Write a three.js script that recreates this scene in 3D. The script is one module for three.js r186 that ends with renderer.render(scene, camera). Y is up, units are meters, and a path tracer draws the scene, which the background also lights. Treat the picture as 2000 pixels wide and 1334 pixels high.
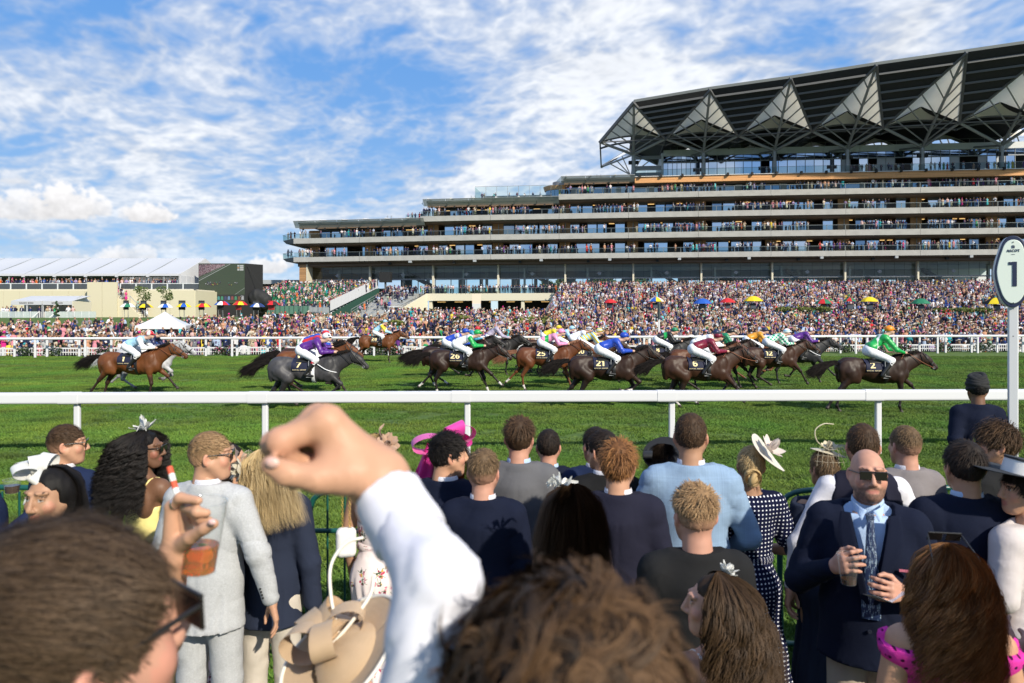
import * as THREE from 'three';
import { mergeGeometries } from 'three/addons/utils/BufferGeometryUtils.js';
import { FontLoader } from 'three/addons/loaders/FontLoader.js';
import { RoundedBoxGeometry } from 'three/addons/geometries/RoundedBoxGeometry.js';

// ------------------------------------------------------------------ camera, sky, sun, exposure
const scene = new THREE.Scene();
const FL = 1400, EYE = 2.74, HOR = 613;               // focal length in photo pixels, eye height, horizon row
const camera = new THREE.PerspectiveCamera(2 * Math.atan(667 / FL) * 180 / Math.PI, 2000 / 1334, 0.05, 3000);
camera.position.set(0, EYE, 0);
camera.lookAt(0, EYE, -10);
camera.setViewOffset(2000, 1334, 0, 54, 2000, 1334);
camera.focus = 24; camera.userData.fStop = 4.8;
const renderer = new THREE.WebGLRenderer({ antialias: true });
renderer.toneMapping = THREE.LinearToneMapping;
renderer.toneMappingExposure = 1.2;
renderer.shadowMap.enabled = true;
const SUN = new THREE.Vector3(0.5, 0.555, 0.67).normalize();
const sun = new THREE.DirectionalLight(new THREE.Color(1, 0.93, 0.78), 5.0);
sun.position.copy(SUN).multiplyScalar(300); sun.castShadow = true; sun.name = 'sun';
Object.assign(sun.shadow.camera, { left: -150, right: 150, top: 120, bottom: -120, near: 1, far: 700 });
sun.shadow.mapSize.set(4096, 4096); sun.shadow.radius = 2;
scene.add(sun, sun.target);

// ------------------------------------------------------------------ random numbers and noise
function rng(seed) { let a = seed >>> 0; return () => { a = (a + 0x6D2B79F5) >>> 0; let t = a; t = Math.imul(t ^ (t >>> 15), t | 1); t ^= t + Math.imul(t ^ (t >>> 7), t | 61); return ((t ^ (t >>> 14)) >>> 0) / 4294967296; }; }
const PERM = new Uint8Array(512); { const r = rng(77), p = [...Array(256).keys()]; for (let i = 255; i > 0; i--) { const j = Math.floor(r() * (i + 1)); [p[i], p[j]] = [p[j], p[i]]; } for (let i = 0; i < 512; i++) PERM[i] = p[i & 255]; }
const G2 = new Float32Array(512); for (let i = 0; i < 256; i++) { const a = i * 2.399963; G2[i * 2] = Math.cos(a); G2[i * 2 + 1] = Math.sin(a); }
function n2(x, y) {
  const xi = Math.floor(x), yi = Math.floor(y), fx = x - xi, fy = y - yi, X = xi & 255, Y = yi & 255;
  const u = fx * fx * fx * (fx * (fx * 6 - 15) + 10), v = fy * fy * fy * (fy * (fy * 6 - 15) + 10);
  const a = PERM[PERM[X] + Y] * 2, b = PERM[PERM[X + 1] + Y] * 2, c = PERM[PERM[X] + Y + 1] * 2, d = PERM[PERM[X + 1] + Y + 1] * 2;
  const p = G2[a] * fx + G2[a + 1] * fy, q = G2[b] * (fx - 1) + G2[b + 1] * fy, r = G2[c] * fx + G2[c + 1] * (fy - 1), s = G2[d] * (fx - 1) + G2[d + 1] * (fy - 1);
  return (p + (q - p) * u + ((r + (s - r) * u) - (p + (q - p) * u)) * v) * 1.5;
}
function hsh(x, y, z) { return PERM[PERM[PERM[x & 255] + (y & 255)] + (z & 255)] / 127.5 - 1; }
function n3(x, y, z) {
  const xi = Math.floor(x), yi = Math.floor(y), zi = Math.floor(z); let fx = x - xi, fy = y - yi, fz = z - zi;
  fx = fx * fx * (3 - 2 * fx); fy = fy * fy * (3 - 2 * fy); fz = fz * fz * (3 - 2 * fz);
  const L = (a, b, t) => a + (b - a) * t;
  return L(L(L(hsh(xi, yi, zi), hsh(xi + 1, yi, zi), fx), L(hsh(xi, yi + 1, zi), hsh(xi + 1, yi + 1, zi), fx), fy), L(L(hsh(xi, yi, zi + 1), hsh(xi + 1, yi, zi + 1), fx), L(hsh(xi, yi + 1, zi + 1), hsh(xi + 1, yi + 1, zi + 1), fx), fy), fz);
}
function fbm2(x, y, o = 5, g = 0.5) { let s = 0, a = 1, t = 0; for (let i = 0; i < o; i++) { s += a * n2(x, y); t += a; a *= g; const nx = x * 1.66 - y * 1.2 + 3.1; y = x * 1.2 + y * 1.66 - 1.7; x = nx; } return s / t; }
const sst = (a, b, x) => { const t = Math.min(1, Math.max(0, (x - a) / (b - a))); return t * t * (3 - 2 * t); };
const mixn = (a, b, t) => a + (b - a) * t;
const clamp = (x, a = 0, b = 1) => Math.min(b, Math.max(a, x));

// ------------------------------------------------------------------ the sky: blue air, a broken sheet of high cloud, low cumulus round the horizon
{
  const W = 4096, H = 2048, data = new Float32Array(W * H * 4), r = rng(5);
  // photo pixel -> direction, used to say where the big gaps and banks of the high sheet lie
  const dirOf = (px, py) => new THREE.Vector3(px - 1000, HOR - py, -FL).normalize();
  const bank = [[130, 230, .17, .35], [60, 60, .08, .1], [420, 150, .1, .2], [650, 330, .15, .22], [1000, 215, .1, .34], [1120, 260, .09, .3], [900, 60, .1, .28], [1250, 60, .12, .3], [1130, 130, .1, .16], [1820, 60, .16, .32], [1350, 130, .12, .3], [1650, 130, .14, .25], [400, 360, .2, .2], [1000, 320, .2, .25], [700, 120, .09, .12],
    [560, 130, .05, -.34], [760, 40, .07, -.1], [790, 235, .06, -.34], [720, 190, .07, -.34], [1540, 65, .05, -.4], [1650, 25, .04, -.3], [240, 60, .05, -.26], [140, 20, .06, -.22], [760, 330, .05, -.2], [840, 110, .05, -.2], [560, 300, .06, -.14], [330, 20, .05, -.2], [1620, 45, .04, -.3], [620, 60, .05, -.14]].map(([x, y, s, w]) => ({ d: dirOf(x, y), c: 1 / (2 * s * s), w }));
  const puffs = [];
  const puff = (px, py, w, h, m = 1) => puffs.push({ az: Math.atan2(px - 1000, FL), el: Math.atan2(HOR - py, Math.hypot(FL, px - 1000)), w: w / FL, h: h / FL, m });
  for (const [x, y, w, h, m] of [[40, 420, 66, 50, .9], [125, 417, 62, 62, 1], [180, 414, 34, 36, .85], [288, 428, 50, 40, 1], [30, 356, 26, 18, .5], [120, 476, 26, 22, .5], [135, 505, 40, 20, .5], [215, 520, 60, 32, .6], [260, 505, 50, 28, .7], [330, 520, 40, 20, .5], [520, 528, 44, 32, .9], [560, 520, 20, 20, .7], [30, 520, 50, 20, .4], [430, 520, 60, 20, .5], [870, 398, 30, 12, .4], [715, 395, 30, 12, .45]]) puff(x, y, w, h, m);
  for (let i = 0; i < 70; i++) { const az = 0.75 + r() * 4.8; puffs.push({ az: az > Math.PI ? az - 2 * Math.PI : az, el: 0.03 + r() * 0.16, w: 0.02 + r() * 0.06, h: 0.012 + r() * 0.03, m: 0.4 + r() * 0.6 }); }
  const col = new Float32Array(3), horizonRow = H / 2;
  for (let j = 0; j < H; j++) {
    const el = Math.PI * ((j + 0.5) / H - 0.5), sy = Math.sin(el), cy = Math.cos(el);
    const near = puffs.filter((p) => el > p.el - 0.02 && el < p.el + p.h * 1.6);
    for (let i = 0; i < W; i++) {
      const k = (j * W + i) * 4, th = ((i + 0.5) / W - 0.5) * 2 * Math.PI;
      // three.js equirect: u = atan2(z, x) / 2pi + 0.5
      const x = Math.cos(th) * cy, z = Math.sin(th) * cy;
      if (j < horizonRow) { data[k] = 0.2; data[k + 1] = 0.22; data[k + 2] = 0.2; data[k + 3] = 1; continue; }
      if ((el > 0.47 || Math.abs(Math.atan2(x, -z)) > 0.75) && ((i & 3) || (j & 3)) && i > 3 && j > horizonRow + 3) { const f = (i & 3) ? k - 4 : k - W * 4; for (let c = 0; c < 4; c++) data[k + c] = data[f + c]; continue; }
      const e = Math.max(0, sy), hz = Math.exp(-e * 4.6);
      col[0] = mixn(0.055, 0.42, hz); col[1] = mixn(0.235, 0.64, hz); col[2] = mixn(0.64, 0.84, hz);
      // high sheet: soft banks broken into ripples and small puffs
      const inv = 1 / (e + 0.2), u = x * inv, v = z * inv;
      const w1 = fbm2(u * 1.3 + 4.2, v * 1.3 - 2.1, 4), w2 = fbm2(u * 1.3 - 7.7, v * 1.3 + 5.3, 4);
      const uu = u + w1 * 0.11, vv = v + w2 * 0.11, ra = uu * 0.83 + vv * 0.56, rb = vv * 0.83 - uu * 0.56;
      let bias = -0.09;
      for (const b of bank) { const dd = 1 - (x * b.d.x + sy * b.d.y + z * b.d.z); if (dd < 0.08) bias += b.w * (b.w > 0 ? 0.34 : 0.7) * Math.exp(-dd * 2 * b.c); }
      const big = fbm2(uu * 1.2 + 1, vv * 1.2, 4), mid = fbm2(ra * 2.7 + 9, rb * 3.7, 6, 0.56), puf = 1 - 2 * Math.abs(fbm2(ra * 7 + 2, rb * 8.5 + 4, 4, 0.5)), fine = fbm2(ra * 26, rb * 30, 3, 0.6);
      const cov = bias + big * 0.42 + mid * 0.7 + (puf - 0.55) * 0.42 + fine * 0.16;
      let a = sst(-0.46, 0.62, cov) * 0.96 * (0.45 + 0.55 * sst(-0.02, 0.16, e));
      const lum = 0.68 + 0.17 * sst(0.0, 0.7, cov) + 0.06 * fine + 0.04 * puf - 0.13 * sst(0.0, 0.55, fbm2(uu * 1.7 - 5, vv * 2.1 + 8, 5));
      col[0] = mixn(col[0], lum * 0.93, a); col[1] = mixn(col[1], lum * 0.96, a); col[2] = mixn(col[2], lum * 1.01, a);
      // cumulus
      const az = Math.atan2(x, -z);
      for (const p of near) {
        let da = az - p.az; if (da > Math.PI) da -= 2 * Math.PI; if (da < -Math.PI) da += 2 * Math.PI;
        if (Math.abs(da) > p.w * 1.7) continue;
        const ny = (el - p.el) / p.h, nx = da / p.w, nn = fbm2(az * 46, el * 52, 5, 0.55), n4 = fbm2(az * 150 + 3, el * 160, 3, 0.6);
        const s = 1 - Math.sqrt(nx * nx + (ny > 0 ? ny * ny : ny * ny * 26)) + nn * 0.6 + n4 * 0.2 - 0.06;
        const c = sst(0.0, 0.3, s) * p.m;
        if (c <= 0) continue;
        const lit = clamp(0.70 + 0.22 * ny + nn * 0.16 + n4 * 0.1, 0.56, 0.86);
        col[0] = mixn(col[0], lit * 1.0, c); col[1] = mixn(col[1], lit * 0.99, c); col[2] = mixn(col[2], lit * 1.0, c);
      }
      data[k] = col[0]; data[k + 1] = col[1]; data[k + 2] = col[2]; data[k + 3] = 1;
    }
  }
  const t = new THREE.DataTexture(data, W, H, THREE.RGBAFormat, THREE.FloatType);
  t.mapping = THREE.EquirectangularReflectionMapping; t.magFilter = t.minFilter = THREE.LinearFilter; t.needsUpdate = true;
  scene.background = t; scene.environment = t;
}

// ------------------------------------------------------------------ helpers
const V = (x, y, z) => new THREE.Vector3(x, y, z);
const U = (px, py, q) => V((px - 1000) / q, EYE - (py - HOR) / q, -FL / q);     // photo pixel at q pixels per metre
const C = (r, g, b) => new THREE.Color().setRGB(r, g, b);
const hex = (h) => new THREE.Color(h);
const names = new Map();
function numbered(n) { const k = names.get(n) ?? 0; names.set(n, k + 1); return k ? n + '_' + String(k).padStart(3, '0') : n; }
function shadow(o) { o.castShadow = o.receiveShadow = true; return o; }
function tag(o, label, category, group, kind) { if (label) o.userData.label = label; if (category) o.userData.category = category; if (group) o.userData.group = group; if (kind) o.userData.kind = kind; return o; }
function thing(name, label, category, pos = [0, 0, 0], yaw = 0, group) { const o = new THREE.Group(); o.name = numbered(name); o.position.set(...pos); o.rotation.y = yaw; scene.add(o); return tag(o, label, category, group); }
function part(name, geo, m, parent) { const o = shadow(new THREE.Mesh(geo, m)); o.name = parent ? name : numbered(name); (parent ?? scene).add(o); return o; }
function structure(name, geo, m, parent) { const o = part(name, geo, m, parent); if (!parent) o.userData.kind = 'structure'; return o; }
const clean = (g) => { for (const k of Object.keys(g.attributes)) if (!['position', 'normal', 'uv', 'color'].includes(k)) g.deleteAttribute(k); return g; };
const merge = (list) => { const a = list.map((g) => clean(g.index ? g.toNonIndexed() : g)); if (a.length === 1) return a[0]; for (const [n, k, v] of [['uv', 2, 0], ['color', 3, 1]]) if (a.some((g) => g.attributes[n])) for (const g of a) if (!g.attributes[n]) g.setAttribute(n, new THREE.BufferAttribute(new Float32Array(g.attributes.position.count * k).fill(v), k)); return mergeGeometries(a); };
function std(color, roughness = 0.8, o = {}) { return new THREE.MeshStandardMaterial({ color, roughness, side: THREE.DoubleSide, ...o }); }
function phys(color, roughness = 0.8, o = {}) { return new THREE.MeshPhysicalMaterial({ color, roughness, side: THREE.DoubleSide, ...o }); }
function box(w, h, d, x = 0, y = 0, z = 0) { const g = new THREE.BoxGeometry(w, h, d); g.translate(x, y, z); return g; }
// six-faced prism from bottom four and top four corners (both a ring), uv in metres
function hexa(b, t) {
  const P = [], N = [], Q = []; const f = (a, c, d, e) => {
    const u = d.clone().sub(a), w = c.clone().sub(a), n = w.clone().cross(e.clone().sub(a)).normalize();
    const l1 = a.distanceTo(c), l2 = a.distanceTo(e);
    for (const [p, x, y] of [[a, 0, 0], [c, l1, 0], [d, l1, l2], [a, 0, 0], [d, l1, l2], [e, 0, l2]]) { P.push(p.x, p.y, p.z); N.push(n.x, n.y, n.z); Q.push(x + a.x * .37, y + a.y * .53); }
  };
  for (let i = 0; i < 4; i++) { const j = (i + 1) % 4; f(b[i], b[j], t[j], t[i]); }
  f(b[3], b[2], b[1], b[0]); f(t[0], t[1], t[2], t[3]);
  const g = new THREE.BufferGeometry();
  g.setAttribute('position', new THREE.Float32BufferAttribute(P, 3)); g.setAttribute('normal', new THREE.Float32BufferAttribute(N, 3)); g.setAttribute('uv', new THREE.Float32BufferAttribute(Q, 2));
  return g;
}
// a bar between two points: rectangular (w x h) or round (r)
const _up = V(0, 1, 0);
function bar(a, b, w, h = w) { const d = b.clone().sub(a), L = d.length(), g = new THREE.BoxGeometry(w, h, L), m = new THREE.Matrix4().lookAt(a, b, Math.abs(d.y) > L * .98 ? V(1, 0, 0) : _up); g.applyMatrix4(m); g.translate((a.x + b.x) / 2, (a.y + b.y) / 2, (a.z + b.z) / 2); return g; }
function rod(a, b, r1, r2 = r1, n = 8) { const d = b.clone().sub(a), g = new THREE.CylinderGeometry(r2, r1, d.length(), n); g.applyQuaternion(new THREE.Quaternion().setFromUnitVectors(_up, d.clone().normalize())); g.translate((a.x + b.x) / 2, (a.y + b.y) / 2, (a.z + b.z) / 2); return g; }
function tube(pts, r, n = 8, seg) { return new THREE.TubeGeometry(new THREE.CatmullRomCurve3(pts.map((p) => p.isVector3 ? p : V(...p))), seg ?? pts.length * 5, r, n); }
function quad(a, b, c, d, uv = true) { const g = new THREE.BufferGeometry(); g.setAttribute('position', new THREE.Float32BufferAttribute([a, b, c, a, c, d].flatMap((p) => [p.x, p.y, p.z]), 3)); if (uv) g.setAttribute('uv', new THREE.Float32BufferAttribute([0, 0, 1, 0, 1, 1, 0, 0, 1, 1, 0, 1], 2)); g.computeVertexNormals(); return g; }
// a grid surface f(u, v) with thickness t along its normal
function sheet(f, nu, nv, t = 0) {
  const P = [], I = [], T = [];
  const put = () => { for (let j = 0; j <= nv; j++) for (let i = 0; i <= nu; i++) { const p = f(i / nu, j / nv); P.push(p.x, p.y, p.z); T.push(i / nu, j / nv); } };
  put(); const W = nu + 1;
  for (let j = 0; j < nv; j++) for (let i = 0; i < nu; i++) { const a = j * W + i; I.push(a, a + 1, a + W + 1, a, a + W + 1, a + W); }
  let g = new THREE.BufferGeometry(); g.setAttribute('position', new THREE.Float32BufferAttribute(P, 3)); g.setAttribute('uv', new THREE.Float32BufferAttribute(T, 2)); g.setIndex(I); g.computeVertexNormals();
  if (!t) return g;
  const n = W * (nv + 1), N = g.attributes.normal.array, P2 = P.slice();
  for (let i = 0; i < n * 3; i++) { P2[i] += N[i] * t / 2; } for (let i = 0; i < n * 3; i++) P2.push(P[i] - N[i] * t / 2);
  const I2 = I.slice(); for (let i = 0; i < I.length; i += 3) I2.push(I[i] + n, I[i + 2] + n, I[i + 1] + n);
  const rim = []; for (let i = 0; i < nu; i++) rim.push([i, i + 1]); for (let j = 0; j < nv; j++) rim.push([j * W + nu, (j + 1) * W + nu]); for (let i = nu; i > 0; i--) rim.push([nv * W + i, nv * W + i - 1]); for (let j = nv; j > 0; j--) rim.push([j * W, (j - 1) * W]);
  for (const [a, b] of rim) I2.push(a, a + n, b, b, a + n, b + n);
  g = new THREE.BufferGeometry(); g.setAttribute('position', new THREE.Float32BufferAttribute(P2, 3)); g.setAttribute('uv', new THREE.Float32BufferAttribute(T.concat(T), 2)); g.setIndex(I2); g.computeVertexNormals(); return g;
}
function paint(g, fn) { const p = g.attributes.position, c = new Float32Array(p.count * 3); for (let i = 0; i < p.count; i++) { const k = fn(p.getX(i), p.getY(i), p.getZ(i), i); c[i * 3] = k.r; c[i * 3 + 1] = k.g; c[i * 3 + 2] = k.b; } g.setAttribute('color', new THREE.BufferAttribute(c, 3)); return g; }
function dataTex(w, h, fn, srgb = true, rep = [1, 1]) {
  const d = new Uint8Array(w * h * 4), o = [0, 0, 0];
  for (let j = 0; j < h; j++) for (let i = 0; i < w; i++) { fn(i / w, j / h, o, i, j); const k = (j * w + i) * 4; for (let c = 0; c < 3; c++) { let v = clamp(o[c]); if (srgb) v = v <= .0031308 ? v * 12.92 : 1.055 * Math.pow(v, 1 / 2.4) - .055; d[k + c] = Math.round(v * 255); } d[k + 3] = 255; }
  const t = new THREE.DataTexture(d, w, h); t.wrapS = t.wrapT = THREE.RepeatWrapping; t.magFilter = THREE.LinearFilter; t.minFilter = THREE.LinearFilter; if (srgb) t.colorSpace = THREE.SRGBColorSpace; t.repeat.set(...rep); t.needsUpdate = true; return t;
}
function canvasTex(w, h, draw, o = {}) { const c = document.createElement('canvas'); c.width = w; c.height = h; draw(c.getContext('2d'), w, h); const t = new THREE.CanvasTexture(c); t.colorSpace = THREE.SRGBColorSpace; t.wrapS = t.wrapT = THREE.RepeatWrapping; t.magFilter = THREE.LinearFilter; if (o.repeat) t.repeat.set(...o.repeat); return t; }
// periodic noise (period 1 in u and v) of a given frequency
function pn(u, v, f, seed = 0) { const a = u * f, b = v * f, i = Math.floor(a), j = Math.floor(b); let x = a - i, y = b - j; x = x * x * (3 - 2 * x); y = y * y * (3 - 2 * y); const h = (p, q) => hsh(((p % f) + f) % f + seed * 7, ((q % f) + f) % f + seed * 13, seed); return mixn(mixn(h(i, j), h(i + 1, j), x), mixn(h(i, j + 1), h(i + 1, j + 1), x), y); }
function pfbm(u, v, f, o, seed = 0, g = .55) { let s = 0, a = 1, t = 0; for (let i = 0; i < o; i++) { s += a * pn(u, v, f, seed + i); t += a; a *= g; f *= 2; } return s / t; }

// ------------------------------------------------------------------ a smooth blend of tapered capsules and ellipsoids, meshed on a grid
class Body {
  constructor() { this.p = []; this.M = null; this.inv = null; this.cuts = []; }
  at(m) { this.M = m ? m.clone() : null; this.inv = m ? m.clone().invert().elements.slice() : null; return this; }
  add(fn, c, r, o) { const q = c.clone(); if (this.M) q.applyMatrix4(this.M); this.p.push({ fn, inv: this.inv, c: q, r, k: o.k ?? .02, col: o.c ?? 0, sub: o.sub }); return this; }
  cap(a, b, ra, rb = ra, o = {}) {
    const s = o.s ?? [1, 1, 1], mx = (a[0] + b[0]) / 2, my = (a[1] + b[1]) / 2, mz = (a[2] + b[2]) / 2, ms = Math.min(...s), i0 = 1 / s[0], i1 = 1 / s[1], i2 = 1 / s[2];
    const ax = (a[0] - mx) * i0, ay = (a[1] - my) * i1, az = (a[2] - mz) * i2, dx = -2 * ax, dy = -2 * ay, dz = -2 * az, L = dx * dx + dy * dy + dz * dz || 1e-9;
    const fn = (x, y, z) => { const px = (x - mx) * i0 - ax, py = (y - my) * i1 - ay, pz = (z - mz) * i2 - az; let h = (px * dx + py * dy + pz * dz) / L; h = h < 0 ? 0 : h > 1 ? 1 : h; const ex = px - dx * h, ey = py - dy * h, ez = pz - dz * h; return (Math.sqrt(ex * ex + ey * ey + ez * ez) - (ra + (rb - ra) * h)) * ms; };
    return this.add(fn, V(mx, my, mz), Math.hypot(a[0] - b[0], a[1] - b[1], a[2] - b[2]) / 2 + Math.max(ra, rb) * Math.max(...s), o);
  }
  ell(c, r, o = {}) {
    const [cx, cy, cz] = c; let cr = 1, sr = 0, ax = o.ax ?? 'z'; if (o.rot) { cr = Math.cos(o.rot); sr = Math.sin(o.rot); }
    const fn = (x, y, z) => {
      x -= cx; y -= cy; z -= cz; if (sr) { if (ax === 'z') { const t = x * cr + y * sr; y = y * cr - x * sr; x = t; } else if (ax === 'x') { const t = y * cr + z * sr; z = z * cr - y * sr; y = t; } else { const t = z * cr + x * sr; x = x * cr - z * sr; z = t; } }
      const a = x / r[0], b = y / r[1], d = z / r[2], k0 = Math.sqrt(a * a + b * b + d * d), k1 = Math.sqrt((a / r[0]) ** 2 + (b / r[1]) ** 2 + (d / r[2]) ** 2); return k1 < 1e-9 ? -Math.min(...r) : k0 * (k0 - 1) / k1;
    };
    return this.add(fn, V(cx, cy, cz), Math.max(...r), o);
  }
  cut(fn) { this.cuts.push(fn); return this; }          // keeps fn(x, y, z) < 0
  dist(x, y, z) { let f = 1e3; for (const p of this.p) if (!p.sub) f = this.j(f, this.d(p, x, y, z), p.k); for (const p of this.p) if (p.sub) f = -this.j(-f, this.d(p, x, y, z), p.k); return f; }
  j(a, b, k) { const h = Math.max(k - Math.abs(a - b), 0) / k; return Math.min(a, b) - h * h * k * .25; }
  d(p, x, y, z) { const e = p.inv; return e ? p.fn(e[0] * x + e[4] * y + e[8] * z + e[12], e[1] * x + e[5] * y + e[9] * z + e[13], e[2] * x + e[6] * y + e[10] * z + e[14]) : p.fn(x, y, z); }
  mesh(h, o = {}) {
    const lo = V(1e9, 1e9, 1e9), hi = V(-1e9, -1e9, -1e9);
    for (const p of this.p) if (!p.sub) { lo.min(p.c.clone().subScalar(p.r)); hi.max(p.c.clone().addScalar(p.r)); }
    if (o.lo) lo.max(V(...o.lo)); if (o.hi) hi.min(V(...o.hi));
    lo.subScalar(h * 2.5); hi.addScalar(h * 2.5);
    const nx = Math.ceil((hi.x - lo.x) / h) + 1, ny = Math.ceil((hi.y - lo.y) / h) + 1, nz = Math.ceil((hi.z - lo.z) / h) + 1, n = nx * ny * nz;
    const F = new Float32Array(n).fill(10), R = new Uint8Array(n), near = new Float32Array(n).fill(10), order = this.p.filter((p) => !p.sub).concat(this.p.filter((p) => p.sub));
    for (const p of order) {
      const m = p.r + p.k + h * 3, k = p.k, i0 = Math.max(0, Math.floor((p.c.x - m - lo.x) / h)), i1 = Math.min(nx - 1, Math.ceil((p.c.x + m - lo.x) / h)), j0 = Math.max(0, Math.floor((p.c.y - m - lo.y) / h)), j1 = Math.min(ny - 1, Math.ceil((p.c.y + m - lo.y) / h)), k0 = Math.max(0, Math.floor((p.c.z - m - lo.z) / h)), k1 = Math.min(nz - 1, Math.ceil((p.c.z + m - lo.z) / h));
      for (let c = k0; c <= k1; c++) for (let b = j0; b <= j1; b++) { let at = (c * ny + b) * nx + i0; for (let a = i0; a <= i1; a++, at++) {
        const d = this.d(p, lo.x + a * h, lo.y + b * h, lo.z + c * h), f = F[at];
        if (p.sub) { const g = -f, t = Math.max(k - Math.abs(g - d), 0) / k; F[at] = -(Math.min(g, d) - t * t * k * .25); if (o.subcol && d < h) R[at] = p.col; }
        else { if (d < near[at]) { near[at] = d; R[at] = p.col; } const t = Math.max(k - Math.abs(f - d), 0) / k; F[at] = Math.min(f, d) - t * t * k * .25; }
      } }
    }
    if (this.cuts.length || o.disp) for (let c = 0, at = 0; c < nz; c++) for (let b = 0; b < ny; b++) for (let a = 0; a < nx; a++, at++) { const x = lo.x + a * h, y = lo.y + b * h, z = lo.z + c * h; if (o.disp && Math.abs(F[at]) < h * 4) F[at] += o.disp(x, y, z, R[at]); for (const f of this.cuts) F[at] = Math.max(F[at], f(x, y, z)); }
    const id = new Int32Array(n).fill(-1), P = [], RG = [], I = [], sx = 1, sy = nx, sz = nx * ny, co = [0, sx, sy, sx + sy, sz, sx + sz, sy + sz, sx + sy + sz], ed = [0, 1, 2, 3, 4, 5, 6, 7, 0, 2, 1, 3, 4, 6, 5, 7, 0, 4, 1, 5, 2, 6, 3, 7];
    for (let c = 0; c < nz - 1; c++) for (let b = 0; b < ny - 1; b++) for (let a = 0; a < nx - 1; a++) {
      const at = (c * ny + b) * nx + a; let m = 0; for (let i = 0; i < 8; i++) if (F[at + co[i]] < 0) m |= 1 << i; if (m === 0 || m === 255) continue;
      let x = 0, y = 0, z = 0, w = 0;
      for (let e = 0; e < 24; e += 2) { const p = ed[e], q = ed[e + 1]; if (((m >> p) & 1) === ((m >> q) & 1)) continue; const fp = F[at + co[p]], fq = F[at + co[q]], t = fp / (fp - fq); x += (p & 1) + ((q & 1) - (p & 1)) * t; y += ((p >> 1) & 1) + (((q >> 1) & 1) - ((p >> 1) & 1)) * t; z += (p >> 2) + ((q >> 2) - (p >> 2)) * t; w++; }
      id[at] = P.length / 3; P.push(lo.x + (a + x / w) * h, lo.y + (b + y / w) * h, lo.z + (c + z / w) * h);
      let best = 0, bf = 1e9; for (let i = 0; i < 8; i++) { const f = Math.abs(F[at + co[i]]); if (f < bf) { bf = f; best = R[at + co[i]]; } } RG.push(best);
    }
    for (let c = 1; c < nz - 1; c++) for (let b = 1; b < ny - 1; b++) for (let a = 1; a < nx - 1; a++) {
      const at = (c * ny + b) * nx + a, s = F[at] < 0;
      const q = (o1, o2, o3) => { if (s === (F[at + o1] < 0)) return; const v0 = id[at], v1 = id[at - o2], v2 = id[at - o2 - o3], v3 = id[at - o3]; if (v0 < 0 || v1 < 0 || v2 < 0 || v3 < 0) return; if (s) I.push(v0, v1, v2, v0, v2, v3); else I.push(v0, v2, v1, v0, v3, v2); };
      q(sx, sy, sz); q(sy, sz, sx); q(sz, sx, sy);
    }
    const g = new THREE.BufferGeometry(); g.setAttribute('position', new THREE.Float32BufferAttribute(P, 3)); g.setIndex(I); g.computeVertexNormals(); g.userData.region = Uint8Array.from(RG);
    if (o.uv) { const T = new Float32Array(P.length / 3 * 2), N = g.attributes.normal.array; for (let i = 0; i < P.length / 3; i++) { const [u, v] = o.uv(P[i * 3], P[i * 3 + 1], P[i * 3 + 2], N[i * 3], N[i * 3 + 2]); T[i * 2] = u; T[i * 2 + 1] = v; } g.setAttribute('uv', new THREE.BufferAttribute(T, 2)); }
    return g;
  }
}
// the same shape in other colours: palette[region] is a colour or a function of the position
function tint(g, palette) {
  const p = g.attributes.position, c = new Float32Array(p.count * 3), R = g.userData.region;
  for (let i = 0; i < p.count; i++) { let k = palette[R[i]] ?? palette[0]; if (typeof k === 'function') k = k(p.getX(i), p.getY(i), p.getZ(i)); c[i * 3] = k.r; c[i * 3 + 1] = k.g; c[i * 3 + 2] = k.b; }
  const o = new THREE.BufferGeometry(); for (const n of ['position', 'normal', 'uv']) if (g.attributes[n]) o.setAttribute(n, g.attributes[n]); o.setIndex(g.index); o.setAttribute('color', new THREE.BufferAttribute(c, 3)); o.userData = g.userData; return o;
}
// many thin tapered ribbons (hair, feathers, tails): each path is a list of points; colour varies per ribbon
function ribbons(paths, width, color) {
  let nv = 0, ni = 0; for (const p of paths) { nv += p.pts.length * 2; ni += (p.pts.length - 1) * 6; }
  const P = new Float32Array(nv * 3), K = new Float32Array(nv * 3), I = new Uint32Array(ni); let v = 0, i = 0; const d = V(), s = V();
  for (const p of paths) {
    const n = p.pts.length, k = color(p), w = (p.w ?? 1) * width;
    for (let j = 0; j < n; j++) {
      d.copy(p.pts[Math.min(n - 1, j + 1)]).sub(p.pts[Math.max(0, j - 1)]).normalize(); s.copy(p.side ?? V(p.pts[j].z * .3 + .9, .1, p.pts[j].x * .3 - .3)).cross(d); if (s.lengthSq() < 1e-8) s.set(1, 0, 0); s.normalize();
      const t = j / (n - 1), ww = w * (p.taper === 0 ? 1 : Math.min(1, (1 - t) * 2.2 + .12)) / 2, q = p.pts[j];
      for (const e of [-1, 1]) { P[v * 3] = q.x + s.x * ww * e; P[v * 3 + 1] = q.y + s.y * ww * e; P[v * 3 + 2] = q.z + s.z * ww * e; const b = p.shade ? p.shade(t) : 1; K[v * 3] = k.r * b; K[v * 3 + 1] = k.g * b; K[v * 3 + 2] = k.b * b; v++; }
      if (j) { const a = v - 4; I[i++] = a; I[i++] = a + 1; I[i++] = a + 3; I[i++] = a; I[i++] = a + 3; I[i++] = a + 2; }
    }
  }
  const g = new THREE.BufferGeometry(); g.setAttribute('position', new THREE.BufferAttribute(P, 3)); g.setAttribute('color', new THREE.BufferAttribute(K, 3)); g.setIndex(new THREE.BufferAttribute(I, 1)); g.computeVertexNormals(); return g;
}
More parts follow.
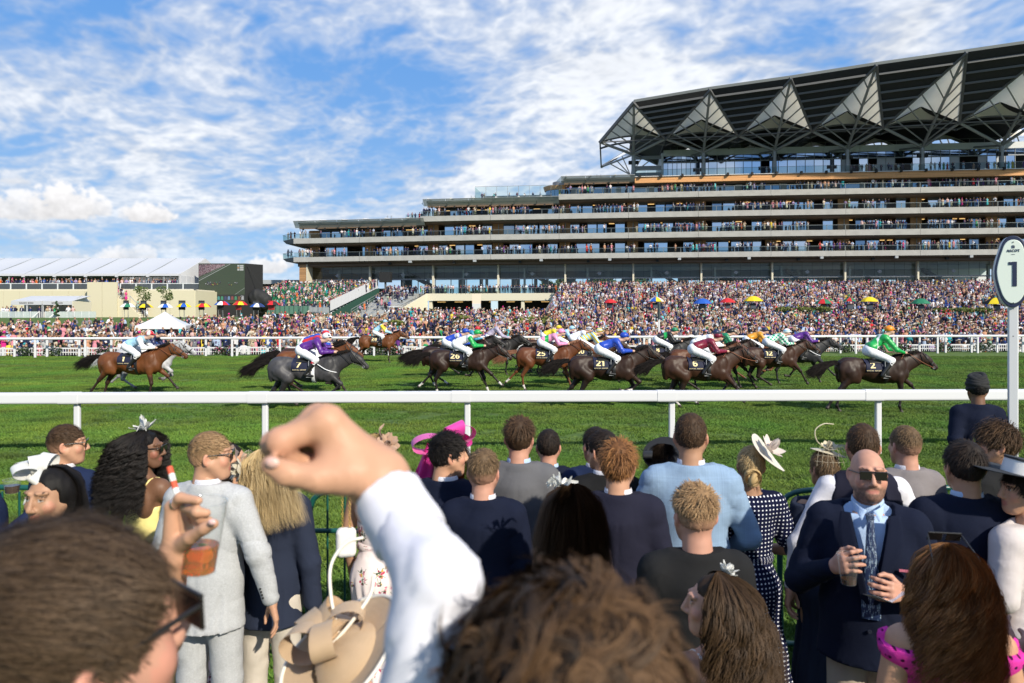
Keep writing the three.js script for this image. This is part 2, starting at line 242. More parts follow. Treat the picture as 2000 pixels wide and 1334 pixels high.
const vcol = (o = {}) => new THREE.MeshPhysicalMaterial({ color: 0xffffff, vertexColors: true, roughness: 0.75, side: THREE.DoubleSide, ...o });

// ------------------------------------------------------------------ the ground
const railZ = (X) => 44.5 + (X + 28.6) * 0.088;                        // the line of the far running rail
const nearRailZ = (X) => 13.65 + X * 0.032;
function groundY(X, Z) {
  let y = 0;
  if (Z < 13) y = mixn(0.42, 0, sst(2.0, 13, Z) * .55 + .45 * clamp((Z - 2) / 11));
  if (Z < 2.06) y = 0.75 - 0.33 * clamp((Z - 2.0) / 0.06);
  const b = railZ(X); if (Z > b + 3.1) y = -0.4 * sst(3.1, 3.6, Z - b) * (1 - sst(5, 14, Z - b)) + 2.2 * sst(9, 57, Z - b);
  return y;
}
const grassTex = dataTex(1024, 1024, (u, v, o) => {
  const a = pfbm(u, v, 6, 5, 1), b = pfbm(u, v, 40, 4, 9, .7), c = pn(u, v, 256, 3), d = pfbm(u, v, 16, 3, 21), k = .8 + .22 * a + .32 * b + .16 * c, y = clamp(.5 + d * .9);
  o[0] = mixn(.060, .115, y) * k; o[1] = mixn(.122, .182, y) * k; o[2] = mixn(.014, .020, y) * k;
});
const grassBump = dataTex(1024, 1024, (u, v, o) => { o[0] = o[1] = o[2] = .5 + .3 * pfbm(u, v, 48, 4, 4, .8) + .15 * pfbm(u, v, 12, 2, 8); }, false);
{
  const xs = [], zs = [];
  for (let i = -60; i <= 60; i++) xs.push(Math.sign(i) * (Math.abs(i) * 0.9 + Math.pow(Math.abs(i) / 60, 5) * 900));
  for (let z = -30; z < 1.9; z += 2) zs.push(z); zs.push(1.99, 2.0, 2.06, 2.07); for (let z = 2.4; z < 20; z += .4) zs.push(z); for (let z = 20; z < 130; z += 2) zs.push(z); for (const z of [150, 200, 300, 500, 900, 1500]) zs.push(z);
  const P = [], T = [], I = [];
  for (const z of zs) for (const x of xs) { P.push(x, groundY(x, z), -z); T.push(x / 3.7, z / 3.7); }
  for (let j = 0; j < zs.length - 1; j++) for (let i = 0; i < xs.length - 1; i++) { const a = j * xs.length + i, b = a + xs.length; I.push(a, a + 1, b + 1, a, b + 1, b); }
  const g = new THREE.BufferGeometry(); g.setAttribute('position', new THREE.Float32BufferAttribute(P, 3)); g.setAttribute('uv', new THREE.Float32BufferAttribute(T, 2)); g.setIndex(I); g.computeVertexNormals();
  const m = std(0xffffff, 1, { map: grassTex, bumpMap: grassBump, bumpScale: 0.05 });
  tag(structure('ground', g, m), 'mown green turf of the racecourse and the lawns beside it', 'turf');
}
// blades of grass, thick near the camera side of the track
{
  const r = rng(31), paths = [];
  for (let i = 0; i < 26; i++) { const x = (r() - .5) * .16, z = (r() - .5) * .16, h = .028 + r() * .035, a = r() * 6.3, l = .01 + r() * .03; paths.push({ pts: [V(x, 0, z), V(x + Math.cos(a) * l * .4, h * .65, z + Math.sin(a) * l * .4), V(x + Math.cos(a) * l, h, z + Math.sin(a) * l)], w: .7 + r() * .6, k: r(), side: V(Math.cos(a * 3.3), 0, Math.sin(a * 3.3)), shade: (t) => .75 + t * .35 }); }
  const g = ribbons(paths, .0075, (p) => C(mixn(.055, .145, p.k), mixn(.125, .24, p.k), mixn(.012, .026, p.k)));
  const spots = [];
  const put = (n, z0, z1, pow, h0) => { for (let i = 0; i < n; i++) { const z = mixn(z0, z1, Math.pow(r(), pow)), x = (r() * 2 - 1) * z * .78, p = fbm2(x * 1.1, z * 1.5, 3) + .5 * n2(x * .25, z * .35); if (r() > .6 + p * .9) continue; spots.push([x, groundY(x, z) - .006, -z, r() * 6.3, h0 * (.6 + .7 * clamp(.5 + p) + r() * .4), 1.0 + r() * .5, p]); } };
  put(70000, 2.4, 14, .8, 1.05); put(150000, 12.5, 46, .75, 1.0);
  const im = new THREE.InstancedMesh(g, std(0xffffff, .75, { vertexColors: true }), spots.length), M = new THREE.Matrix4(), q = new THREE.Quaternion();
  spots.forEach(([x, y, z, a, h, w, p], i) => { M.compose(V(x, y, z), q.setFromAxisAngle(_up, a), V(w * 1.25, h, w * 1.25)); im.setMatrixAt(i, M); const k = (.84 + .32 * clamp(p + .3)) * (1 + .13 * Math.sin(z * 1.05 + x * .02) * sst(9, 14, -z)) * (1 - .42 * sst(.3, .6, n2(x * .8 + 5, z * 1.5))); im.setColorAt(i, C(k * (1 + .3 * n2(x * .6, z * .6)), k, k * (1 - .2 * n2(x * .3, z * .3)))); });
  im.name = 'grass'; im.receiveShadow = im.castShadow = true; tag(im, 'short green grass growing on the racecourse between the two white rails', 'grass', null, 'stuff'); scene.add(im);
}

// ------------------------------------------------------------------ materials of the buildings
const concTex = dataTex(512, 512, (u, v, o) => { const k = .35 + .05 * pfbm(u, v, 4, 5, 3) + .025 * pn(u, v, 128, 5) - .05 * sst(.3, .8, pfbm(u, v, 3, 3, 11)); o[0] = k * 1.02; o[1] = k; o[2] = k * .95; }, true, [.25, .25]);
const woodTex = dataTex(256, 512, (u, v, o) => { const pl = Math.floor(v * 16), e = (v * 16) % 1, k = (.9 + .18 * hsh(pl, 3, 1)) * (.94 + .1 * pn(u, v, 64, 2)) * (e < .09 ? .5 : 1); o[0] = .44 * k; o[1] = .24 * k; o[2] = .105 * k; }, true, [.4, .25]);
const membTex = dataTex(512, 512, (u, v, o) => { const k = .80 + .045 * pfbm(u, v, 5, 4, 6); o[0] = k; o[1] = k * .965; o[2] = k * .86; });
const louverBump = dataTex(8, 256, (u, v, o) => { o[0] = o[1] = o[2] = (v * 64) % 1 < .5 ? 1 : 0; }, false);
const M = {
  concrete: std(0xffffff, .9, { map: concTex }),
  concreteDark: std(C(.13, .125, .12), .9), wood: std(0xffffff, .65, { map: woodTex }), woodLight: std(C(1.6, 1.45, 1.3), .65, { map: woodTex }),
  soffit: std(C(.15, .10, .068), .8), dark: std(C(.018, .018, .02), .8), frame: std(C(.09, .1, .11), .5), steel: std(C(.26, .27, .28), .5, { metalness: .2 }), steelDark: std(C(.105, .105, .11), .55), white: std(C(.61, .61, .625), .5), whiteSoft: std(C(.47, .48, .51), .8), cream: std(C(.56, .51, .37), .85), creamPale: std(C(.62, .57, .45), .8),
  mirror: std(C(.40, .50, .62), .05, { metalness: 1 }), mirror2: std(C(.52, .60, .70), .06, { metalness: 1 }), mirror3: std(C(.20, .27, .36), .05, { metalness: 1 }),
  pane: phys(C(.82, .93, .92), .02, { transmission: 1, thickness: 0, ior: 1.45 }), tealPane: phys(C(.60, .72, .70), .03, { specularIntensity: .4, transmission: 1, thickness: 0 }), canopy: phys(C(.46, .48, .45), .2, { transmission: .5, thickness: 0 }),
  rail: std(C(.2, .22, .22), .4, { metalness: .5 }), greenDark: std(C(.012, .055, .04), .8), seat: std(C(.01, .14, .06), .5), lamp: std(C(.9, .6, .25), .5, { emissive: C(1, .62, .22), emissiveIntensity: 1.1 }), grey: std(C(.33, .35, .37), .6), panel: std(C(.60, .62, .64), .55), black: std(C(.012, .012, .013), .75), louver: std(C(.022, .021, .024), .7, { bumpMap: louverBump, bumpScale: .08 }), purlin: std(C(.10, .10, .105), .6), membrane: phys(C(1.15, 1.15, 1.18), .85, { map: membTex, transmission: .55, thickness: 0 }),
};

// ------------------------------------------------------------------ the grandstand
const QX = [[480, 8.82], [700, 9.1], [900, 9.365], [1150, 9.585], [1450, 9.85], [1880, 10.16], [2250, 10.43]];
function qx(x) { for (let i = 1; i < QX.length; i++) if (x <= QX[i][0] || i === QX.length - 1) { const [a, p] = QX[i - 1], [b, q] = QX[i]; return p + (q - p) * (x - a) / (b - a); } }
const NB = V(.133, 0, -.991), AL = V(.991, 0, .133);
const SP = (x, back, y) => { const q = qx(x); return V((x - 1000) / q + NB.x * back, y, -FL / q + NB.z * back); };
const COL = [576, 712, 838, 968, 1102, 1238, 1374, 1516, 1662, 1808, 1960, 2112];
const block = (x0, x1, b0, b1, y0, y1) => hexa([SP(x0, b0, y0), SP(x1, b0, y0), SP(x1, b1, y0), SP(x0, b1, y0)], [SP(x0, b0, y1), SP(x1, b0, y1), SP(x1, b1, y1), SP(x0, b1, y1)]);
// px across for metres along the front at a place
const mx = (x, m) => m * qx(x);
const stand = thing('grandstand', 'long tiered racecourse grandstand with concrete balconies and parasol roof', 'grandstand');
const P = (n, g, m) => part(n, g, m, stand);
const LV = [[14.06, 15.1, 573], [18.07, 19.2, 573], [22.2, 23.3, 821], [26.15, 27.25, 1091]];
{
  const r = rng(11);
  const bays = (from, to = 2112) => { const xs = [from]; for (const c of COL) if (c - 10 > from + 15 && c - 10 < to) xs.push(c - 10); xs.push(to); return xs; };
  LV.forEach(([y0, y1, from], L) => {
    const xs = bays(from), slabs = [];
    for (let i = 0; i < xs.length - 1; i++) {
      const a = xs[i] + .25, b = xs[i + 1] - .25;
      slabs.push(P('balcony_slab', block(a, b, 0, 26, y0, y1), M.concrete));
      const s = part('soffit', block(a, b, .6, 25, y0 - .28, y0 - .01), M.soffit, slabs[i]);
      // balustrade: glass panels, a handrail, posts
      const n = Math.max(1, Math.round((b - a) / 34));
      for (let k = 0; k < n; k++) { const u = mixn(a, b, k / n) + .5, w = mixn(a, b, (k + 1) / n) - .5; const gp = P('balustrade_pane', quad(SP(u, .18, y1 + .04), SP(w, .18, y1 + .04), SP(w, .18, y1 + .92), SP(u, .18, y1 + .92)), M.tealPane); part('post', block(w - .1, w + .9, .1, .2, y1, y1 + 1), M.rail, gp); }
      P('handrail', block(a, b, .06, .2, y1 + .93, y1 + 1.0), M.rail);
    }
    // the room behind: floor-to-soffit wall set back, with timber, windows and open doors
    const top = L < 3 ? Math.min(LV[L + 1][0] - .3, 99) : 29.1, x0 = from + 16;
    const next = L < 3 ? LV[L + 1][2] : 1238;
    const hTop = (x) => x < next - 2 ? [21.35, 21.35, 25.3, 29.1][L] : top;
    for (let i = 0; i < COL.length - 1; i++) {
      const c0 = COL[i], c1 = COL[i + 1]; if (c1 < x0 + 20) continue;
      let x = Math.max(c0 - 12, x0); const mid = (c0 + c1) / 2, hy = hTop(mid), k = qx(mid) * .975;
      if (L === 3) {   // a dark glazed lounge with pale screens
        if (c0 < 1700) {
          P('window', block(Math.max(c0, x0 - 4), c1 - 1, 3.2, 3.3, y1, hy), M.mirror3);
          for (let j = 0; j < 3; j++) { const w = mixn(c0, c1, (j + .2 + r() * .5) / 3); if (w < x0) continue; P('screen_panel', block(w, w + 9 + r() * 4, 3.0, 3.12, y1, hy - .15), r() < .5 ? M.grey : M.whiteSoft); if (r() < .5) P('door_frame', block(w - 3, w - 1.6, 2.95, 3.15, y1, hy - .1), M.white); }
          continue;
        }
      }
      const wd = (m, kind) => {
        const a = x, b = Math.min(x + m * k, c1 - 12); x += m * k; if (b - a < 3) return;
        if (kind === 'wood') { const w = P('timber_panel', block(a, b, 4.2, 4.5, y1, hy), M.wood); if (a < c0 && b > c0) part('pipe', rod(SP(c0, 4.1, y1), SP(c0, 4.1, hy), .09), M.steel, w); }
        else if (kind === 'win') { const m2 = r(); const w = P('window', block(a + .7, b - .7, 4.4, 4.45, y1 + .1, hy - .1), m2 < .45 ? M.mirror : m2 < .8 ? M.mirror2 : M.mirror3); part('frame', merge([block(a, a + .7, 4.3, 4.5, y1, hy), block(b - .7, b, 4.3, 4.5, y1, hy), block(a + .7, b - .7, 4.3, 4.5, hy - .1, hy)]), M.frame, w); }
        else if (kind === 'mull') P('mullion', block(a, b, 4.2, 4.6, y1, hy), M.frame);
        else if (kind === 'fin') P('column', block(a, b, 3.6, 4.6, y1, hy), M.steel);
        else if (r() < .5) P('ceiling_light', block(mixn(a, b, .1), mixn(a, b, .9), 5.5, 5.9, hy - .2, hy - .12), M.lamp);
      };
      wd(2.3, 'wood');
      const alt = r();
      for (const [m, kd] of alt < .6 ? [[1.3, 'open'], [2.1, 'win'], [.2, 'mull'], [2.7, 'win'], [1.7, 'open'], [.3, 'fin'], [1.3, 'open'], [2.2, 'win']] : alt < .8 ? [[2, 'win'], [1.7, 'open'], [2, 'win'], [.15, 'mull'], [2, 'win'], [.3, 'fin'], [1.5, 'open'], [2.1, 'win']] : [[2.4, 'win'], [.2, 'mull'], [2.2, 'win'], [.5, 'open'], [2.2, 'win'], [.3, 'fin'], [2, 'win'], [1.9, 'win']]) wd(m, kd);
    }
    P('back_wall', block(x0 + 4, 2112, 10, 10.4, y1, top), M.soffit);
    P('end_wall', block(x0 + 2, x0 + 4, 4.6, 25, y1, hTop(x0)), M.concreteDark);
  });
  // the raked ends of the two lower balconies
  for (const L of [0, 1]) {
    const [y0, y1] = LV[L], A = (y) => SP(573, 0, y), A2 = (y) => SP(573, 22, y), t = (y) => V(A(y).x - 3.9, y, A(y).z - 5), t2 = (y) => V(A(y).x - 3.4, y, A(y).z - 21);
    const s = P('balcony_slab', hexa([SP(573, .2, y0 + .03), SP(573, 22, y0 + .03), V(A(y0).x - 2.6, y0 + .5, A(y0).z - 20), V(A(y0).x - 3.2, y0 + .45, A(y0).z - 5.2)].reverse(), [A(y1), A2(y1), t2(y1), t(y1)].reverse()), M.concreteDark);
    for (const [a, b] of [[A(0), t(0)], [t(0), t2(0)]]) { const n = 3; for (let k = 0; k < n; k++) { const p = a.clone().lerp(b, (k + .04) / n), q = a.clone().lerp(b, (k + .96) / n); P('balustrade_pane', quad(V(p.x, y1 + .05, p.z), V(q.x, y1 + .05, q.z), V(q.x, y1 + 1.15, q.z), V(p.x, y1 + 1.15, p.z)), M.tealPane); } P('handrail', bar(V(a.x, y1 + 1.17, a.z), V(b.x, y1 + 1.17, b.z), .07), M.rail); }
  }
  // glass canopies over the top of each step of the building, on white outriggers
  for (const [a, b, y0, y1] of [[575, 829, 21.4, 22.75], [827, 1092, 25.35, 26.6], [1096, 1240, 29.45, 30.6]]) {
    const n = Math.round((b - a) / 44);
    P('canopy_roof', block(a + 4, b, .9, 20, y1 - .35, y1), M.concreteDark);
    P('canopy_fascia', block(a + 5, b, 1.2, 1.5, y0 - .05, y1 - .36), M.soffit);
    for (let k = 0; k < n; k++) { const u = mixn(a, b, k / n), w = mixn(a, b, (k + 1) / n); const c = P('canopy_pane', quad(SP(u + .3, .5, y0 + .1), SP(w - .3, .5, y0 + .1), SP(w - .3, -.7, y1 + .12), SP(u + .3, -.7, y1 + .12)), M.canopy); part('outrigger', rod(SP(u + 6, 4, y1 + .75), SP(u + 10, -.6, y1 + .2), .2), M.white, c); part('lamp_box', block(u + 14, u + 17, .3, .6, y0 - .35, y0), M.black, c); }
    P('canopy_edge', bar(SP(a, -.72, y1 + .14), SP(b, -.72, y1 + .14), .12), M.steel);
    const tip = P('canopy_pane', quad(SP(a, .5, y0 + .1), SP(a - 11, 3, y1 - .1), SP(a - 10, 3.2, y1 + .1), SP(a, -.7, y1 + .12)), M.canopy);
  }
  // aerials and the tall glass screens of the roof terraces
  for (const [x, y] of [[738, 22.8], [910, 26.7], [1168, 30.6]]) { const f = []; for (const d of [-4, 4]) f.push(rod(SP(x + d, 8, y), SP(x + d, 8, y + 2), .05), rod(SP(x + d + 1.5, 8, y + .6), SP(x + d + 1.5, 8, y + 2), .03)); f.push(rod(SP(x - 4, 8, y + .3), SP(x + 4, 8, y + .3), .04)); P('aerial', merge(f), M.steel); }
  for (let k = 0; k < 8; k++) { const u = mixn(924, 1096, k / 8), w = mixn(924, 1096, (k + 1) / 8); const g = P('screen_pane', quad(SP(u + .4, 2.2, 26.9), SP(w - .4, 2.2, 26.9), SP(w - .4, 2.2, 29.5), SP(u + .4, 2.2, 29.5)), M.pane); part('post', block(w - .3, w + .3, 2.15, 2.3, 26.7, 29.55), M.steel, g); }
  P('screen_rail', bar(SP(924, 2.2, 29.55), SP(1096, 2.2, 29.55), .07), M.steel); P('planter', block(940, 1090, 3.4, 4.2, 26.6, 27.75), M.frame);
  P('screen_pane', quad(SP(924, 2.2, 26.9), SP(924, 9, 26.9), SP(924, 9, 29.5), SP(924, 2.2, 29.5)), M.tealPane);
  for (let k = 0; k < 3; k++) { const u = mixn(788, 822, k / 3), w = mixn(788, 822, (k + 1) / 3); P('balustrade_pane', quad(SP(u + .4, 1.6, 22.8), SP(w - .4, 1.6, 22.8), SP(w - .4, 1.6, 24), SP(u + .4, 1.6, 24)), M.tealPane); }
  { const c = SP(1092, 6, 0), g = new THREE.CylinderGeometry(3.4, 3.1, .9, 24); g.translate(c.x - .4, 29.2, c.z); P('round_canopy', g, M.woodLight); const h = new THREE.CylinderGeometry(2.9, 2.9, 1.6, 24); h.translate(c.x - .4, 27.95, c.z); P('round_lounge', h, M.mirror3); const t = new THREE.CylinderGeometry(2.6, 2.6, 1, 24); t.translate(c.x + .8, 30.15, c.z); P('round_roof', t, M.steel); }
  // timber band and the top floor
  const xs = bays(1240);
  for (let i = 0; i < xs.length - 1; i++) { for (let k = 0; k < 3; k++) { const u = mixn(xs[i], xs[i + 1], k / 3), w = mixn(xs[i], xs[i + 1], (k + 1) / 3); for (let j = 0; j < 2; j++) P('timber_panel', block(u + .12, w - .12, .1 + j * .004, .5, 29.18 + j * .6, 29.75 + j * .6), M.woodLight); P('lamp_box', block(u + 8, u + 12, -.5, .1, 30.2, 30.75), M.black); } P('band_backing', block(xs[i], xs[i + 1], .5, 20, 29.1, 30.36), M.soffit); P('balcony_cap', block(xs[i], xs[i + 1], -.15, .4, 30.38, 30.5), M.white); }
  for (let i = 0; i < COL.length - 1; i++) {
    const a = i < 5 ? 1300 : COL[i], b = COL[i + 1]; if (COL[i] < 1230) continue;
    const a0 = COL[i] < 1300 ? 1240 : a, n = 8;
    for (let k = 0; k < 6; k++) { const u = mixn(a0, b, k / 6), w = mixn(a0, b, (k + 1) / 6); P('balustrade_pane', quad(SP(u + .3, 0, 30.5), SP(w - .3, 0, 30.5), SP(w - .3, 0, 31.75), SP(u + .3, 0, 31.75)), M.tealPane); }
    P('handrail', block(a0, b, -.04, .06, 31.76, 31.81), M.rail);
    const s0 = COL[i] < 1300 ? 1300 : a;
    for (let k = 0; k < n; k++) {
      const u = mixn(s0, b, k / n), w = mixn(s0, b, (k + 1) / n), open = r() < (s0 > 1640 ? .4 : .12);
      if (!open) { const g = P('window', block(u + .5, w - .5, 6, 6.05, 30.6, 34.2), s0 > 1640 && r() < .3 ? M.whiteSoft : r() < .6 ? M.mirror2 : M.mirror); part('frame', block(w - .5, w + .5, 5.9, 6.1, 30.5, 34.25), M.steel, g); }
      const cw = P('upper_window', block(u + .4, w - .4, 6, 6.05, 34.45, 35.55), r() < .5 ? M.mirror3 : M.mirror); part('frame', block(w - .4, w + .4, 5.92, 6.08, 34.4, 35.6), M.steel, cw);
      if (k % 2 === 0) P('fascia_panel', block(u + .2, mixn(s0, b, (k + 2) / n) - .2, 5.7, 6.3, 35.62, 36.9), M.panel);
    }
    P('transom', block(s0, b, 5.9, 6.15, 34.22, 34.42), M.steel);
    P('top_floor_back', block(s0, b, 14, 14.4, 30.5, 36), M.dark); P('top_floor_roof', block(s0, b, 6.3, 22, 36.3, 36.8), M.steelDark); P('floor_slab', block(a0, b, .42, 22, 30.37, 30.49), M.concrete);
    P('roof_rail', bar(SP(s0, 7, 38), SP(b, 7, 38), .06), M.steel); for (let k = 0; k < 5; k++) P('roof_rail_post', bar(SP(mixn(s0, b, k / 5), 7, 36.8), SP(mixn(s0, b, k / 5), 7, 38), .06), M.steel);
  }
  P('end_wall', block(1296, 1300, 5.9, 22, 30.5, 36.4), M.panel); for (const [y, h] of [[31.7, .7], [33, .8], [35.3, .6]]) P('beam', block(1244, 1298, 6, 6.8, y, y + h), M.steel);
  // the glazed concourse at the bottom, seen through to the sky behind
  P('floor_slab', block(576, 2112, -1.8, 40, 6.3, 7), M.concreteDark);
  for (let i = 0; i < COL.length - 1; i++) {
    const a = COL[i], b = COL[i + 1], n = 7;
    P('brown_beam', block(a, b, 1.5, 4.4, 13.15, 13.75), M.soffit);
    P('column', block(a - 1.6, a + 1.8, 3.3, 4.1, 7, 13.15), M.creamPale);
    for (let k = 0; k < n; k++) { const u = mixn(a + 2, b - 2, k / n), w = mixn(a + 2, b - 2, (k + 1) / n); const g = P('concourse_pane', quad(SP(u + .15, 4.6, 10.45), SP(w - .15, 4.6, 10.45), SP(w - .15, 4.6, 13.1), SP(u + .15, 4.6, 13.1)), M.pane); part('joint', block(w - .15, w + .15, 4.55, 4.65, 10.4, 13.1), M.frame, g); }
    P('transom', block(a + 2, b - 2, 4.3, 4.9, 10.1, 10.4), M.steel);
    for (let k = 0; k < 4; k++) { const u = mixn(a + 2, b - 2, k / 4), w = mixn(a + 2, b - 2, (k + 1) / 4); if (r() < .75) { const g = P('door_pane', quad(SP(u + .6, 4.6, 7.1), SP(w - .6, 4.6, 7.1), SP(w - .6, 4.6, 10.1), SP(u + .6, 4.6, 10.1)), M.pane); part('frame', merge([block(w - .5, w + .5, 4.4, 4.8, 7, 10.1), block(u, u + .6, 4.4, 4.8, 7, 10.1)]), M.frame, g); } }
    // interior: ceiling bulkhead, inner columns and stair flights, back wall pierced by wide openings
    P('bulkhead', block(a, b, 14, 15, 12.3, 13.1), M.whiteSoft); P('inner_column', block(a + 40, a + 44, 13, 13.8, 7, 13), M.panel); P('inner_column', block(b - 52, b - 47, 20, 21, 7, 13), M.panel);
    if (i % 2) P('stair_flight', hexa([SP(a + 50, 12, 11.6), SP(a + 52, 14, 11.6), SP(a + 112, 14, 8.2), SP(a + 110, 12, 8.2)], [SP(a + 50, 12, 12.4), SP(a + 52, 14, 12.4), SP(a + 112, 14, 9), SP(a + 110, 12, 9)]), M.concreteDark);
    P('concourse_ceiling', block(a, b, 4.9, 34, 13.2, 13.3), M.whiteSoft);
    P('back_wall', merge([block(a, b, 34, 34.5, 11.9, 13.2), block(a, a + 8, 34, 34.5, 7, 11.9), block(a + 42, a + 50, 34, 34.5, 7, 11.9), block(a + 118, b, 34, 34.5, 7, 11.9), ...(i < 6 ? [block(a + 8, a + 42, 34, 34.5, 7, 8), block(a + 50, a + 90, 34, 34.5, 7, 9.4)] : [block(a + 8, a + 42, 34, 34.5, 11, 11.9), block(a + 50, a + 118, 34, 34.5, 10.9, 11.9), block(a + 80, a + 118, 34, 34.5, 7, 10.9)])]), M.panel);
    const e = new THREE.CylinderGeometry(.55, .55, .05, 4); e.rotateX(Math.PI / 2); const ep = SP((a + b) / 2, 4.5, 11.25); e.scale(1, .8, 1); e.translate(ep.x, ep.y, ep.z); P('emblem', e, M.grey);
    if (i > 0) { const u = a + 66; P('speaker', block(u - 22, u - 17, .8, 1.4, 13.3, 13.75), M.black); if (i === 1) { P('speaker_array', block(752, 773, -4, -2.6, 9.3, 11.4), M.black); P('speaker_post', block(761, 764, -3.6, -3.2, 2, 9.3), M.steelDark); } P('floodlight', block(u + 20, u + 26, -.2, .4, 13.55, 14.0), M.grey); }
  }
  P('end_wall', block(580, 594, 1.2, 34, 7, 13.6), M.wood); P('corner_post', block(594, 596, 1.1, 4, 7, 13.6), M.creamPale);
}
// ------------------------------------------------------------------ the parasol roof
{
  const H = 42.7, HV = 36.8;
  const pk = [[1238, 200], [1387, 175], [1545, 153], [1712, 127], [1888, 102], [2075, 75], [2275, 47]].map(([x, y]) => U(x, y, mixn((HOR - y) / (H - EYE), qx(x) * 1.075, .62)));
  const vl = [[1172, 278], [1300, 271], [1442, 265], [1586, 256], [1725, 249], [1874, 240], [2035, 232], [2205, 223]].map(([x, y]) => U(x, y, mixn((HOR - y) / (HV - EYE), qx(x) * 1.035, .7)));
  const hd = [1238, 1376, 1516, 1660, 1808, 1965, 2120].map((x) => SP(x, 1.6, 35.3));
  const back = NB.clone().multiplyScalar(24), vr = vl.map((p) => p.clone().add(back)), pr = pk.map((p, i) => { const m = vl[i].clone().lerp(vl[i + 1], .5), d = p.clone().sub(m); const k = Math.min(1, 11 / Math.hypot(d.x, d.z)); return V(m.x + back.x + NB.x * 11, p.y, m.z + back.z + NB.z * 11); });
  const roof = new THREE.Group(); roof.name = 'parasol_roof'; stand.add(roof);
  const R = (n, g, m) => part(n, g, m, roof);
  const lerp = (a, b, t) => a.clone().lerp(b, t);
  const kite = (p, a, b, dir) => { const mid = lerp(a, b, .5); return sheet((u, v) => { const e = lerp(a, b, u), arch = 4 * u * (1 - u); e.y += arch * 1.7; e.addScaledVector(NB, arch * 3.2 * dir); const q = lerp(p, e, v); q.y += 4 * u * (1 - u) * v * (1 - v) * 1.2; return q; }, 14, 14, .03); };
  for (let i = 0; i < 7; i++) {
    const p = pk[i], a = vl[i], b = vl[i + 1], c = hd[i];
    R('membrane', kite(p, a, b, 1), M.membrane);
    R('membrane', kite(pr[i], vr[i], vr[i + 1], -1), M.membrane);
    // the curved lower edge, edge beams, spine and veins
    const arc = []; for (let k = 0; k <= 10; k++) { const u = k / 10, e = lerp(a, b, u); e.y += 4 * u * (1 - u) * 1.7; e.addScaledVector(NB, 4 * u * (1 - u) * 3.2); arc.push(e); }
    R('edge_arch', new THREE.TubeGeometry(new THREE.CatmullRomCurve3(arc), 14, .2, 6), M.steelDark);
    R('edge_arch', new THREE.TubeGeometry(new THREE.CatmullRomCurve3(arc.map((q) => q.clone().addScaledVector(NB, 1.4).add(V(0, -.9, 0)))), 14, .2, 6), M.steelDark);
    for (const v of [a, b]) R('edge_beam', bar(lerp(v, p, -.015), p, .42, .55), M.steelDark);
    R('spine', rod(c, lerp(c, p, .985), .3, .22), M.steel);
    for (const v of [a, b]) {
      R('strut', rod(c, v, .3, .26), M.steel);
      for (const [s, e] of [[.06, .13], [.18, .31], [.36, .48], [.54, .64], [.74, .81]]) R('vein', rod(lerp(c, p, s), lerp(v, p, e), .13), M.steel);
      const w = v === a ? vr[i] : vr[i + 1];
      R('strut', rod(lerp(c, w, .02), w, .2), M.steel); R('tie', rod(v, w, .16), M.steelDark);
      for (const e of [.25, .5, .75]) R('strut', rod(lerp(c, V(c.x + NB.x * 20, 34, c.z + NB.z * 20), .8 + e * .1), lerp(w, pr[i], e), .13), M.steel);
      R('edge_beam', bar(w, pr[i], .4, .5), M.steelDark);
    }
    R('tie', rod(a, b, .12), M.steelDark);
    R('column', rod(SP([1238, 1376, 1516, 1660, 1808, 1965, 2120][i], 1.6, 30.4), c, .48, .42, 12), M.steel);
    for (const s of [-1, 1]) { const q = SP([1238, 1376, 1516, 1660, 1808, 1965, 2120][i] + s * 7, 1.4, 33.6); R('floodlight', box(.6, .7, .5, q.x, q.y, q.z), M.black); }
    if (i < 6) {     // the dark louvred field between two parasols
      const n = pk[i + 1];
      R('roof_panel', sheet((u, v) => { const q = lerp(lerp(p, n, u), b, v); return q; }, 2, 2, .12), M.louver);
      for (let k = 1; k < 7; k++) { const t = k / 7 - .03, s = lerp(p, b, t), e = lerp(n, b, t); s.y -= .32; e.y -= .32; R('purlin', bar(lerp(s, e, .02), lerp(s, e, .98), .26, .36), M.purlin); }
            const f0 = p.clone(), f1 = n.clone(); R('fascia', hexa([V(f0.x, f0.y - .12, f0.z - .1), V(f1.x, f1.y - .12, f1.z - .1), V(f1.x, f1.y - .12, f1.z - .5), V(f0.x, f0.y - .12, f0.z - .5)], [V(f0.x, f0.y + .5, f0.z + .1), V(f1.x, f1.y + .5, f1.z + .1), V(f1.x, f1.y + .5, f1.z - .6), V(f0.x, f0.y + .5, f0.z - .6)]), M.steel);
      R('roof_panel', sheet((u, v) => lerp(lerp(pr[i], pr[i + 1], u), vr[i + 1], v), 2, 2, .12), M.louver);
      R('roof_panel', sheet((u, v) => lerp(lerp(vl[i + 1], vr[i + 1], u).add(V(0, .1, 0)), lerp(lerp(a, b, .5), lerp(vr[i], vr[i + 1], .5), u).add(V(0, 3.4, 0)), v), 2, 2, .12), M.louver);
      R('roof_panel', sheet((u, v) => lerp(lerp(vl[i + 1], vr[i + 1], u).add(V(0, .1, 0)), lerp(lerp(b, vl[i + 2], .5), lerp(vr[i + 1], vr[i + 2], .5), u).add(V(0, 3.4, 0)), v), 2, 2, .12), M.louver);
    }
  }
}

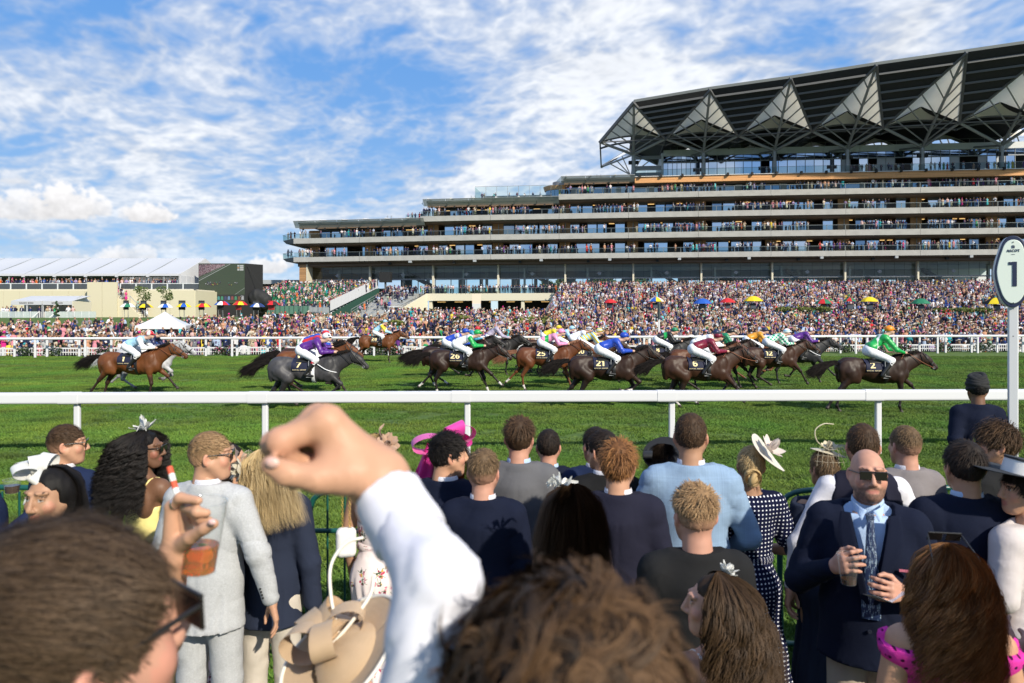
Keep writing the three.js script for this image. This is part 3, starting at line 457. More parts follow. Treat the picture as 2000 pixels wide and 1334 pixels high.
// ------------------------------------------------------------------ terraces in front of the grandstand
const gAt = (v) => V(v.x, groundY(v.x, -v.z), v.z);
const terraceY = (t) => mixn(2.0, 7.5, Math.ceil(t * 15) / 15);       // t: 0 at the front, 1 at the top
{
  const t = thing('viewing_terrace', 'stepped grey concrete viewing terrace packed with standing racegoers', 'terrace');
  for (let i = 0; i < 15; i++) { const b1 = -36 + i * 2.3, b0 = b1 + 2.3; part('step', block(1096 - i * .4, 2250, b1, i === 14 ? -1.85 : b0 + .4, 1.2, mixn(2.0, 7.5, (i + 1) / 15)), M.grey, t); }
  for (let k = 0; k < 6; k++) for (const b of [-30, -20, -10]) { const u = 1150 + k * 150 + (b + 30) * 2, y = terraceY((b + 36) / 34.5); const g = [bar(SP(u, b, y + 1.05), SP(u + 60, b, y + 1.05), .06), bar(SP(u, b, y + .6), SP(u + 60, b, y + .6), .05)]; for (let j = 0; j < 4; j++) g.push(bar(SP(u + j * 20, b, y), SP(u + j * 20, b, y + 1.05), .06)); part('crush_barrier', merge(g), M.rail, t); }
  part('stair_rail', merge([bar(SP(1092, -33, 3), SP(1097, -2, 8.2), .12, .5), bar(SP(1092, -33, 1.6), SP(1092, -33, 3.2), .1)]), M.steel, t);
  // the cream terrace with the balcony and the stairs
  const c = thing('cream_terrace', 'raised cream terrace with railing above a dark covered walkway', 'terrace');
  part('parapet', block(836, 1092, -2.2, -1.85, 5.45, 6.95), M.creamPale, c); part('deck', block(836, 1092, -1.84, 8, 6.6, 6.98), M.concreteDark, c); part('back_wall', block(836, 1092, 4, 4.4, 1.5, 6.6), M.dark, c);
  for (const x of [842, 930, 968, 1020, 1075]) part('pier', block(x, x + 6, -1.8, -1, 1.5, 5.4), M.creamPale, c);
  for (let k = 0; k < 7; k++) part('strip_light', block(852 + k * 34, 868 + k * 34, 1, 1.2, 5.2, 5.28), M.lamp, c);
  for (let k = 0; k < 30; k++) { const u = mixn(838, 1090, k / 30), w = mixn(838, 1090, (k + 1) / 30); const g = part('balustrade_pane', quad(SP(u + .3, -2, 7.05), SP(w - .3, -2, 7.05), SP(w - .3, -2, 8.0), SP(u + .3, -2, 8.0)), M.tealPane, c); part('post', block(w - .2, w + .2, -2.05, -1.95, 6.95, 8.1), M.rail, g); }
  part('handrail', bar(SP(838, -2, 8.1), SP(1090, -2, 8.1), .08), M.rail, c);
  for (let i = 0; i < 2; i++) { const x = [933, 968][i]; part('banner', block(x, x + [16, 13][i], -6, -5.9, 1.8, [6.7, 5.3][i]), i ? std(C(.5, .62, .72), .8) : std(C(.78, .62, .5), .8), c); part('banner_panel', block(x, x + [16, 13][i], -6.02, -5.88, 1.8, [4.8, 3][i]), M.white, c); }
  const s = thing('stairway', 'wide flight of steps with steel handrails between the green stand and cream terrace', 'stairs');
  for (let i = 0; i < 16; i++) { const f = i / 16; part('step', block(mixn(735, 758, f), mixn(806, 822, f), -16 + i * .9, -15.05 + i * .9 + .3, 1.0, mixn(2.3, 6.95, (i + 1) / 16)), i % 2 ? M.concrete : M.grey, s); }
  part('side_wall', hexa([SP(804, -15, 1.5), SP(806, -15, 1.5), SP(840, -2, 1.5), SP(837, -2, 1.5)], [SP(804, -15, 2.6), SP(806, -15, 2.6), SP(840, -2, 6.95), SP(837, -2, 6.95)]), M.creamPale, s);
  for (const [a, b] of [[738, 760], [757, 776], [776, 792], [806, 838]]) { const g = [bar(SP(a, -16, 3.6), SP(b, -1.8, 8), .07), bar(SP(a, -16, 3.1), SP(b, -1.8, 7.5), .05)]; for (let k = 0; k < 6; k++) g.push(bar(SP(mixn(a, b, k / 6), mixn(-16, -1.8, k / 6), mixn(2.5, 7, k / 6)), SP(mixn(a, b, k / 6), mixn(-16, -1.8, k / 6), mixn(3.6, 8, k / 6)), .06)); part('handrail', merge(g), M.steel, s); }
  const kio = part('kiosk', block(801, 814, -14, -11, 1.5, 4.0), std(C(.02, .09, .24), .6), s); part('kiosk_roof', block(799, 816, -14.3, -10.8, 4.0, 4.2), M.white, kio);
}
// the green-seated stand
const seatQ = (u, v) => { const x = mixn(mixn(505, 572, v), mixn(702, 744, v), u), b = mixn(-17, -3, v); return SP(x, b, mixn(4.0, 8.9, Math.floor(v * 14 + .001) / 14)); };
{
  const t = thing('seated_stand', 'raked open stand of green plastic seats filled with spectators', 'stand');
  for (let i = 0; i < 14; i++) { const v0 = i / 14, v1 = (i + 1) / 14, y = mixn(4.0, 8.9, v0) , xa = mixn(505, 572, v0), xb = mixn(702, 744, v0), b0 = mixn(-17, -3, v0), b1 = mixn(-17, -3, v1); part('step', block(xa, xb, b0, b1 + .3, y - 1.2, y), M.grey, t); }
  const seats = [], r = rng(3); for (let i = 1; i < 14; i++) for (let k = 0; k < 34; k++) { const p = seatQ((k + .5) / 34, i / 14); seats.push(box(.44, .06, .4, p.x, p.y + .42, p.z), box(.44, .42, .05, p.x, p.y + .62, p.z - .2)); }
  tag(part('seats', merge(seats), M.seat, t), null, null, null, 'stuff');
  part('front_panel', block(520, 672, -18.3, -18.1, 2.7, 4.3), std(C(.10, .22, .17), .6), t); part('front_skirt', block(515, 702, -18, -17.5, 1, 2.9), M.greenDark, t);
  const g = []; for (let k = 0; k < 24; k++) g.push(bar(SP(512 + k * 8, -18.6, 2.7), SP(512 + k * 8, -18.6, 4.6), .05)); g.push(bar(SP(512, -18.6, 4.6), SP(700, -18.6, 4.6), .06)); part('front_railing', merge(g), M.rail, t);
  for (let k = 0; k < 14; k++) { const a = k / 14, b = (k + .96) / 14; const q = (v, o) => SP(mixn(705, 747, v), mixn(-17.2, -3, v), mixn(4.0, 8.9, v) + o); part('flank_panel', hexa([q(a, -.7), q(b, -.7), q(b, -.7).addScaledVector(AL, .06), q(a, -.7).addScaledVector(AL, .06)].reverse(), [q(a, 1.25), q(b, 1.25), q(b, 1.25).addScaledVector(AL, .06), q(a, 1.25).addScaledVector(AL, .06)].reverse()), M.whiteSoft, t); }
  const q = (x, b, y) => SP(x, b, y); part('flank_wall', hexa([q(700, -16, .5), q(748, -3, .5), q(749.5, -3, .5), q(701.5, -16, .5)].reverse(), [q(700, -16, 3.2), q(748, -3, 8.1), q(749.5, -3, 8.1), q(701.5, -16, 3.2)].reverse()), M.greenDark, t);
  for (const x of [518, 660, 690]) part('stair_rail', merge([bar(SP(x, -18.5, 4.6), SP(x + 18, -24, 2.4), .07), bar(SP(x, -18.5, 4.1), SP(x + 18, -24, 1.9), .05), bar(SP(x + 18, -24, 1), SP(x + 18, -24, 2.4), .06)]), M.rail, t);
  for (let k = 0; k < 10; k++) { const v = k / 10; part('flank_panel', block(mixn(500, 572, v), mixn(502, 574, v) + 1, mixn(-17, -3, v), mixn(-15.7, -1.7, v), 3.4, mixn(4.6, 9.6, v)), M.whiteSoft, t); }
}
// low brown building between the screen and the grandstand
{
  const t = thing('store_building', 'long low brown shed with flat grey roof between the big screen and grandstand', 'building');
  const a = U(462, 570, 8.3), b = U(585, 570, 8.3); const w = (y0, y1, d0, d1, e) => hexa([V(a.x - e, y0, a.z + d0), V(b.x + e, y0, b.z + d0), V(b.x + e, y0, b.z - d1), V(a.x - e, y0, a.z - d1)], [V(a.x - e, y1, a.z + d0), V(b.x + e, y1, b.z + d0), V(b.x + e, y1, b.z - d1), V(a.x - e, y1, a.z - d1)]);
  part('wall', w(1, 9.7, 0, 8, 0), std(C(.06, .04, .032), .8), t); part('roof', w(9.75, 10.7, .6, 9, .5), M.grey, t);
}
// ------------------------------------------------------------------ the big screen
{
  const q = 11.2, a = U(388, 592, q), b = U(478, 515, q), t = thing('video_screen', 'large outdoor video screen showing the race, black scaffold box behind', 'screen');
  const tex = canvasTex(1024, 880, (g, w, h) => {
    const r = rng(8); g.fillStyle = '#33462a'; g.fillRect(0, 0, w, h);
    for (let i = 0; i < 2600; i++) { const y = r() * h; g.fillStyle = `rgba(${50 + r() * 30},${72 + r() * 30},${34 + r() * 16},.25)`; g.fillRect(r() * w, y, 30 + r() * 80, 3); }
    g.fillStyle = '#4d2f3c'; g.beginPath(); g.moveTo(0, 20); g.lineTo(600, 0); g.lineTo(560, 40); g.lineTo(0, 290); g.fill();
    for (let i = 0; i < 2200; i++) { const x = r() * 580, y = 15 + r() * (275 - x * .45); g.fillStyle = ['#d8c4c4', '#8f4a5a', '#2c2534', '#c98a96', '#6a5560', '#e8e0e0'][Math.floor(r() * 6)]; g.fillRect(x, y, 6, 7); }
    g.strokeStyle = '#cfd3d0'; g.lineWidth = 9; g.beginPath(); g.moveTo(0, 385); g.lineTo(700, 10); g.stroke(); g.lineWidth = 3; g.beginPath(); g.moveTo(0, 345); g.lineTo(650, 0); g.stroke();
    for (let i = 0; i < 26; i++) { const x = 130 + r() * 330 + (i > 20 ? 420 : 0), y = 410 + r() * 70; g.fillStyle = '#20150f'; g.fillRect(x, y, 36, 14); g.fillRect(x + 4, y + 12, 5, 18); g.fillRect(x + 26, y + 12, 5, 18); g.fillStyle = ['#c8d0e0', '#a33', '#338', '#d8d040', '#eee', '#5a8'][i % 6]; g.fillRect(x + 10, y - 12, 16, 14); }
    g.fillStyle = '#d6d8d4'; for (let i = 0; i < 3; i++) { g.fillRect(860, 30 + i * 44, 46, 34); g.fillRect(916, 30 + i * 44, 80, 34); }
    g.fillStyle = '#c98f50'; g.fillRect(862, 76, 40, 28);
    g.lineWidth = 5; g.beginPath(); g.moveTo(760, 720); g.lineTo(1024, 540); g.stroke();
    g.fillStyle = '#161b17'; g.fillRect(90, 690, 934, 130);
    for (let i = 0; i < 12; i++) { g.fillStyle = ['#b8402e', '#2f8a52', '#4aa08a', '#b8c0bc', '#48a8a0', '#3aa07a', '#38407a', '#7aa0c8', '#a04848', '#4aa070', '#8a5030', '#c8c8c8'][i]; g.beginPath(); g.arc(140 + i * 76, 752, 26, 0, 7); g.fill(); g.fillRect(112 + i * 76, 772, 56, 34); }
    g.strokeStyle = '#ddd'; g.lineWidth = 6; g.beginPath(); g.arc(965, 752, 40, 3.4, 6); g.stroke();
  });
  part('housing', hexa([V(a.x - .05, a.y - .1, a.z - .06), V(b.x + .1, a.y - .1, a.z - .06), V(b.x + 2.0, a.y - .1, a.z - 3.4), V(a.x + 1.4, a.y - .1, a.z - 3.4)], [V(a.x - .05, b.y + .05, a.z - .06), V(b.x + .1, b.y + .05, a.z - .06), V(b.x + 2.0, b.y + .05, a.z - 3.4), V(a.x + 1.4, b.y + .05, a.z - 3.4)]), M.black, t);
  const s = part('screen', quad(V(a.x, a.y, a.z), V(b.x, a.y, a.z), V(b.x, b.y, a.z), V(a.x, b.y, a.z)), new THREE.MeshStandardMaterial({ color: C(.02, .02, .02), roughness: .5, emissive: 0xffffff, emissiveMap: tex, emissiveIntensity: .62 }), t);
  part('scaffold_base', box(9.6, 5.2, 4, (a.x + b.x) / 2 + 1, a.y - 2.7, a.z - 1.9), M.black, t);
  const B = new Body(), r = rng(4); for (let i = 0; i < 9; i++) B.ell([b.x + 1.2 + r() * 1.9, a.y - 1 + r() * 3.6, a.z - .6 - r() * 1.4], [.9 + r() * .5, .8 + r() * .8, .8], { k: .5 });
  part('cloth_wrap', B.mesh(.18, { disp: (x, y, z) => .16 * n3(x * 2.2, y * 1.2, z * 2.2) }), M.black, t);
  part('guy_rope', rod(V(b.x + .3, b.y - .4, a.z - .3), V(b.x + 2.6, a.y + 3.2, a.z - .5), .04), M.black, t);
}
// ------------------------------------------------------------------ marquee on its raised deck, food stalls below
function letters(text, font, size, depth) { const sh = font.generateShapes(text, size); const g = new THREE.ExtrudeGeometry(sh, { depth, bevelEnabled: false, curveSegments: 3 }); g.computeBoundingBox(); g.translate(-(g.boundingBox.min.x + g.boundingBox.max.x) / 2, 0, 0); return g; }
const fontSans = await new FontLoader().loadAsync('fonts/droid/droid_sans_bold.typeface.json');
{
  const qe = 11.5, qr = 10.6, Z0 = -FL / qe, Zr = -FL / qr, yE = 9.5, yR = 12.95, xs = []; for (let i = -5; i <= 7; i++) xs.push((350 - 1000) / qe - (6 - i) * 5.28 + .0);
  const X = xs.filter((x) => x <= (352 - 1000) / qe + .1), t = thing('marquee', 'long white frame marquee with ridged roof standing on a raised deck', 'marquee'), Xe = X[X.length - 1], Zb = Zr - (Zr - Z0) * -1;
  for (let i = 0; i < X.length - 1; i++) {
    const a = X[i] + .04, b = X[i + 1] - .04;
    part('roof_panel', sheet((u, v) => { const d = 4 * v * (1 - v); return V(mixn(a, b, u), mixn(yE, yR, v) - .22 * d * (.4 + .6 * 4 * u * (1 - u)), mixn(Z0, Zr, v)); }, 6, 6, .05), M.whiteSoft, t);
    part('roof_panel', sheet((u, v) => V(mixn(b, a, u), mixn(yE, yR, v), mixn(Zr - 10.5, Zr, v)), 2, 2, .05), M.whiteSoft, t);
    part('eave_valance', box(b - a, .38, .06, (a + b) / 2, yE - .12, Z0 + .04), M.whiteSoft, t);
    part('leg', box(.16, 2.9, .16, X[i + 1], yE - 1.5, Z0 - .1), M.grey, t); part('leg', box(.12, 2.9, .12, (a + b) / 2, yE - 1.5, Z0 - .2), M.grey, t);
    part('rafter', bar(V(X[i], yE + .02, Z0), V(X[i], yR + .03, Zr), .1, .08), M.grey, t);
    part('corner_boot', box(.42, .5, .3, X[i], yE - .25, Z0 + .16), M.whiteSoft, t);
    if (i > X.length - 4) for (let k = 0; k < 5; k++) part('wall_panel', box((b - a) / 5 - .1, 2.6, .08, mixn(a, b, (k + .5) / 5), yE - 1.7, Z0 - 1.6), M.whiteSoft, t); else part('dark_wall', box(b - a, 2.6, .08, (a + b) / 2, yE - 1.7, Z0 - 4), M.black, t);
  }
  const gp = (y, z) => V(Xe, y, z), sh = new THREE.Shape([[0, 0], [0, yE], [Z0 - Zr, yR], [(Z0 - Zr) * 2 + .5, yE], [(Z0 - Zr) * 2 + .5, 0]].map(([a, b]) => new THREE.Vector2(a, b - (b ? 0 : -6.6)))); const gg = new THREE.ExtrudeGeometry(sh, { depth: .08, bevelEnabled: false }); gg.rotateY(Math.PI / 2); gg.translate(Xe, 0, Z0); part('gable', gg, M.white, t);
  for (let k = 0; k < 5; k++) for (let j = 0; j < 2; j++) part('gable_panel', box(.1, 1.25, 2.0, Xe + .1, 7.3 + j * 1.35, Z0 - 1.3 - k * 2.15), M.whiteSoft, t);
  // deck
  const d = thing('raised_deck', 'cream panelled deck with glass balustrade and outside stairs under the marquee', 'deck'), Zd = -FL / 12, dx = (p) => (p - 1000) / 12;
  for (let k = 0; k < 10; k++) part('wall_panel', box(2.62, 5.0, .3, dx(-40) + k * 2.65, 4.05, Zd), M.cream, d);
  for (let k = 0; k < 4; k++) part('wall_panel', box(3.9, 5.0, .3, dx(214) + k * 3.95 , 4.05, Zd - .02), M.cream, d);
  part('return_wall', box(.3, 5.0, 9, dx(214) + 13.9, 4.05, Zd - 4.4), M.cream, d);
  part('deck_floor', box(48, .3, 12, dx(90), 6.6, Zd - 5.9), M.creamPale, d);
  for (let k = 0; k < 14; k++) { const x = dx(-40) + k * 2.55; if (x > dx(188) && x < dx(226)) continue; const g = part('balustrade_pane', box(2.3, .82, .04, x + 1.27, 7.2, Zd + .02), phys(C(.2, .22, .24), .1, { transmission: .7, thickness: 0 }), d); part('post', box(.2, 1.05, .1, x, 7.2, Zd + .02), M.panel, g); part('top_rail', box(2.55, .1, .12, x + 1.27, 7.68, Zd + .02), M.panel, g); }
  // stair block
  for (let k = 0; k < 2; k++) part('stair_block', box(2.35, 6.6, .3, dx(201) + k * 2.4, 4.5, Zd + 2.2), M.cream, d);
  part('stair_block_side', box(.3, 6.6, 2.4, dx(188), 4.5, Zd + 1), M.cream, d);
  part('stair_wall', hexa([V(dx(220), .8, Zd + 2.05), V(dx(252), .8, Zd + 2.05), V(dx(252), .8, Zd + 1.8), V(dx(220), .8, Zd + 1.8)], [V(dx(220), 7.5, Zd + 2.05), V(dx(252), 4.6, Zd + 2.05), V(dx(252), 4.6, Zd + 1.8), V(dx(220), 7.5, Zd + 1.8)]), M.cream, d);
  part('stair_wall', hexa([V(dx(252.3), .8, Zd + 2.05), V(dx(306), .8, Zd + 2.05), V(dx(306), .8, Zd + 1.8), V(dx(252.3), .8, Zd + 1.8)], [V(dx(252.3), 4.9, Zd + 2.05), V(dx(306), 1.0, Zd + 2.05), V(dx(306), 1.0, Zd + 1.8), V(dx(252.3), 4.9, Zd + 1.8)]), M.cream, d);
  for (let i = 0; i < 18; i++) part('step', box(.42, .25, 1.6, dx(222) + i * .4, 6.5 - i * .3, Zd + 1), M.creamPale, d);
  part('stair_rail', merge([bar(V(dx(220), 7.9, Zd + 1.9), V(dx(252), 5.3, Zd + 1.9), .08), bar(V(dx(252), 5.6, Zd + 1.9), V(dx(266), 5.6, Zd + 1.9), .08), bar(V(dx(266), 5.6, Zd + 1.9), V(dx(306), 2.0, Zd + 1.9), .08), bar(V(dx(266), 4, Zd + 1.9), V(dx(266), 5.6, Zd + 1.9), .07), bar(V(dx(280), 3, Zd + 1.9), V(dx(280), 4.4, Zd + 1.9), .07)]), M.grey, d);
  // food stalls
  const qs = 13.4, Zs = -FL / qs, sx = (p) => (p - 1000) / qs;
  for (const [i, name, px0, px1] of [[0, 'BAKED BIRD', 22, 82], [1, 'MEXICAN', 83, 141]]) {
    const s = thing('food_stall', 'white food stall with ' + (i ? 'Mexican' : 'baked bird') + ' sign on its fascia below the marquee deck', 'food stall', [0, 0, 0], 0), a = sx(px0), b = sx(px1), Y0 = 2.0;
    part('roof', sheet((u, v) => V(mixn(a, b, u) + v * .9, mixn(4.6, 5.4, v), mixn(Zs, Zs - 3, v)), 2, 2, .05), M.whiteSoft, s);
    part('fascia', box(b - a, .55, .08, (a + b) / 2, 4.33, Zs), M.whiteSoft, s);
    const L = letters(name, fontSans, .26, .02); L.translate((a + b) / 2, 4.21, Zs + .05); part('lettering', L, std(C(.15, .15, .15), .7), s);
    for (const x of [a, (a + b) / 2, b]) part('post', box(.14, 2.4, .14, x, 3.1, Zs - .1), M.whiteSoft, s);
    part('back_wall', box(b - a, 2.4, .1, (a + b) / 2, 3.1, Zs - 2.8), std(C(.35, .33, .3), .9), s); part('counter', box(b - a - .2, 1.05, .7, (a + b) / 2, 2.5, Zs - .9), std(C(.62, .6, .58), .7), s);
    if (i) { part('gable', hexa([V(b + .02, 1.5, Zs), V(b + .1, 1.5, Zs), V(b + .1, 1.5, Zs - 4.6), V(b + .02, 1.5, Zs - 4.6)].reverse(), [V(b + .02, 4.6, Zs), V(b + .1, 4.6, Zs), V(b + .1, 4.6, Zs - 4.6), V(b + .02, 4.6, Zs - 4.6)].reverse()), M.creamPale, s); part('gable_top', sheet((u, v) => V(b + .06, mixn(4.6, 4.6 + .9 * (1 - Math.abs(u * 2 - 1)), v), Zs - u * 4.6), 8, 1, .06), M.whiteSoft, s); }
  }
  const f = thing('stall_deck', 'cream stall deck with frosted glass balustrade and two white stair rails', 'deck'), q2 = 14, Zf = -FL / q2, fx = (p) => (p - 1000) / q2;
  part('deck_base', box(fx(146) - fx(-60), 1.3, .2, (fx(146) + fx(-60)) / 2, 1.35, Zf), M.creamPale, f); part('deck_floor', box(fx(146) - fx(-60), .12, 6, (fx(146) + fx(-60)) / 2, 2.0, Zf - 3.1), M.creamPale, f);
  for (let k = 0; k < 16; k++) { const x = fx(-40) + k * 1.02; const px = 1000 + x * q2; if ((px > 74 && px < 84)) continue; const g = part('balustrade_pane', box(.94, .95, .03, x + .5, 2.6, Zf + .02), phys(C(.75, .8, .8), .3, { transmission: .6, thickness: 0 }), f); part('post', box(.07, 1.1, .07, x, 2.55, Zf + .02), M.white, g); }
  for (const p of [58, 92]) part('stair_rail', merge([bar(V(fx(p), .9, Zf + 1.9), V(fx(p + 20), 3.1, Zf + .1), .1), bar(V(fx(p), .3, Zf + 1.9), V(fx(p), .9, Zf + 1.9), .08), bar(V(fx(p + 20), 2, Zf + .1), V(fx(p + 20), 3.1, Zf + .1), .1)]), M.white, f);
  // spiral topiary
  const tp = thing('topiary', 'dark green spiral topiary bush in front of the stall deck', 'topiary', [fx(120), groundY(fx(120), -Zf - 1), Zf + 1]);
  const sp = []; for (let k = 0; k <= 40; k++) { const u = k / 40, a = u * 17, rr = .34 * (1 - u * .8); sp.push([Math.cos(a) * rr, .3 + u * 2.0, Math.sin(a) * rr]); } part('foliage', tube(sp, .13, 7, 80), std(C(.02, .045, .015), .9), tp); part('stem', rod(V(0, -.4, 0), V(0, 2, 0), .04), std(C(.05, .035, .02)), tp);
}
const places = [[-100, 'at left end'], [110, 'below the food stalls'], [230, 'left of the gazebo'], [330, 'by the white gazebo'], [440, 'below the big screen'], [540, 'below the striped umbrellas'], [640, 'below the green seats'], [740, 'below the stairway'], [850, 'below the ball shrubs'], [960, 'below the cream terrace'], [1080, 'by the cream terrace end'], [1190, 'below the first red umbrella'], [1290, 'below the tricolour umbrella'], [1400, 'below the blue umbrella'], [1540, 'right of the yellow umbrella'], [1650, 'below the striped right umbrellas'], [1760, 'right of second yellow umbrella'], [1870, 'right of the green umbrella'], [1960, 'left of the number sign'], [2100, 'behind the number sign']];
const placeAt = (px) => places.reduce((a, b) => Math.abs(b[0] - px) < Math.abs(a[0] - px) ? b : a)[1];
// ------------------------------------------------------------------ umbrellas of the bookmakers
{
  const r = rng(6), colr = { white: C(.75, .76, .75), green: C(.012, .16, .08), black: C(.015, .015, .015), yellow: C(.75, .56, .01), blue: C(.012, .09, .42), red: C(.55, .015, .02), navy: C(.02, .035, .12) };
  const mk = (px, py, w, cs, q, side) => {
    const top = U(px, py - w * .20, q), R0 = w / q / 2, gy = groundY(top.x, -top.z), words = cs.length === 1 ? cs[0] : cs.join(' and ');
    const t = thing('umbrella', `${words} ${cs.length > 1 ? 'panelled ' : ''}bookmaker umbrella ${side}`, 'umbrella', [top.x, gy, top.z], r() * 3), h = top.y - gy;
    for (let k = 0; k < 8; k++) { const a0 = k / 8 * Math.PI * 2, a1 = (k + 1) / 8 * Math.PI * 2; part('canopy_panel', sheet((u, v) => { const a = mixn(a0, a1, u), e = v * (1 - .06 * 4 * u * (1 - u) * v); return V(Math.cos(a) * R0 * e, h - .46 * R0 * 1.2 * v * v - .03, Math.sin(a) * R0 * e); }, 3, 5, .01), std(colr[cs[k % cs.length]], .7), t); }
    part('pole', rod(V(0, 0, 0), V(0, h, 0), .025), M.steel, t); part('ferrule', rod(V(0, h - .03, 0), V(0, h + .1, 0), .02, .01), M.steel, t);
    for (let k = 0; k < 8; k++) { const a = k / 8 * Math.PI * 2; part('rib', bar(V(0, h - .1, 0), V(Math.cos(a) * R0 * .97, h - .58 * R0, Math.sin(a) * R0 * .97), .015), M.steel, t); }
    // the bookmaker's board on its stand
    const b = thing('betting_board', `${cs[0] === 'red' ? 'red' : 'black'} betting board under the ${words} umbrella ${side}`.split(' ').slice(0, 16).join(' '), 'betting board', [top.x - .1, gy, top.z + .3], (r() - .5) * .5);
    part('board', new RoundedBoxGeometry(.85, 1.25, .1, 2, .03).translate(0, 1.75, 0), cs[0] === 'red' ? std(C(.3, .02, .02), .5) : M.black, b); part('panel', box(.7, .5, .02, 0, 1.95, .06), std(C(.06, .07, .09), .3), b); for (const s of [-.3, .3]) part('leg', rod(V(s, 0, -.1), V(s, 1.2, 0), .03), M.steel, b);
  };
  const L = [[250, ['white', 'green']], [284, ['yellow', 'black']], [323, ['white', 'blue']], [359, ['yellow', 'blue']], [397, ['yellow', 'red']], [434, ['blue', 'red', 'white']], [469, ['red', 'yellow']], [503, ['white', 'blue', 'navy']], [533, ['red', 'black']]];
  L.forEach(([x, c], i) => mk(x, [597, 598, 598, 597, 597, 593, 593, 597, 593][i], 30, c, 14.6, `${['first', 'second', 'third', 'fourth', 'fifth', 'sixth', 'seventh', 'eighth', 'last'][i]} of the marquee side row`));
  const Rr = [[1192, 589, 27, ['red']], [1281, 586, 32, ['blue', 'white', 'yellow']], [1372, 590, 38, ['blue']], [1421, 588, 32, ['red']], [1471, 585, 37, ['yellow']], [1609, 590, 36, ['red', 'green']], [1660, 586, 27, ['green', 'red']], [1698, 586, 34, ['yellow']], [1798, 590, 38, ['green']], [1945, 590, 46, ['yellow', 'black']]];
  Rr.forEach(([x, y, w, c], i) => mk(x, y, w, c, 15.2, `${['first', 'second', 'third', 'fourth', 'fifth', 'sixth', 'seventh', 'eighth', 'ninth', 'last'][i]} along the terrace foot`));
}
// ------------------------------------------------------------------ gazebo
{
  const q = 24, c = U(322, 638, q), w = 1.83, gy = groundY(c.x, -c.z), t = thing('gazebo', 'white pop-up gazebo with pointed roof in the crowd behind the far rail', 'gazebo', [c.x, gy, c.z], .28), e = c.y - gy;
  const cor = [[-w, -w], [w, -w], [w, w], [-w, w]];
  for (let k = 0; k < 4; k++) { const [ax, az] = cor[k], [bx, bz] = cor[(k + 1) % 4]; part('roof_panel', sheet((u, v) => { const s = 1 - v; return V(mixn(ax, bx, u) * s, e + .1 + 1.12 * Math.pow(v, 1.25), mixn(az, bz, u) * s); }, 6, 6, .02), M.white, t); part('valance', quad(V(ax, e - .16, az), V(bx, e - .16, bz), V(bx, e + .1, bz), V(ax, e + .1, az)), M.white, t); part('leg', rod(V(ax, 0, az), V(ax, e, az), .035), M.white, t); }
}
// ------------------------------------------------------------------ leaves in clumps: trees, shrubs and flower beds
function leafGeo(n, seed, shape, size, cols, flower) {
  const r = rng(seed), paths = [];
  for (let i = 0; i < n; i++) { const c = shape(r), a = r() * 6.3, b = r() * 2 - 1, d = V(Math.cos(a), b * .8, Math.sin(a)).multiplyScalar(size * (.6 + r() * .8)); const fl = flower && r() < flower[1]; paths.push({ pts: [c, c.clone().addScaledVector(d, .5).add(V(0, size * .1, 0)), c.clone().add(d)], w: fl ? 1.3 : .8 + r() * .5, side: V(r() - .5, r() - .5, r() - .5), k: r(), fl, taper: 0 }); }
  return ribbons(paths, size * .7, (p) => p.fl ? flower[0] : cols[0].clone().lerp(cols[1], p.k));
}
const leafMat = vcol({ roughness: .8, transmission: .25, thickness: 0 });
function plant(name, label, cat, pos, n, seed, shape, size, cols, flower, trunk) { const t = thing(name, label, cat, pos); part(trunk ? 'crown' : 'foliage', leafGeo(n, seed, shape, size, cols, flower), leafMat, t); if (trunk) part('trunk', trunk, std(C(.09, .07, .05), .9), t); return t; }
const blob = (cs) => (r) => { const c = cs[Math.floor(r() * cs.length)]; let v; do v = V(r() * 2 - 1, r() * 2 - 1, r() * 2 - 1); while (v.length() > 1); const l = v.length(); v.multiplyScalar(Math.pow(l, -.45)); return V(c[0] + v.x * c[3], c[1] + v.y * c[4], c[2] + v.z * c[3]); };
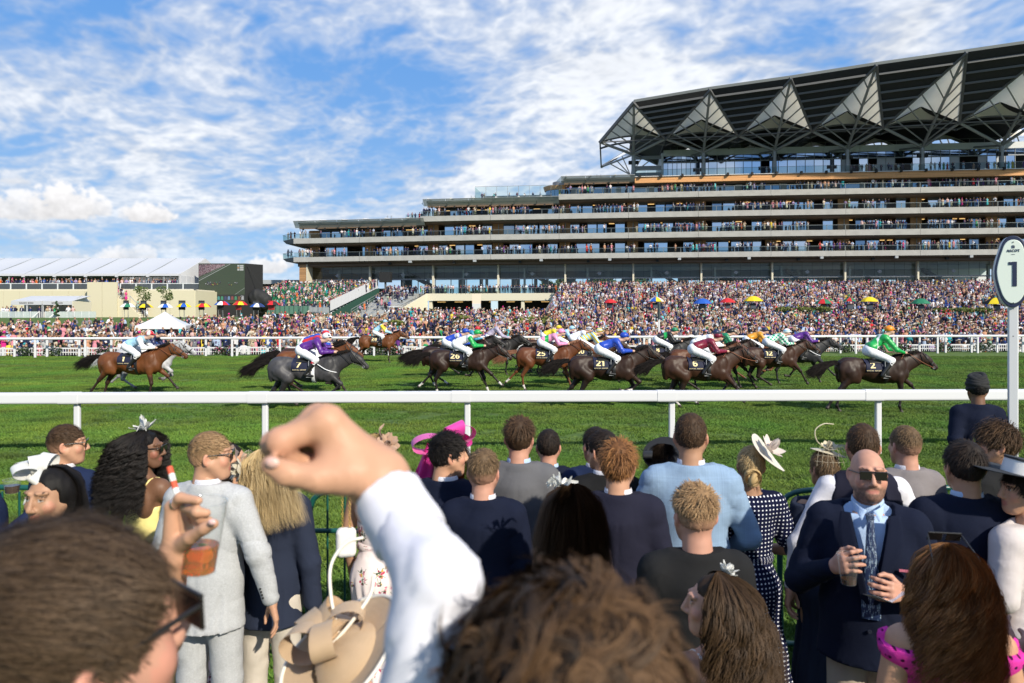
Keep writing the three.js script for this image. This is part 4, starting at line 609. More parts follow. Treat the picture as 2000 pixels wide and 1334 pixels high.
{
  const g1 = [C(.03, .06, .015), C(.07, .12, .03)], g2 = [C(.08, .11, .015), C(.19, .21, .03)];
  [[280, 572], [324, 572]].forEach(([px, py], i) => { const p = U(px, 620, 13); p.y = groundY(p.x, -p.z); const h = 3.4; plant('young_tree', 'slim young tree with thin leafy crown before the cream deck wall, ' + (i ? 'nearer the screen' : 'nearer the stairs'), 'tree', p.toArray(), 300, 60 + i, blob([[0, h + .2, 0, .9, 1.1], [-.6, h + .8, .2, .6, .5], [.5, h - .3, 0, .6, .6]]), .2, [C(.07, .11, .025), C(.15, .2, .05)], null, merge([rod(V(0, 0, 0), V(.05, h, 0), .06, .03), rod(V(0, h * .7, 0), V(-.7, h + .8, .2), .03, .012), rod(V(0, h * .8, 0), V(.6, h + .3, 0), .03, .012), rod(V(0.05, h, 0), V(0, h + 1.2, 0), .03, .01)])); });
  const box1 = SP(820, -13, 2), bx2 = SP(873, -13, 2), mid = SP(846, -13.5, 2);
  plant('ball_shrub', 'clipped dark green ball shrub beside the blue kiosk at the stairs', 'shrub', box1.toArray(), 1500, 70, blob([[0, 1, 0, .72, .95]]), .2, g1); plant('ball_shrub', 'clipped dark green ball shrub under the cream terrace, right of the yellow bush', 'shrub', bx2.toArray(), 1300, 71, blob([[0, .85, 0, .68, .8]]), .2, g1);
  plant('yellow_bush', 'yellow green hedge between two clipped ball shrubs by the stairs', 'shrub', mid.toArray(), 2600, 72, blob([[-1.4, .6, 0, .9, .7], [0, .7, 0, 1, .7], [1.3, .6, 0, .9, .65]]), .22, g2);
  const hd = [[905, 622, 'rounded yellow green shrub in the crowd below the cream terrace'], [1040, 618, 'long clipped hedge in the crowd beneath the end of the cream terrace']]; hd.forEach(([px, py, l], i) => { const p = U(px, py, 19); plant('hedge', l, 'hedge', [p.x, groundY(p.x, -p.z), p.z], 1600, 80 + i, blob(i ? [[-1.2, 1.1, 0, 1, .5], [0, 1.25, 0, 1, .5], [1.2, 1.2, 0, .9, .5]] : [[0, 1.2, 0, 1, .6], [.8, 1.0, .2, .7, .5]]), .22, g2); });
  const pl = U(768, 636, 21), tp = thing('planter_box', 'turquoise planter box with green plants in the crowd', 'planter', [pl.x, groundY(pl.x, -pl.z), pl.z]); part('box', new RoundedBoxGeometry(1.9, 1.1, .9, 2, .04).translate(0, .75, 0), std(C(.05, .42, .42), .6), tp); part('plants', leafGeo(900, 91, blob([[-.6, 1.5, 0, .7, .3], [.3, 1.5, 0, .7, .3]]), .18, g2), leafMat, tp);
  for (const [i, px] of [1570, 1880].entries()) { const p = U(px, 604, 15.6); const b = thing('planter_box', 'long turquoise planter of shrubs below the terrace ' + (i ? 'under the yellow and black umbrella' : 'left of the red and green umbrella'), 'planter', [p.x, groundY(p.x, -p.z), p.z]); part('box', box(7, 1, .9, 0, 1.1, 0), std(C(.03, .2, .2), .6), b); part('plants', leafGeo(1500, 95 + i, blob([[-2.5, 1.75, 0, 1, .3], [0, 1.75, 0, 1.2, .3], [2.4, 1.75, 0, 1, .3]]), .2, g2), leafMat, b); }
  // trees seen through the concourse glass
  [[800, 5], [1010, 8], [1060, 10], [1150, 9], [1180, 10], [1260, 11], [1850, 10], [1930, 11]].forEach(([px, h], i) => { const p = SP(px, 75, 0); plant('park_tree', 'green tree behind the grandstand seen through the glazed concourse, ' + ['by the stairway', 'left over the cream terrace', 'middle of the cream terrace', 'right end of the cream terrace', 'above the first red umbrella', 'near the striped umbrella', 'beside the green umbrella', 'next to the number sign'][i], 'tree', [p.x, 1, p.z], 2600, 100 + i, blob([[0, h, 0, 3.2, 3], [-2, h - 1, 1, 2.5, 2.4], [2, h - .5, 0, 2.6, 2.4], [0, h + 2, 0, 2, 1.8]]), .7, g1, rod(V(0, 0, 0), V(0, h, 0), .3, .15)); });
  // rose bed along the far rail
  for (let i = 0; i < 46; i++) { const X = -31 + i * 1.55, r = rng(200 + i); if (r() < .25) continue; const fk = Math.floor(r() * 3), px = 1000 + X / railZ(X) * FL; const z = -(railZ(X) + 1.5); const t = tag(part('flower_bush', leafGeo(260, 210 + i, blob([[0, .35, 0, .55, .32], [.5, .3, .1, .4, .25]]), .11, [C(.03, .06, .015), C(.07, .11, .03)], [[C(.6, .3, .36), C(.66, .62, .55), C(.5, .12, .2)][fk], [.16, .16, .12][fk]]), leafMat), `low rose bush with ${['pink', 'white', 'red'][fk]} flowers behind the far rail ${placeAt(px)}`, 'flower bush', 'rose bushes along the far rail'); t.position.set(X, groundY(X, -z), z); t.rotation.y = r() * 6; }
}
// ------------------------------------------------------------------ running rails
{
  const white = M.white, dir = V(1, 0, -.088).normalize(), yaw = Math.atan2(.088, 1);
  const railing = (off, x0, x1, step, phase, h, r, name, label, mid) => {
    const t = thing(name, label, 'rail'), at = (X, y) => V(X, y, -(railZ(X) + off));
    for (let X = x0; X < x1; X += step * 2) part('rail', rod(at(X, h), at(Math.min(X + step * 2, x1) - .01, h), r, r, 10).scale(1, 1, 1), white, t);
    for (let X = x0 + phase; X < x1; X += step) part('post', new RoundedBoxGeometry(.13, h, .09, 2, .02).rotateY(yaw).translate(X, h / 2, at(X, 0).z), white, t);
    if (mid) for (const y of mid) for (let X = x0; X < x1; X += step * 2) part('lower_rail', rod(at(X, y), at(Math.min(X + step * 2, x1) - .01, y), r * .6, r * .6, 8), white, t);
  };
  railing(0, -36, 46, 2.95, .55, 1.2, .085, 'running_rail', 'white plastic running rail with long post spacing along the far side of the track');
  railing(.75, -36, 46, 1.93, .9, 1.16, .07, 'crowd_rail', 'second white rail with closer posts just behind the far running rail');
  // low picket fence in front of the standing crowd
  const t = thing('picket_fence', 'low white picket fence between rose bushes and the crowd', 'fence'); const at = (X, y) => V(X, y, -(railZ(X) + 3));
  for (let X = -36; X < 46; X += 2.6) { part('rail', bar(at(X, .46), at(X + 2.59, .46), .07, .09), white, t); part('rail', bar(at(X, .2), at(X + 2.59, .2), .05, .06), white, t); part('post', box(.16, .56, .12, X, .28, at(X, 0).z), white, t); const pk = []; for (let k = 1; k < 16; k++) pk.push(box(.035, .42, .03, X + k * .162, .22, at(X + k * .162, 0).z + .03)); part('pickets', merge(pk), white, t); }
  // near rail
  const nt = thing('near_rail', 'broad white plastic running rail across the near side of the track', 'rail'), an = (X, y) => V(X, y, -nearRailZ(X));
  const sec = new THREE.Shape(); { const w = .115, h = .105, rr = .045; sec.moveTo(-w + rr, -h); sec.lineTo(w - rr, -h); sec.quadraticCurveTo(w, -h, w, -h + rr); sec.lineTo(w * .55, h - rr); sec.quadraticCurveTo(w * .45, h, w * .2, h); sec.lineTo(-w * .6, h); sec.quadraticCurveTo(-w, h, -w, h - rr); sec.lineTo(-w, -h + rr); sec.quadraticCurveTo(-w, -h, -w + rr, -h); }
  const postX = [-1000 + 151, -1000 + 518, -1000 + 913, 312, 715].map((d) => { let X = 0; for (let k = 0; k < 6; k++) X = d / FL * nearRailZ(X); return X; }); postX.unshift(postX[0] - 3.65); postX.push(postX[5] + 3.95, postX[5] + 7.9);
  const piece = (a, b, s) => { const g = new THREE.ExtrudeGeometry(sec, { depth: a.distanceTo(b), bevelEnabled: false, curveSegments: 5 }); g.scale(s, s, 1); g.applyMatrix4(new THREE.Matrix4().lookAt(b, a, _up)); g.translate(a.x, a.y, a.z); return g; };
  const RY = 1.17;
  for (let i = 0; i < postX.length - 1; i++) { part('rail', piece(an(postX[i] + (i ? -.14 : 0), RY), an(postX[i + 1] - .16, RY), 1), white, nt); }
  postX.forEach((X, i) => { if (i) part('joint_sleeve', piece(an(X - .3, RY), an(X + .06, RY), 1.07), white, nt); part('post', new RoundedBoxGeometry(.115, RY - .08 + .1, .09, 3, .03).translate(X, (RY - .08) / 2 - .05, an(X, 0).z), white, nt); });
  // winning-post style number board on its pole
  const q = 190, b = U(1976, 531, q), s = thing('number_sign', 'white diamond board with number one on a tall white pole', 'sign', [b.x, groundY(b.x, -b.z), b.z], -.42), yb = b.y - s.position.y;
  const shp = new THREE.Shape(); const hh = .36, hw = .152; shp.moveTo(0, hh); shp.quadraticCurveTo(.075, hh, .1, hh * .68); shp.quadraticCurveTo(hw, .08, hw, 0); shp.quadraticCurveTo(hw, -.1, .1, -hh * .72); shp.quadraticCurveTo(.06, -hh, 0, -hh); shp.quadraticCurveTo(-.06, -hh, -.1, -hh * .72); shp.quadraticCurveTo(-hw, -.1, -hw, 0); shp.quadraticCurveTo(-hw, .08, -.1, hh * .68); shp.quadraticCurveTo(-.075, hh, 0, hh);
  const ex = (d, sc, z) => { const g = new THREE.ExtrudeGeometry(shp, { depth: d, bevelEnabled: true, bevelSize: .006, bevelThickness: .006, bevelSegments: 2, curveSegments: 10 }); g.scale(sc, sc, 1); g.translate(0, yb, z); return g; };
  part('board', ex(.09, 1, -.05), M.white, s); part('border', ex(.004, 1.0, .05), std(C(.012, .02, .06), .5), s); part('face', ex(.004, .89, .056), std(C(.72, .78, .70), .45), s);
  const one = new THREE.Shape([[-.012, -.13], [.026, -.13], [.026, .12], [-.012, .12], [-.012, .118], [-.045, .118], [-.045, .088], [-.012, .088]].map((p) => new THREE.Vector2(...p))), og = new THREE.ExtrudeGeometry(one, { depth: .004, bevelEnabled: false }); og.translate(.005, yb - .02, .067); part('numeral', og, std(C(.012, .02, .06), .5), s);
  const lt = letters('ASCOT', fontSans, .026, .003); lt.translate(0, yb + .2, .067); part('lettering', lt, std(C(.03, .04, .08), .5), s);
  const cr = merge([box(.026, .009, .003, 0, yb + .243, .068), box(.006, .02, .003, -.01, yb + .256, .068), box(.006, .024, .003, 0, yb + .258, .068), box(.006, .02, .003, .01, yb + .256, .068), box(.03, .003, .003, 0, yb + .175, .068)]); part('crown_emblem', cr, std(C(.05, .06, .1), .5), s);
  for (const y of [.3, -.32, -.38, -.66]) { const g = new THREE.CylinderGeometry(.006, .006, .008, 10); g.rotateX(Math.PI / 2); g.translate(0, yb + y, .068); part('bolt', g, M.frame, s); }
  part('pole', new RoundedBoxGeometry(.088, yb - .3, .06, 3, .012).translate(.01, (yb - .3) / 2, 0), M.white, s);
  const f = U(1287, 640, 25.5), fp = thing('furlong_post', 'distant furlong post seen edge on, white pole with dark board, before the crowd', 'sign', [f.x, 0, f.z]); part('board', new RoundedBoxGeometry(.16, 1.25, .5, 3, .07).translate(0, 2.95, 0), std(C(.05, .07, .07), .5), fp); part('pole', new RoundedBoxGeometry(.14, 2.4, .1, 2, .02).translate(0, 1.2, 0), M.white, fp);
}

// ------------------------------------------------------------------ spectators: figures in a few poses and many outfits, facing +z
// regions: 0 skin, 1 hair, 2 top or jacket, 3 shirt front, 4 trousers or skirt, 5 shoes, 6 hat, 7 sunglasses, 8 tie
function figure(o) {
  const B = new Body(), w = o.f ? .88 : 1, hy = 1.63;
  B.ell([0, hy, .0], [.078, .11, .095], { c: 0 }); B.ell([0, hy + .035, -.025], [.092, .1, .1], { c: 1, k: .01 }); B.ell([0, hy - .02, .095], [.018, .025, .02], { c: 0 });
  if (o.shades) B.cap([-.05, hy + .015, .088], [.05, hy + .015, .088], .019, .019, { c: 7, k: .004 });
  if (o.long) B.cap([0, hy + .02, -.07], [0, hy - .24, -.08], .1, .09, { c: 1, s: [1.2, 1, .7] });
  if (o.hat === 1) { B.ell([0, hy + .1, 0], [.24, .022, .22], { c: 6, k: .01, rot: .15 }); B.ell([0, hy + .13, 0], [.1, .07, .1], { c: 6 }); }
  if (o.hat === 2) { B.ell([.06, hy + .13, .02], [.11, .05, .1], { c: 6, rot: -.5, k: .01 }); B.ell([.1, hy + .18, 0], [.05, .07, .05], { c: 6 }); }
  if (o.hat === 3) { B.cap([0, hy + .08, 0], [0, hy + .2, 0], .095, .1, { c: 6, k: .01 }); B.ell([0, hy + .085, 0], [.15, .018, .15], { c: 6, k: .01 }); }
  B.cap([0, 1.5, -.01], [0, 1.57, 0], .055, .05, { c: 0 });
  const T = o.bare ? 0 : 2, D = o.f && !o.suit ? 2 : 4;
  B.cap([-.15 * w, 1.42, -.01], [.15 * w, 1.42, -.01], .075, .075, { c: T }); B.ell([0, 1.27, 0], [.19 * w, .2, .12], { c: 2 }); B.ell([0, 1.06, 0], [.165 * w, .2, .11], { c: 2 });
  if (o.f) B.ell([0, 1.27, .06], [.14, .07, .08], { c: 2 });
  if (o.suit) { B.cap([0, 1.48, .055], [0, 1.18, .1], .03, .055, { c: 3, k: .005, s: [1, 1, .6] }); if (o.tie) B.cap([0, 1.47, .085], [0, 1.2, .125], .014, .022, { c: 8, k: .004, s: [1, 1, .6] }); }
  else if (!o.f && o.tie) B.cap([0, 1.47, .085], [0, 1.15, .12], .014, .024, { c: 8, k: .004, s: [1, 1, .6] });
  if (o.f && !o.suit) { B.cap([0, .98, 0], [0, .5, 0], .17, .23, { c: 2, s: [1, 1, .8] }); B.cap([-.07, .5, 0], [-.07, .05, 0], .055, .04, { c: 0 }); B.cap([.07, .5, 0], [.07, .05, 0], .055, .04, { c: 0 }); B.ell([-.07, .04, .04], [.04, .04, .11], { c: 5 }); B.ell([.07, .04, .04], [.04, .04, .11], { c: 5 }); }
  else { if (o.suit) B.ell([0, .9, 0], [.185, .17, .13], { c: 2 }); else B.ell([0, .92, 0], [.17, .12, .12], { c: 4 }); for (const s of [-1, 1]) { B.cap([s * .09, .88, 0], [s * .11, .48, .01], .095, .075, { c: 4 }); B.cap([s * .11, .48, .01], [s * .12, .08, -.01], .075, .06, { c: 4 }); B.ell([s * .12, .04, .05], [.045, .045, .13], { c: 5 }); } }
  const arm = (s, e, h) => { B.cap([s * .185 * w, 1.41, -.01], [s * e[0], e[1], e[2]], .058, .05, { c: o.bareArm ? 0 : 2 }); B.cap([s * e[0], e[1], e[2]], [s * h[0], h[1], h[2]], .048, .036, { c: o.bareArm || o.rolled ? 0 : 2 }); B.ell([s * h[0], h[1], h[2] + .02], [.035, .05, .035], { c: 0 }); };
  const P = { down: [[.25, 1.14, 0], [.24, .9, .08]], clap: [[.25, 1.14, .08], [.05, 1.2, .32]], fold: [[.25, 1.15, .05], [-.03, 1.14, .2]], up: [[.29, 1.5, .1], [.2, 1.8, .12]], face: [[.26, 1.2, .16], [.07, 1.6, .2]], drink: [[.24, 1.14, .1], [.14, 1.32, .28]], lean: [[.26, 1.12, .15], [.16, 1.06, .34]] };
  arm(-1, ...P[o.a[0]]); arm(1, ...P[o.a[1]]);
  return B.mesh(o.h ?? .05);
}
const skins = [C(.40, .22, .145), C(.46, .27, .18), C(.34, .18, .11), C(.42, .25, .17), C(.22, .12, .07)], hairs = [C(.03, .02, .012), C(.06, .035, .018), C(.12, .07, .03), C(.28, .19, .09), C(.2, .18, .16), C(.015, .012, .01), C(.18, .06, .02)];
const col1 = { navy: C(.016, .022, .055), black: C(.014, .014, .017), grey: C(.17, .175, .19), 'pale grey': C(.42, .43, .45), blue: C(.03, .07, .24), beige: C(.45, .37, .26), white: C(.68, .67, .68), 'pale blue': C(.36, .45, .60), pink: C(.56, .22, .27), 'pale pink': C(.56, .37, .35), 'hot pink': C(.60, .03, .22), red: C(.50, .015, .025), orange: C(.66, .14, .03), yellow: C(.70, .52, .06), green: C(.03, .26, .10), mint: C(.24, .42, .33), teal: C(.03, .30, .33), lilac: C(.33, .25, .42), cream: C(.58, .50, .39), brown: C(.10, .06, .04), purple: C(.14, .04, .22), peach: C(.55, .29, .18), turquoise: C(.08, .45, .50) };
const outfits = []; {
  const r = rng(41), pick = (a) => a[Math.floor(r() * a.length)], k = Object.keys(col1);
  const suits = ['navy', 'navy', 'navy', 'navy', 'black', 'black', 'navy', 'grey', 'grey', 'pale grey', 'blue', 'beige', 'black', 'navy', 'grey', 'navy'], poses = [['down', 'down'], ['clap', 'clap'], ['fold', 'fold'], ['down', 'face'], ['face', 'face'], ['drink', 'down'], ['lean', 'lean'], ['down', 'drink']];
  for (let i = 0; i < 16; i++) outfits.push({ suit: 1, tie: r() < .8, col: suits[i], top: col1[suits[i]], front: col1[pick(['white', 'white', 'white', 'pale blue', 'pale pink'])], bottom: col1[suits[i]], hat: i % 9 === 4 ? 3 : 0, shades: r() < .4, a: poses[i % 8], d: `${suits[i]} suit` });
  const sh = ['white', 'white', 'white', 'pale blue', 'pale blue', 'pale pink', 'white', 'white', 'lilac', 'white'];
  for (let i = 0; i < 10; i++) outfits.push({ tie: r() < .6, rolled: i % 3 === 0, col: sh[i], top: col1[sh[i]], bottom: col1[pick(['navy', 'grey', 'black', 'beige'])], shades: r() < .4, a: poses[(i * 3 + 1) % 8], d: `${sh[i]} shirt` });
  for (let i = 0; i < 4; i++) outfits.push({ suit: 1, tie: 1, col: 'grey', top: col1[['navy', 'grey', 'black', 'blue'][i]], front: col1.white, bottom: col1[['navy', 'grey', 'black', 'blue'][i]], bareArm: 0, sleeve: 1, a: poses[(i * 2) % 8], d: ['navy', 'grey', 'black', 'blue'][i] + ' waistcoat' });
  const dr = ['white', 'pale pink', 'pink', 'hot pink', 'red', 'orange', 'yellow', 'green', 'mint', 'teal', 'lilac', 'cream', 'cream', 'blue', 'peach', 'turquoise', 'pale blue', 'purple', 'black', 'beige', 'white', 'pale pink', 'peach', 'pink'];
  for (let i = 0; i < 24; i++) outfits.push({ f: 1, col: dr[i], top: col1[dr[i]], bare: r() < .5, bareArm: r() < .75, long: r() < .75, hat: [0, 1, 2, 2][Math.floor(r() * 4)], hatc: r() < .5 ? col1[dr[i]] : col1[pick(['white', 'cream', 'black', 'pink', 'cream'])], shades: r() < .35, a: poses[(i * 5 + 2) % 8], d: `${dr[i]} dress` });
}
const shapes = new Map(), dressed = [];
outfits.forEach((o, i) => {
  const key = JSON.stringify([o.f, o.suit, o.tie, o.bare, o.bareArm, o.rolled, o.long, o.hat, o.shades, o.a]);
  if (!shapes.has(key)) shapes.set(key, figure(o));
  for (let v = 0; v < 2; v++) { const r = rng(i * 7 + v * 131 + 3), sk = skins[Math.floor(r() * 4.25)], hr = hairs[Math.floor(r() * (o.f ? 7 : 5))], j = .85 + r() * .3; dressed.push({ o, g: tint(shapes.get(key), [sk, hr, o.top.clone().multiplyScalar(j), o.front ?? o.top, o.bottom ?? o.top, v ? C(.03, .02, .015) : C(.02, .02, .02), o.hatc ?? C(.02, .02, .022), C(.01, .01, .01), [C(.05, .02, .08), C(.3, .03, .1), C(.02, .05, .2), C(.4, .2, .25)][(i + v) % 4]]) }); }
});
const crowdMat = phys(C(.98, .98, .99), .9, { vertexColors: true, specularIntensity: .3 });
function crowd(label, spots) {
  const g = new THREE.Group(); g.name = numbered('crowd'); tag(g, label, 'crowd', null, 'stuff'); scene.add(g);
  const by = new Map(); for (const s of spots) { if (!by.has(s.v)) by.set(s.v, []); by.get(s.v).push(s); }
  const m = new THREE.Matrix4(), q = new THREE.Quaternion();
  for (const [v, list] of by) { const im = new THREE.InstancedMesh(dressed[v].g, crowdMat, list.length); list.forEach((s, i) => { m.compose(s.p, q.setFromAxisAngle(_up, s.a), V(s.s, s.s * (s.sy ?? 1), s.s)); im.setMatrixAt(i, m); }); im.name = 'spectators'; im.castShadow = im.receiveShadow = true; g.add(im); }
}
{
  const r = rng(1234), NV = dressed.length, some = (wf = .5) => { let v; do v = Math.floor(r() * NV); while ((dressed[v].o.f ? wf : 1 - wf) * (dressed[v].o.suit && r() < .5 ? 2 : 1) < r()); return v; };
  const dark = dressed.map((d, i) => i).filter((i) => { const t = dressed[i].o.top; return t.r + t.g + t.b < .3; });
  const toCam = (p) => Math.atan2(-p.x, -p.z) * .7, S = (p, wf, o = {}) => ({ p, v: r() < .2 + .7 * n2(p.x * .35 + p.y, p.z * .35) ? dark[Math.floor(r() * dark.length)] : some(wf), a: toCam(p) + (r() - .5) * 1.1 + (r() < .06 ? 2 : 0), s: .93 + r() * .13, ...o });
  // the people in front, each on his own
  const used = new Map(), lawn = [], front = [];
  for (let row = 0; row < 34; row++) {
    const off = 3.6 + row * .92 + (row > 12 ? (row - 12) * .5 : 0), seated = row < 2;
    for (let X = -62; X < 68; X += (row < 6 ? .5 : .58) + r() * .3) {
      const z = railZ(X) + off + (r() - .5) * .6; if (Math.abs(X) > z * .74 + 1) continue;
      const px = 1000 + X / z * FL, dens = row < 2 ? .72 : row < 8 ? .86 : px < 500 ? .62 : .86;
      if (r() > dens - .35 * sst(.1, .6, n2(X * .22 + 7, z * .3))) continue; if (px > 280 && px < 362 && row > 5 && row < 9) continue;
      if (px < 520 && n2(X * .3, z * .4) > .38) continue;
      if (px > 490 && px < 760 && row > 26) continue; if (px < 500 && off > 24 + 6 * sst(150, 420, px) + r() * 3) continue;
      const p = V(X, groundY(X, z) - (seated ? .52 + r() * .2 : 0), -z);
      const s = S(p, .52); if (row < 3 && front.length < 300 && px > -20 && px < 2020) front.push({ ...s, px, seated }); else lawn.push(s);
    }
  }
  for (const f of front) {
    let label, o; for (let k = 0; k < 24; k++) { o = dressed[f.v].o; label = `${o.f ? 'woman' : 'man'} in ${o.d}${o.hat ? (o.f ? ' and hat' : ' and top hat') : o.shades ? ' and sunglasses' : ''} ${f.seated ? 'sitting' : 'standing'} at fence ${placeAt(f.px)}`; if (!used.has(label)) break; f.v = some(.5); }
    used.set(label, 1);
    const m = part('spectator', dressed[f.v].g, crowdMat); m.position.copy(f.p); m.rotation.y = f.a; m.scale.setScalar(f.s);
    tag(m, label, 'person', 'racegoers behind the picket fence');
  }
  crowd('dense crowd of racegoers on the lawn behind the far rail', lawn);
  const ter = []; for (let i = 0; i < 30; i++) { const b = -35.6 + i * 1.15; for (let x = 1100; x < 2150; x += mx(x, .52 + r() * .3)) { if (r() < .12 + .3 * sst(.1, .6, n2(x * .03, b * .3))) continue; const bb = b + (r() - .5) * .5; ter.push(S(SP(x, bb, mixn(2.0, 7.5, Math.min(15, Math.floor((bb + 36) / 2.3) + 1) / 15)), .4)); } }
  crowd('dense crowd of racegoers standing on the stepped terrace', ter);
  const seat = []; for (let i = 0; i < 14; i++) for (let k = 0; k < 38; k++) { if (r() < .24) continue; const p = seatQ((k + r()) / 38, (i + .5) / 14); p.y -= r() < .15 ? 0 : .42; seat.push(S(p, .55)); }
  for (let i = 0; i < 70; i++) { const v = r(), p = SP(mixn(690, 738, v) + r() * 12, mixn(-16.5, -3.5, v), mixn(4.0, 8.6, v) - .2); seat.push(S(p, .6)); }
  for (let i = 0; i < 60; i++) { const v = r(), p = SP(mixn(503, 574, v) + r() * 8, mixn(-16.5, -3, v), mixn(3.6, 8.6, v) - .2); seat.push(S(p, .6)); }
  crowd('spectators filling the green seated stand', seat);
  const st = []; for (let i = 0; i < 46; i++) { const f = Math.pow(r(), .6); st.push(S(SP(mixn(742, 762, f) + r() * 62, -15.5 + f * 14, mixn(2.5, 7, f)), .35)); } for (let i = 0; i < 40; i++) st.push(S(SP(752 + r() * 90, -1 + r() * 4, 7), .3));
  crowd('people on the stairway beside the green stand', st);
  LV.forEach(([y0, y1, from], L) => { const b = []; for (let row = 0; row < 2; row++) for (let x = from - (L < 2 ? 22 : 0); x < 2110; x += mx(x, .5 + r() * .35)) { const d = fbm2(x * .018 + L * 9, L * 3.3, 2) + (row ? -.16 : .02); if (r() > .52 + d * 1.7 + (x > 1700 ? .12 : 0)) continue; b.push(S(SP(x, x < from + 3 ? 3 : .55 + row * .9 + r() * .4, y1 + .12), .42)); } crowd(`spectators lined along the ${['lowest', 'second', 'third', 'fourth'][L]} balcony of the grandstand`, b); });
  const top = []; for (let x = 1305; x < 2110; x += mx(x, .5 + r() * .5)) { if (r() > (x > 1660 ? .8 : .07)) continue; top.push(S(SP(x, .8 + r() * 1.5, 30.5), .4)); } crowd('spectators on the top glass balcony under the parasol roof', top);
  const rf = []; for (const [x, b] of [[934, 4.6], [938, 4.8], [957, 5], [960, 5], [988, 5.4], [1004, 5], [1018, 5.4], [1036, 5], [1050, 5.5], [791, 2.4], [799, 2.4], [805, 2.5], [813, 2.6], [818, 2.4]]) rf.push(S(SP(x, b, x < 900 ? 22.8 : 26.9), .5)); crowd('a few people behind glass on the roof terraces', rf);
  const ct = []; for (let row = 0; row < 2; row++) for (let x = 842; x < 1092; x += mx(x, .45 + r() * .3)) if (r() < (row ? .35 : .86)) ct.push(S(SP(x, -1.4 + row, 6.98), .5)); crowd('row of racegoers along the cream terrace railing', ct);
  const dk = []; for (let row = 0; row < 2; row++) for (let px = -30; px < 345; px += 5.4 + r() * 4) { if (r() < .12 + row * .4) continue; const z = -FL / 12 - .6 - row; dk.push(S(V((px - 1000) / -FL * (z), 6.74, z), .4)); }
  for (let i = 0; i < 12; i++) { const u = r(); dk.push(S(V((224 - 1000) / 12 + u * 6, 6.6 - u * 4.6, -FL / 12 + 1), .4)); }
  crowd('racegoers along the balustrade of the marquee deck', dk);
  const fd = []; for (let i = 0; i < 16; i++) { const px = -10 + r() * 155; fd.push(S(V((px - 1000) / 13.9, 2.06, -FL / 13.9 - .6 - r()), .6)); } crowd('people at the food stall counters', fd);
}

// ------------------------------------------------------------------ racehorses at the gallop, +x forward, and their jockeys
const LEGS = {   // [elbow, knee, fetlock, toe] fore near, fore far; [stifle, hock, fetlock, toe] hind near, hind far
  push: { f: [[[.44, .96], [.52, .56], [.46, .22], [.52, .05]], [[.52, 1.0], [.90, .78], [1.12, .50], [1.22, .40]]], h: [[[-.82, .98], [-1.16, .66], [-1.40, .34], [-1.50, .17]], [[-.78, .96], [-1.04, .56], [-1.14, .20], [-1.06, .05]]] },
  reach: { f: [[[.52, 1.0], [.88, .74], [1.14, .46], [1.25, .37]], [[.44, .98], [.62, .60], [.72, .25], [.80, .08]]], h: [[[-.70, .96], [-.98, .56], [-.94, .20], [-.87, .05]], [[-.84, .98], [-1.20, .68], [-1.46, .40], [-1.58, .30]]] },
  fold: { f: [[[.50, .98], [.82, .80], [.58, .56], [.44, .56]], [[.46, .96], [.70, .66], [.42, .50], [.30, .54]]], h: [[[-.62, .94], [-.84, .54], [-.52, .32], [-.40, .24]], [[-.80, .96], [-1.10, .62], [-1.34, .42], [-1.46, .44]]] },
  under: { f: [[[.50, .98], [.84, .70], [1.02, .38], [1.10, .26]], [[.46, .96], [.74, .76], [.54, .50], [.40, .52]]], h: [[[-.56, .94], [-.68, .52], [-.34, .30], [-.22, .22]], [[-.70, .96], [-.92, .54], [-.76, .22], [-.66, .10]]] },
};
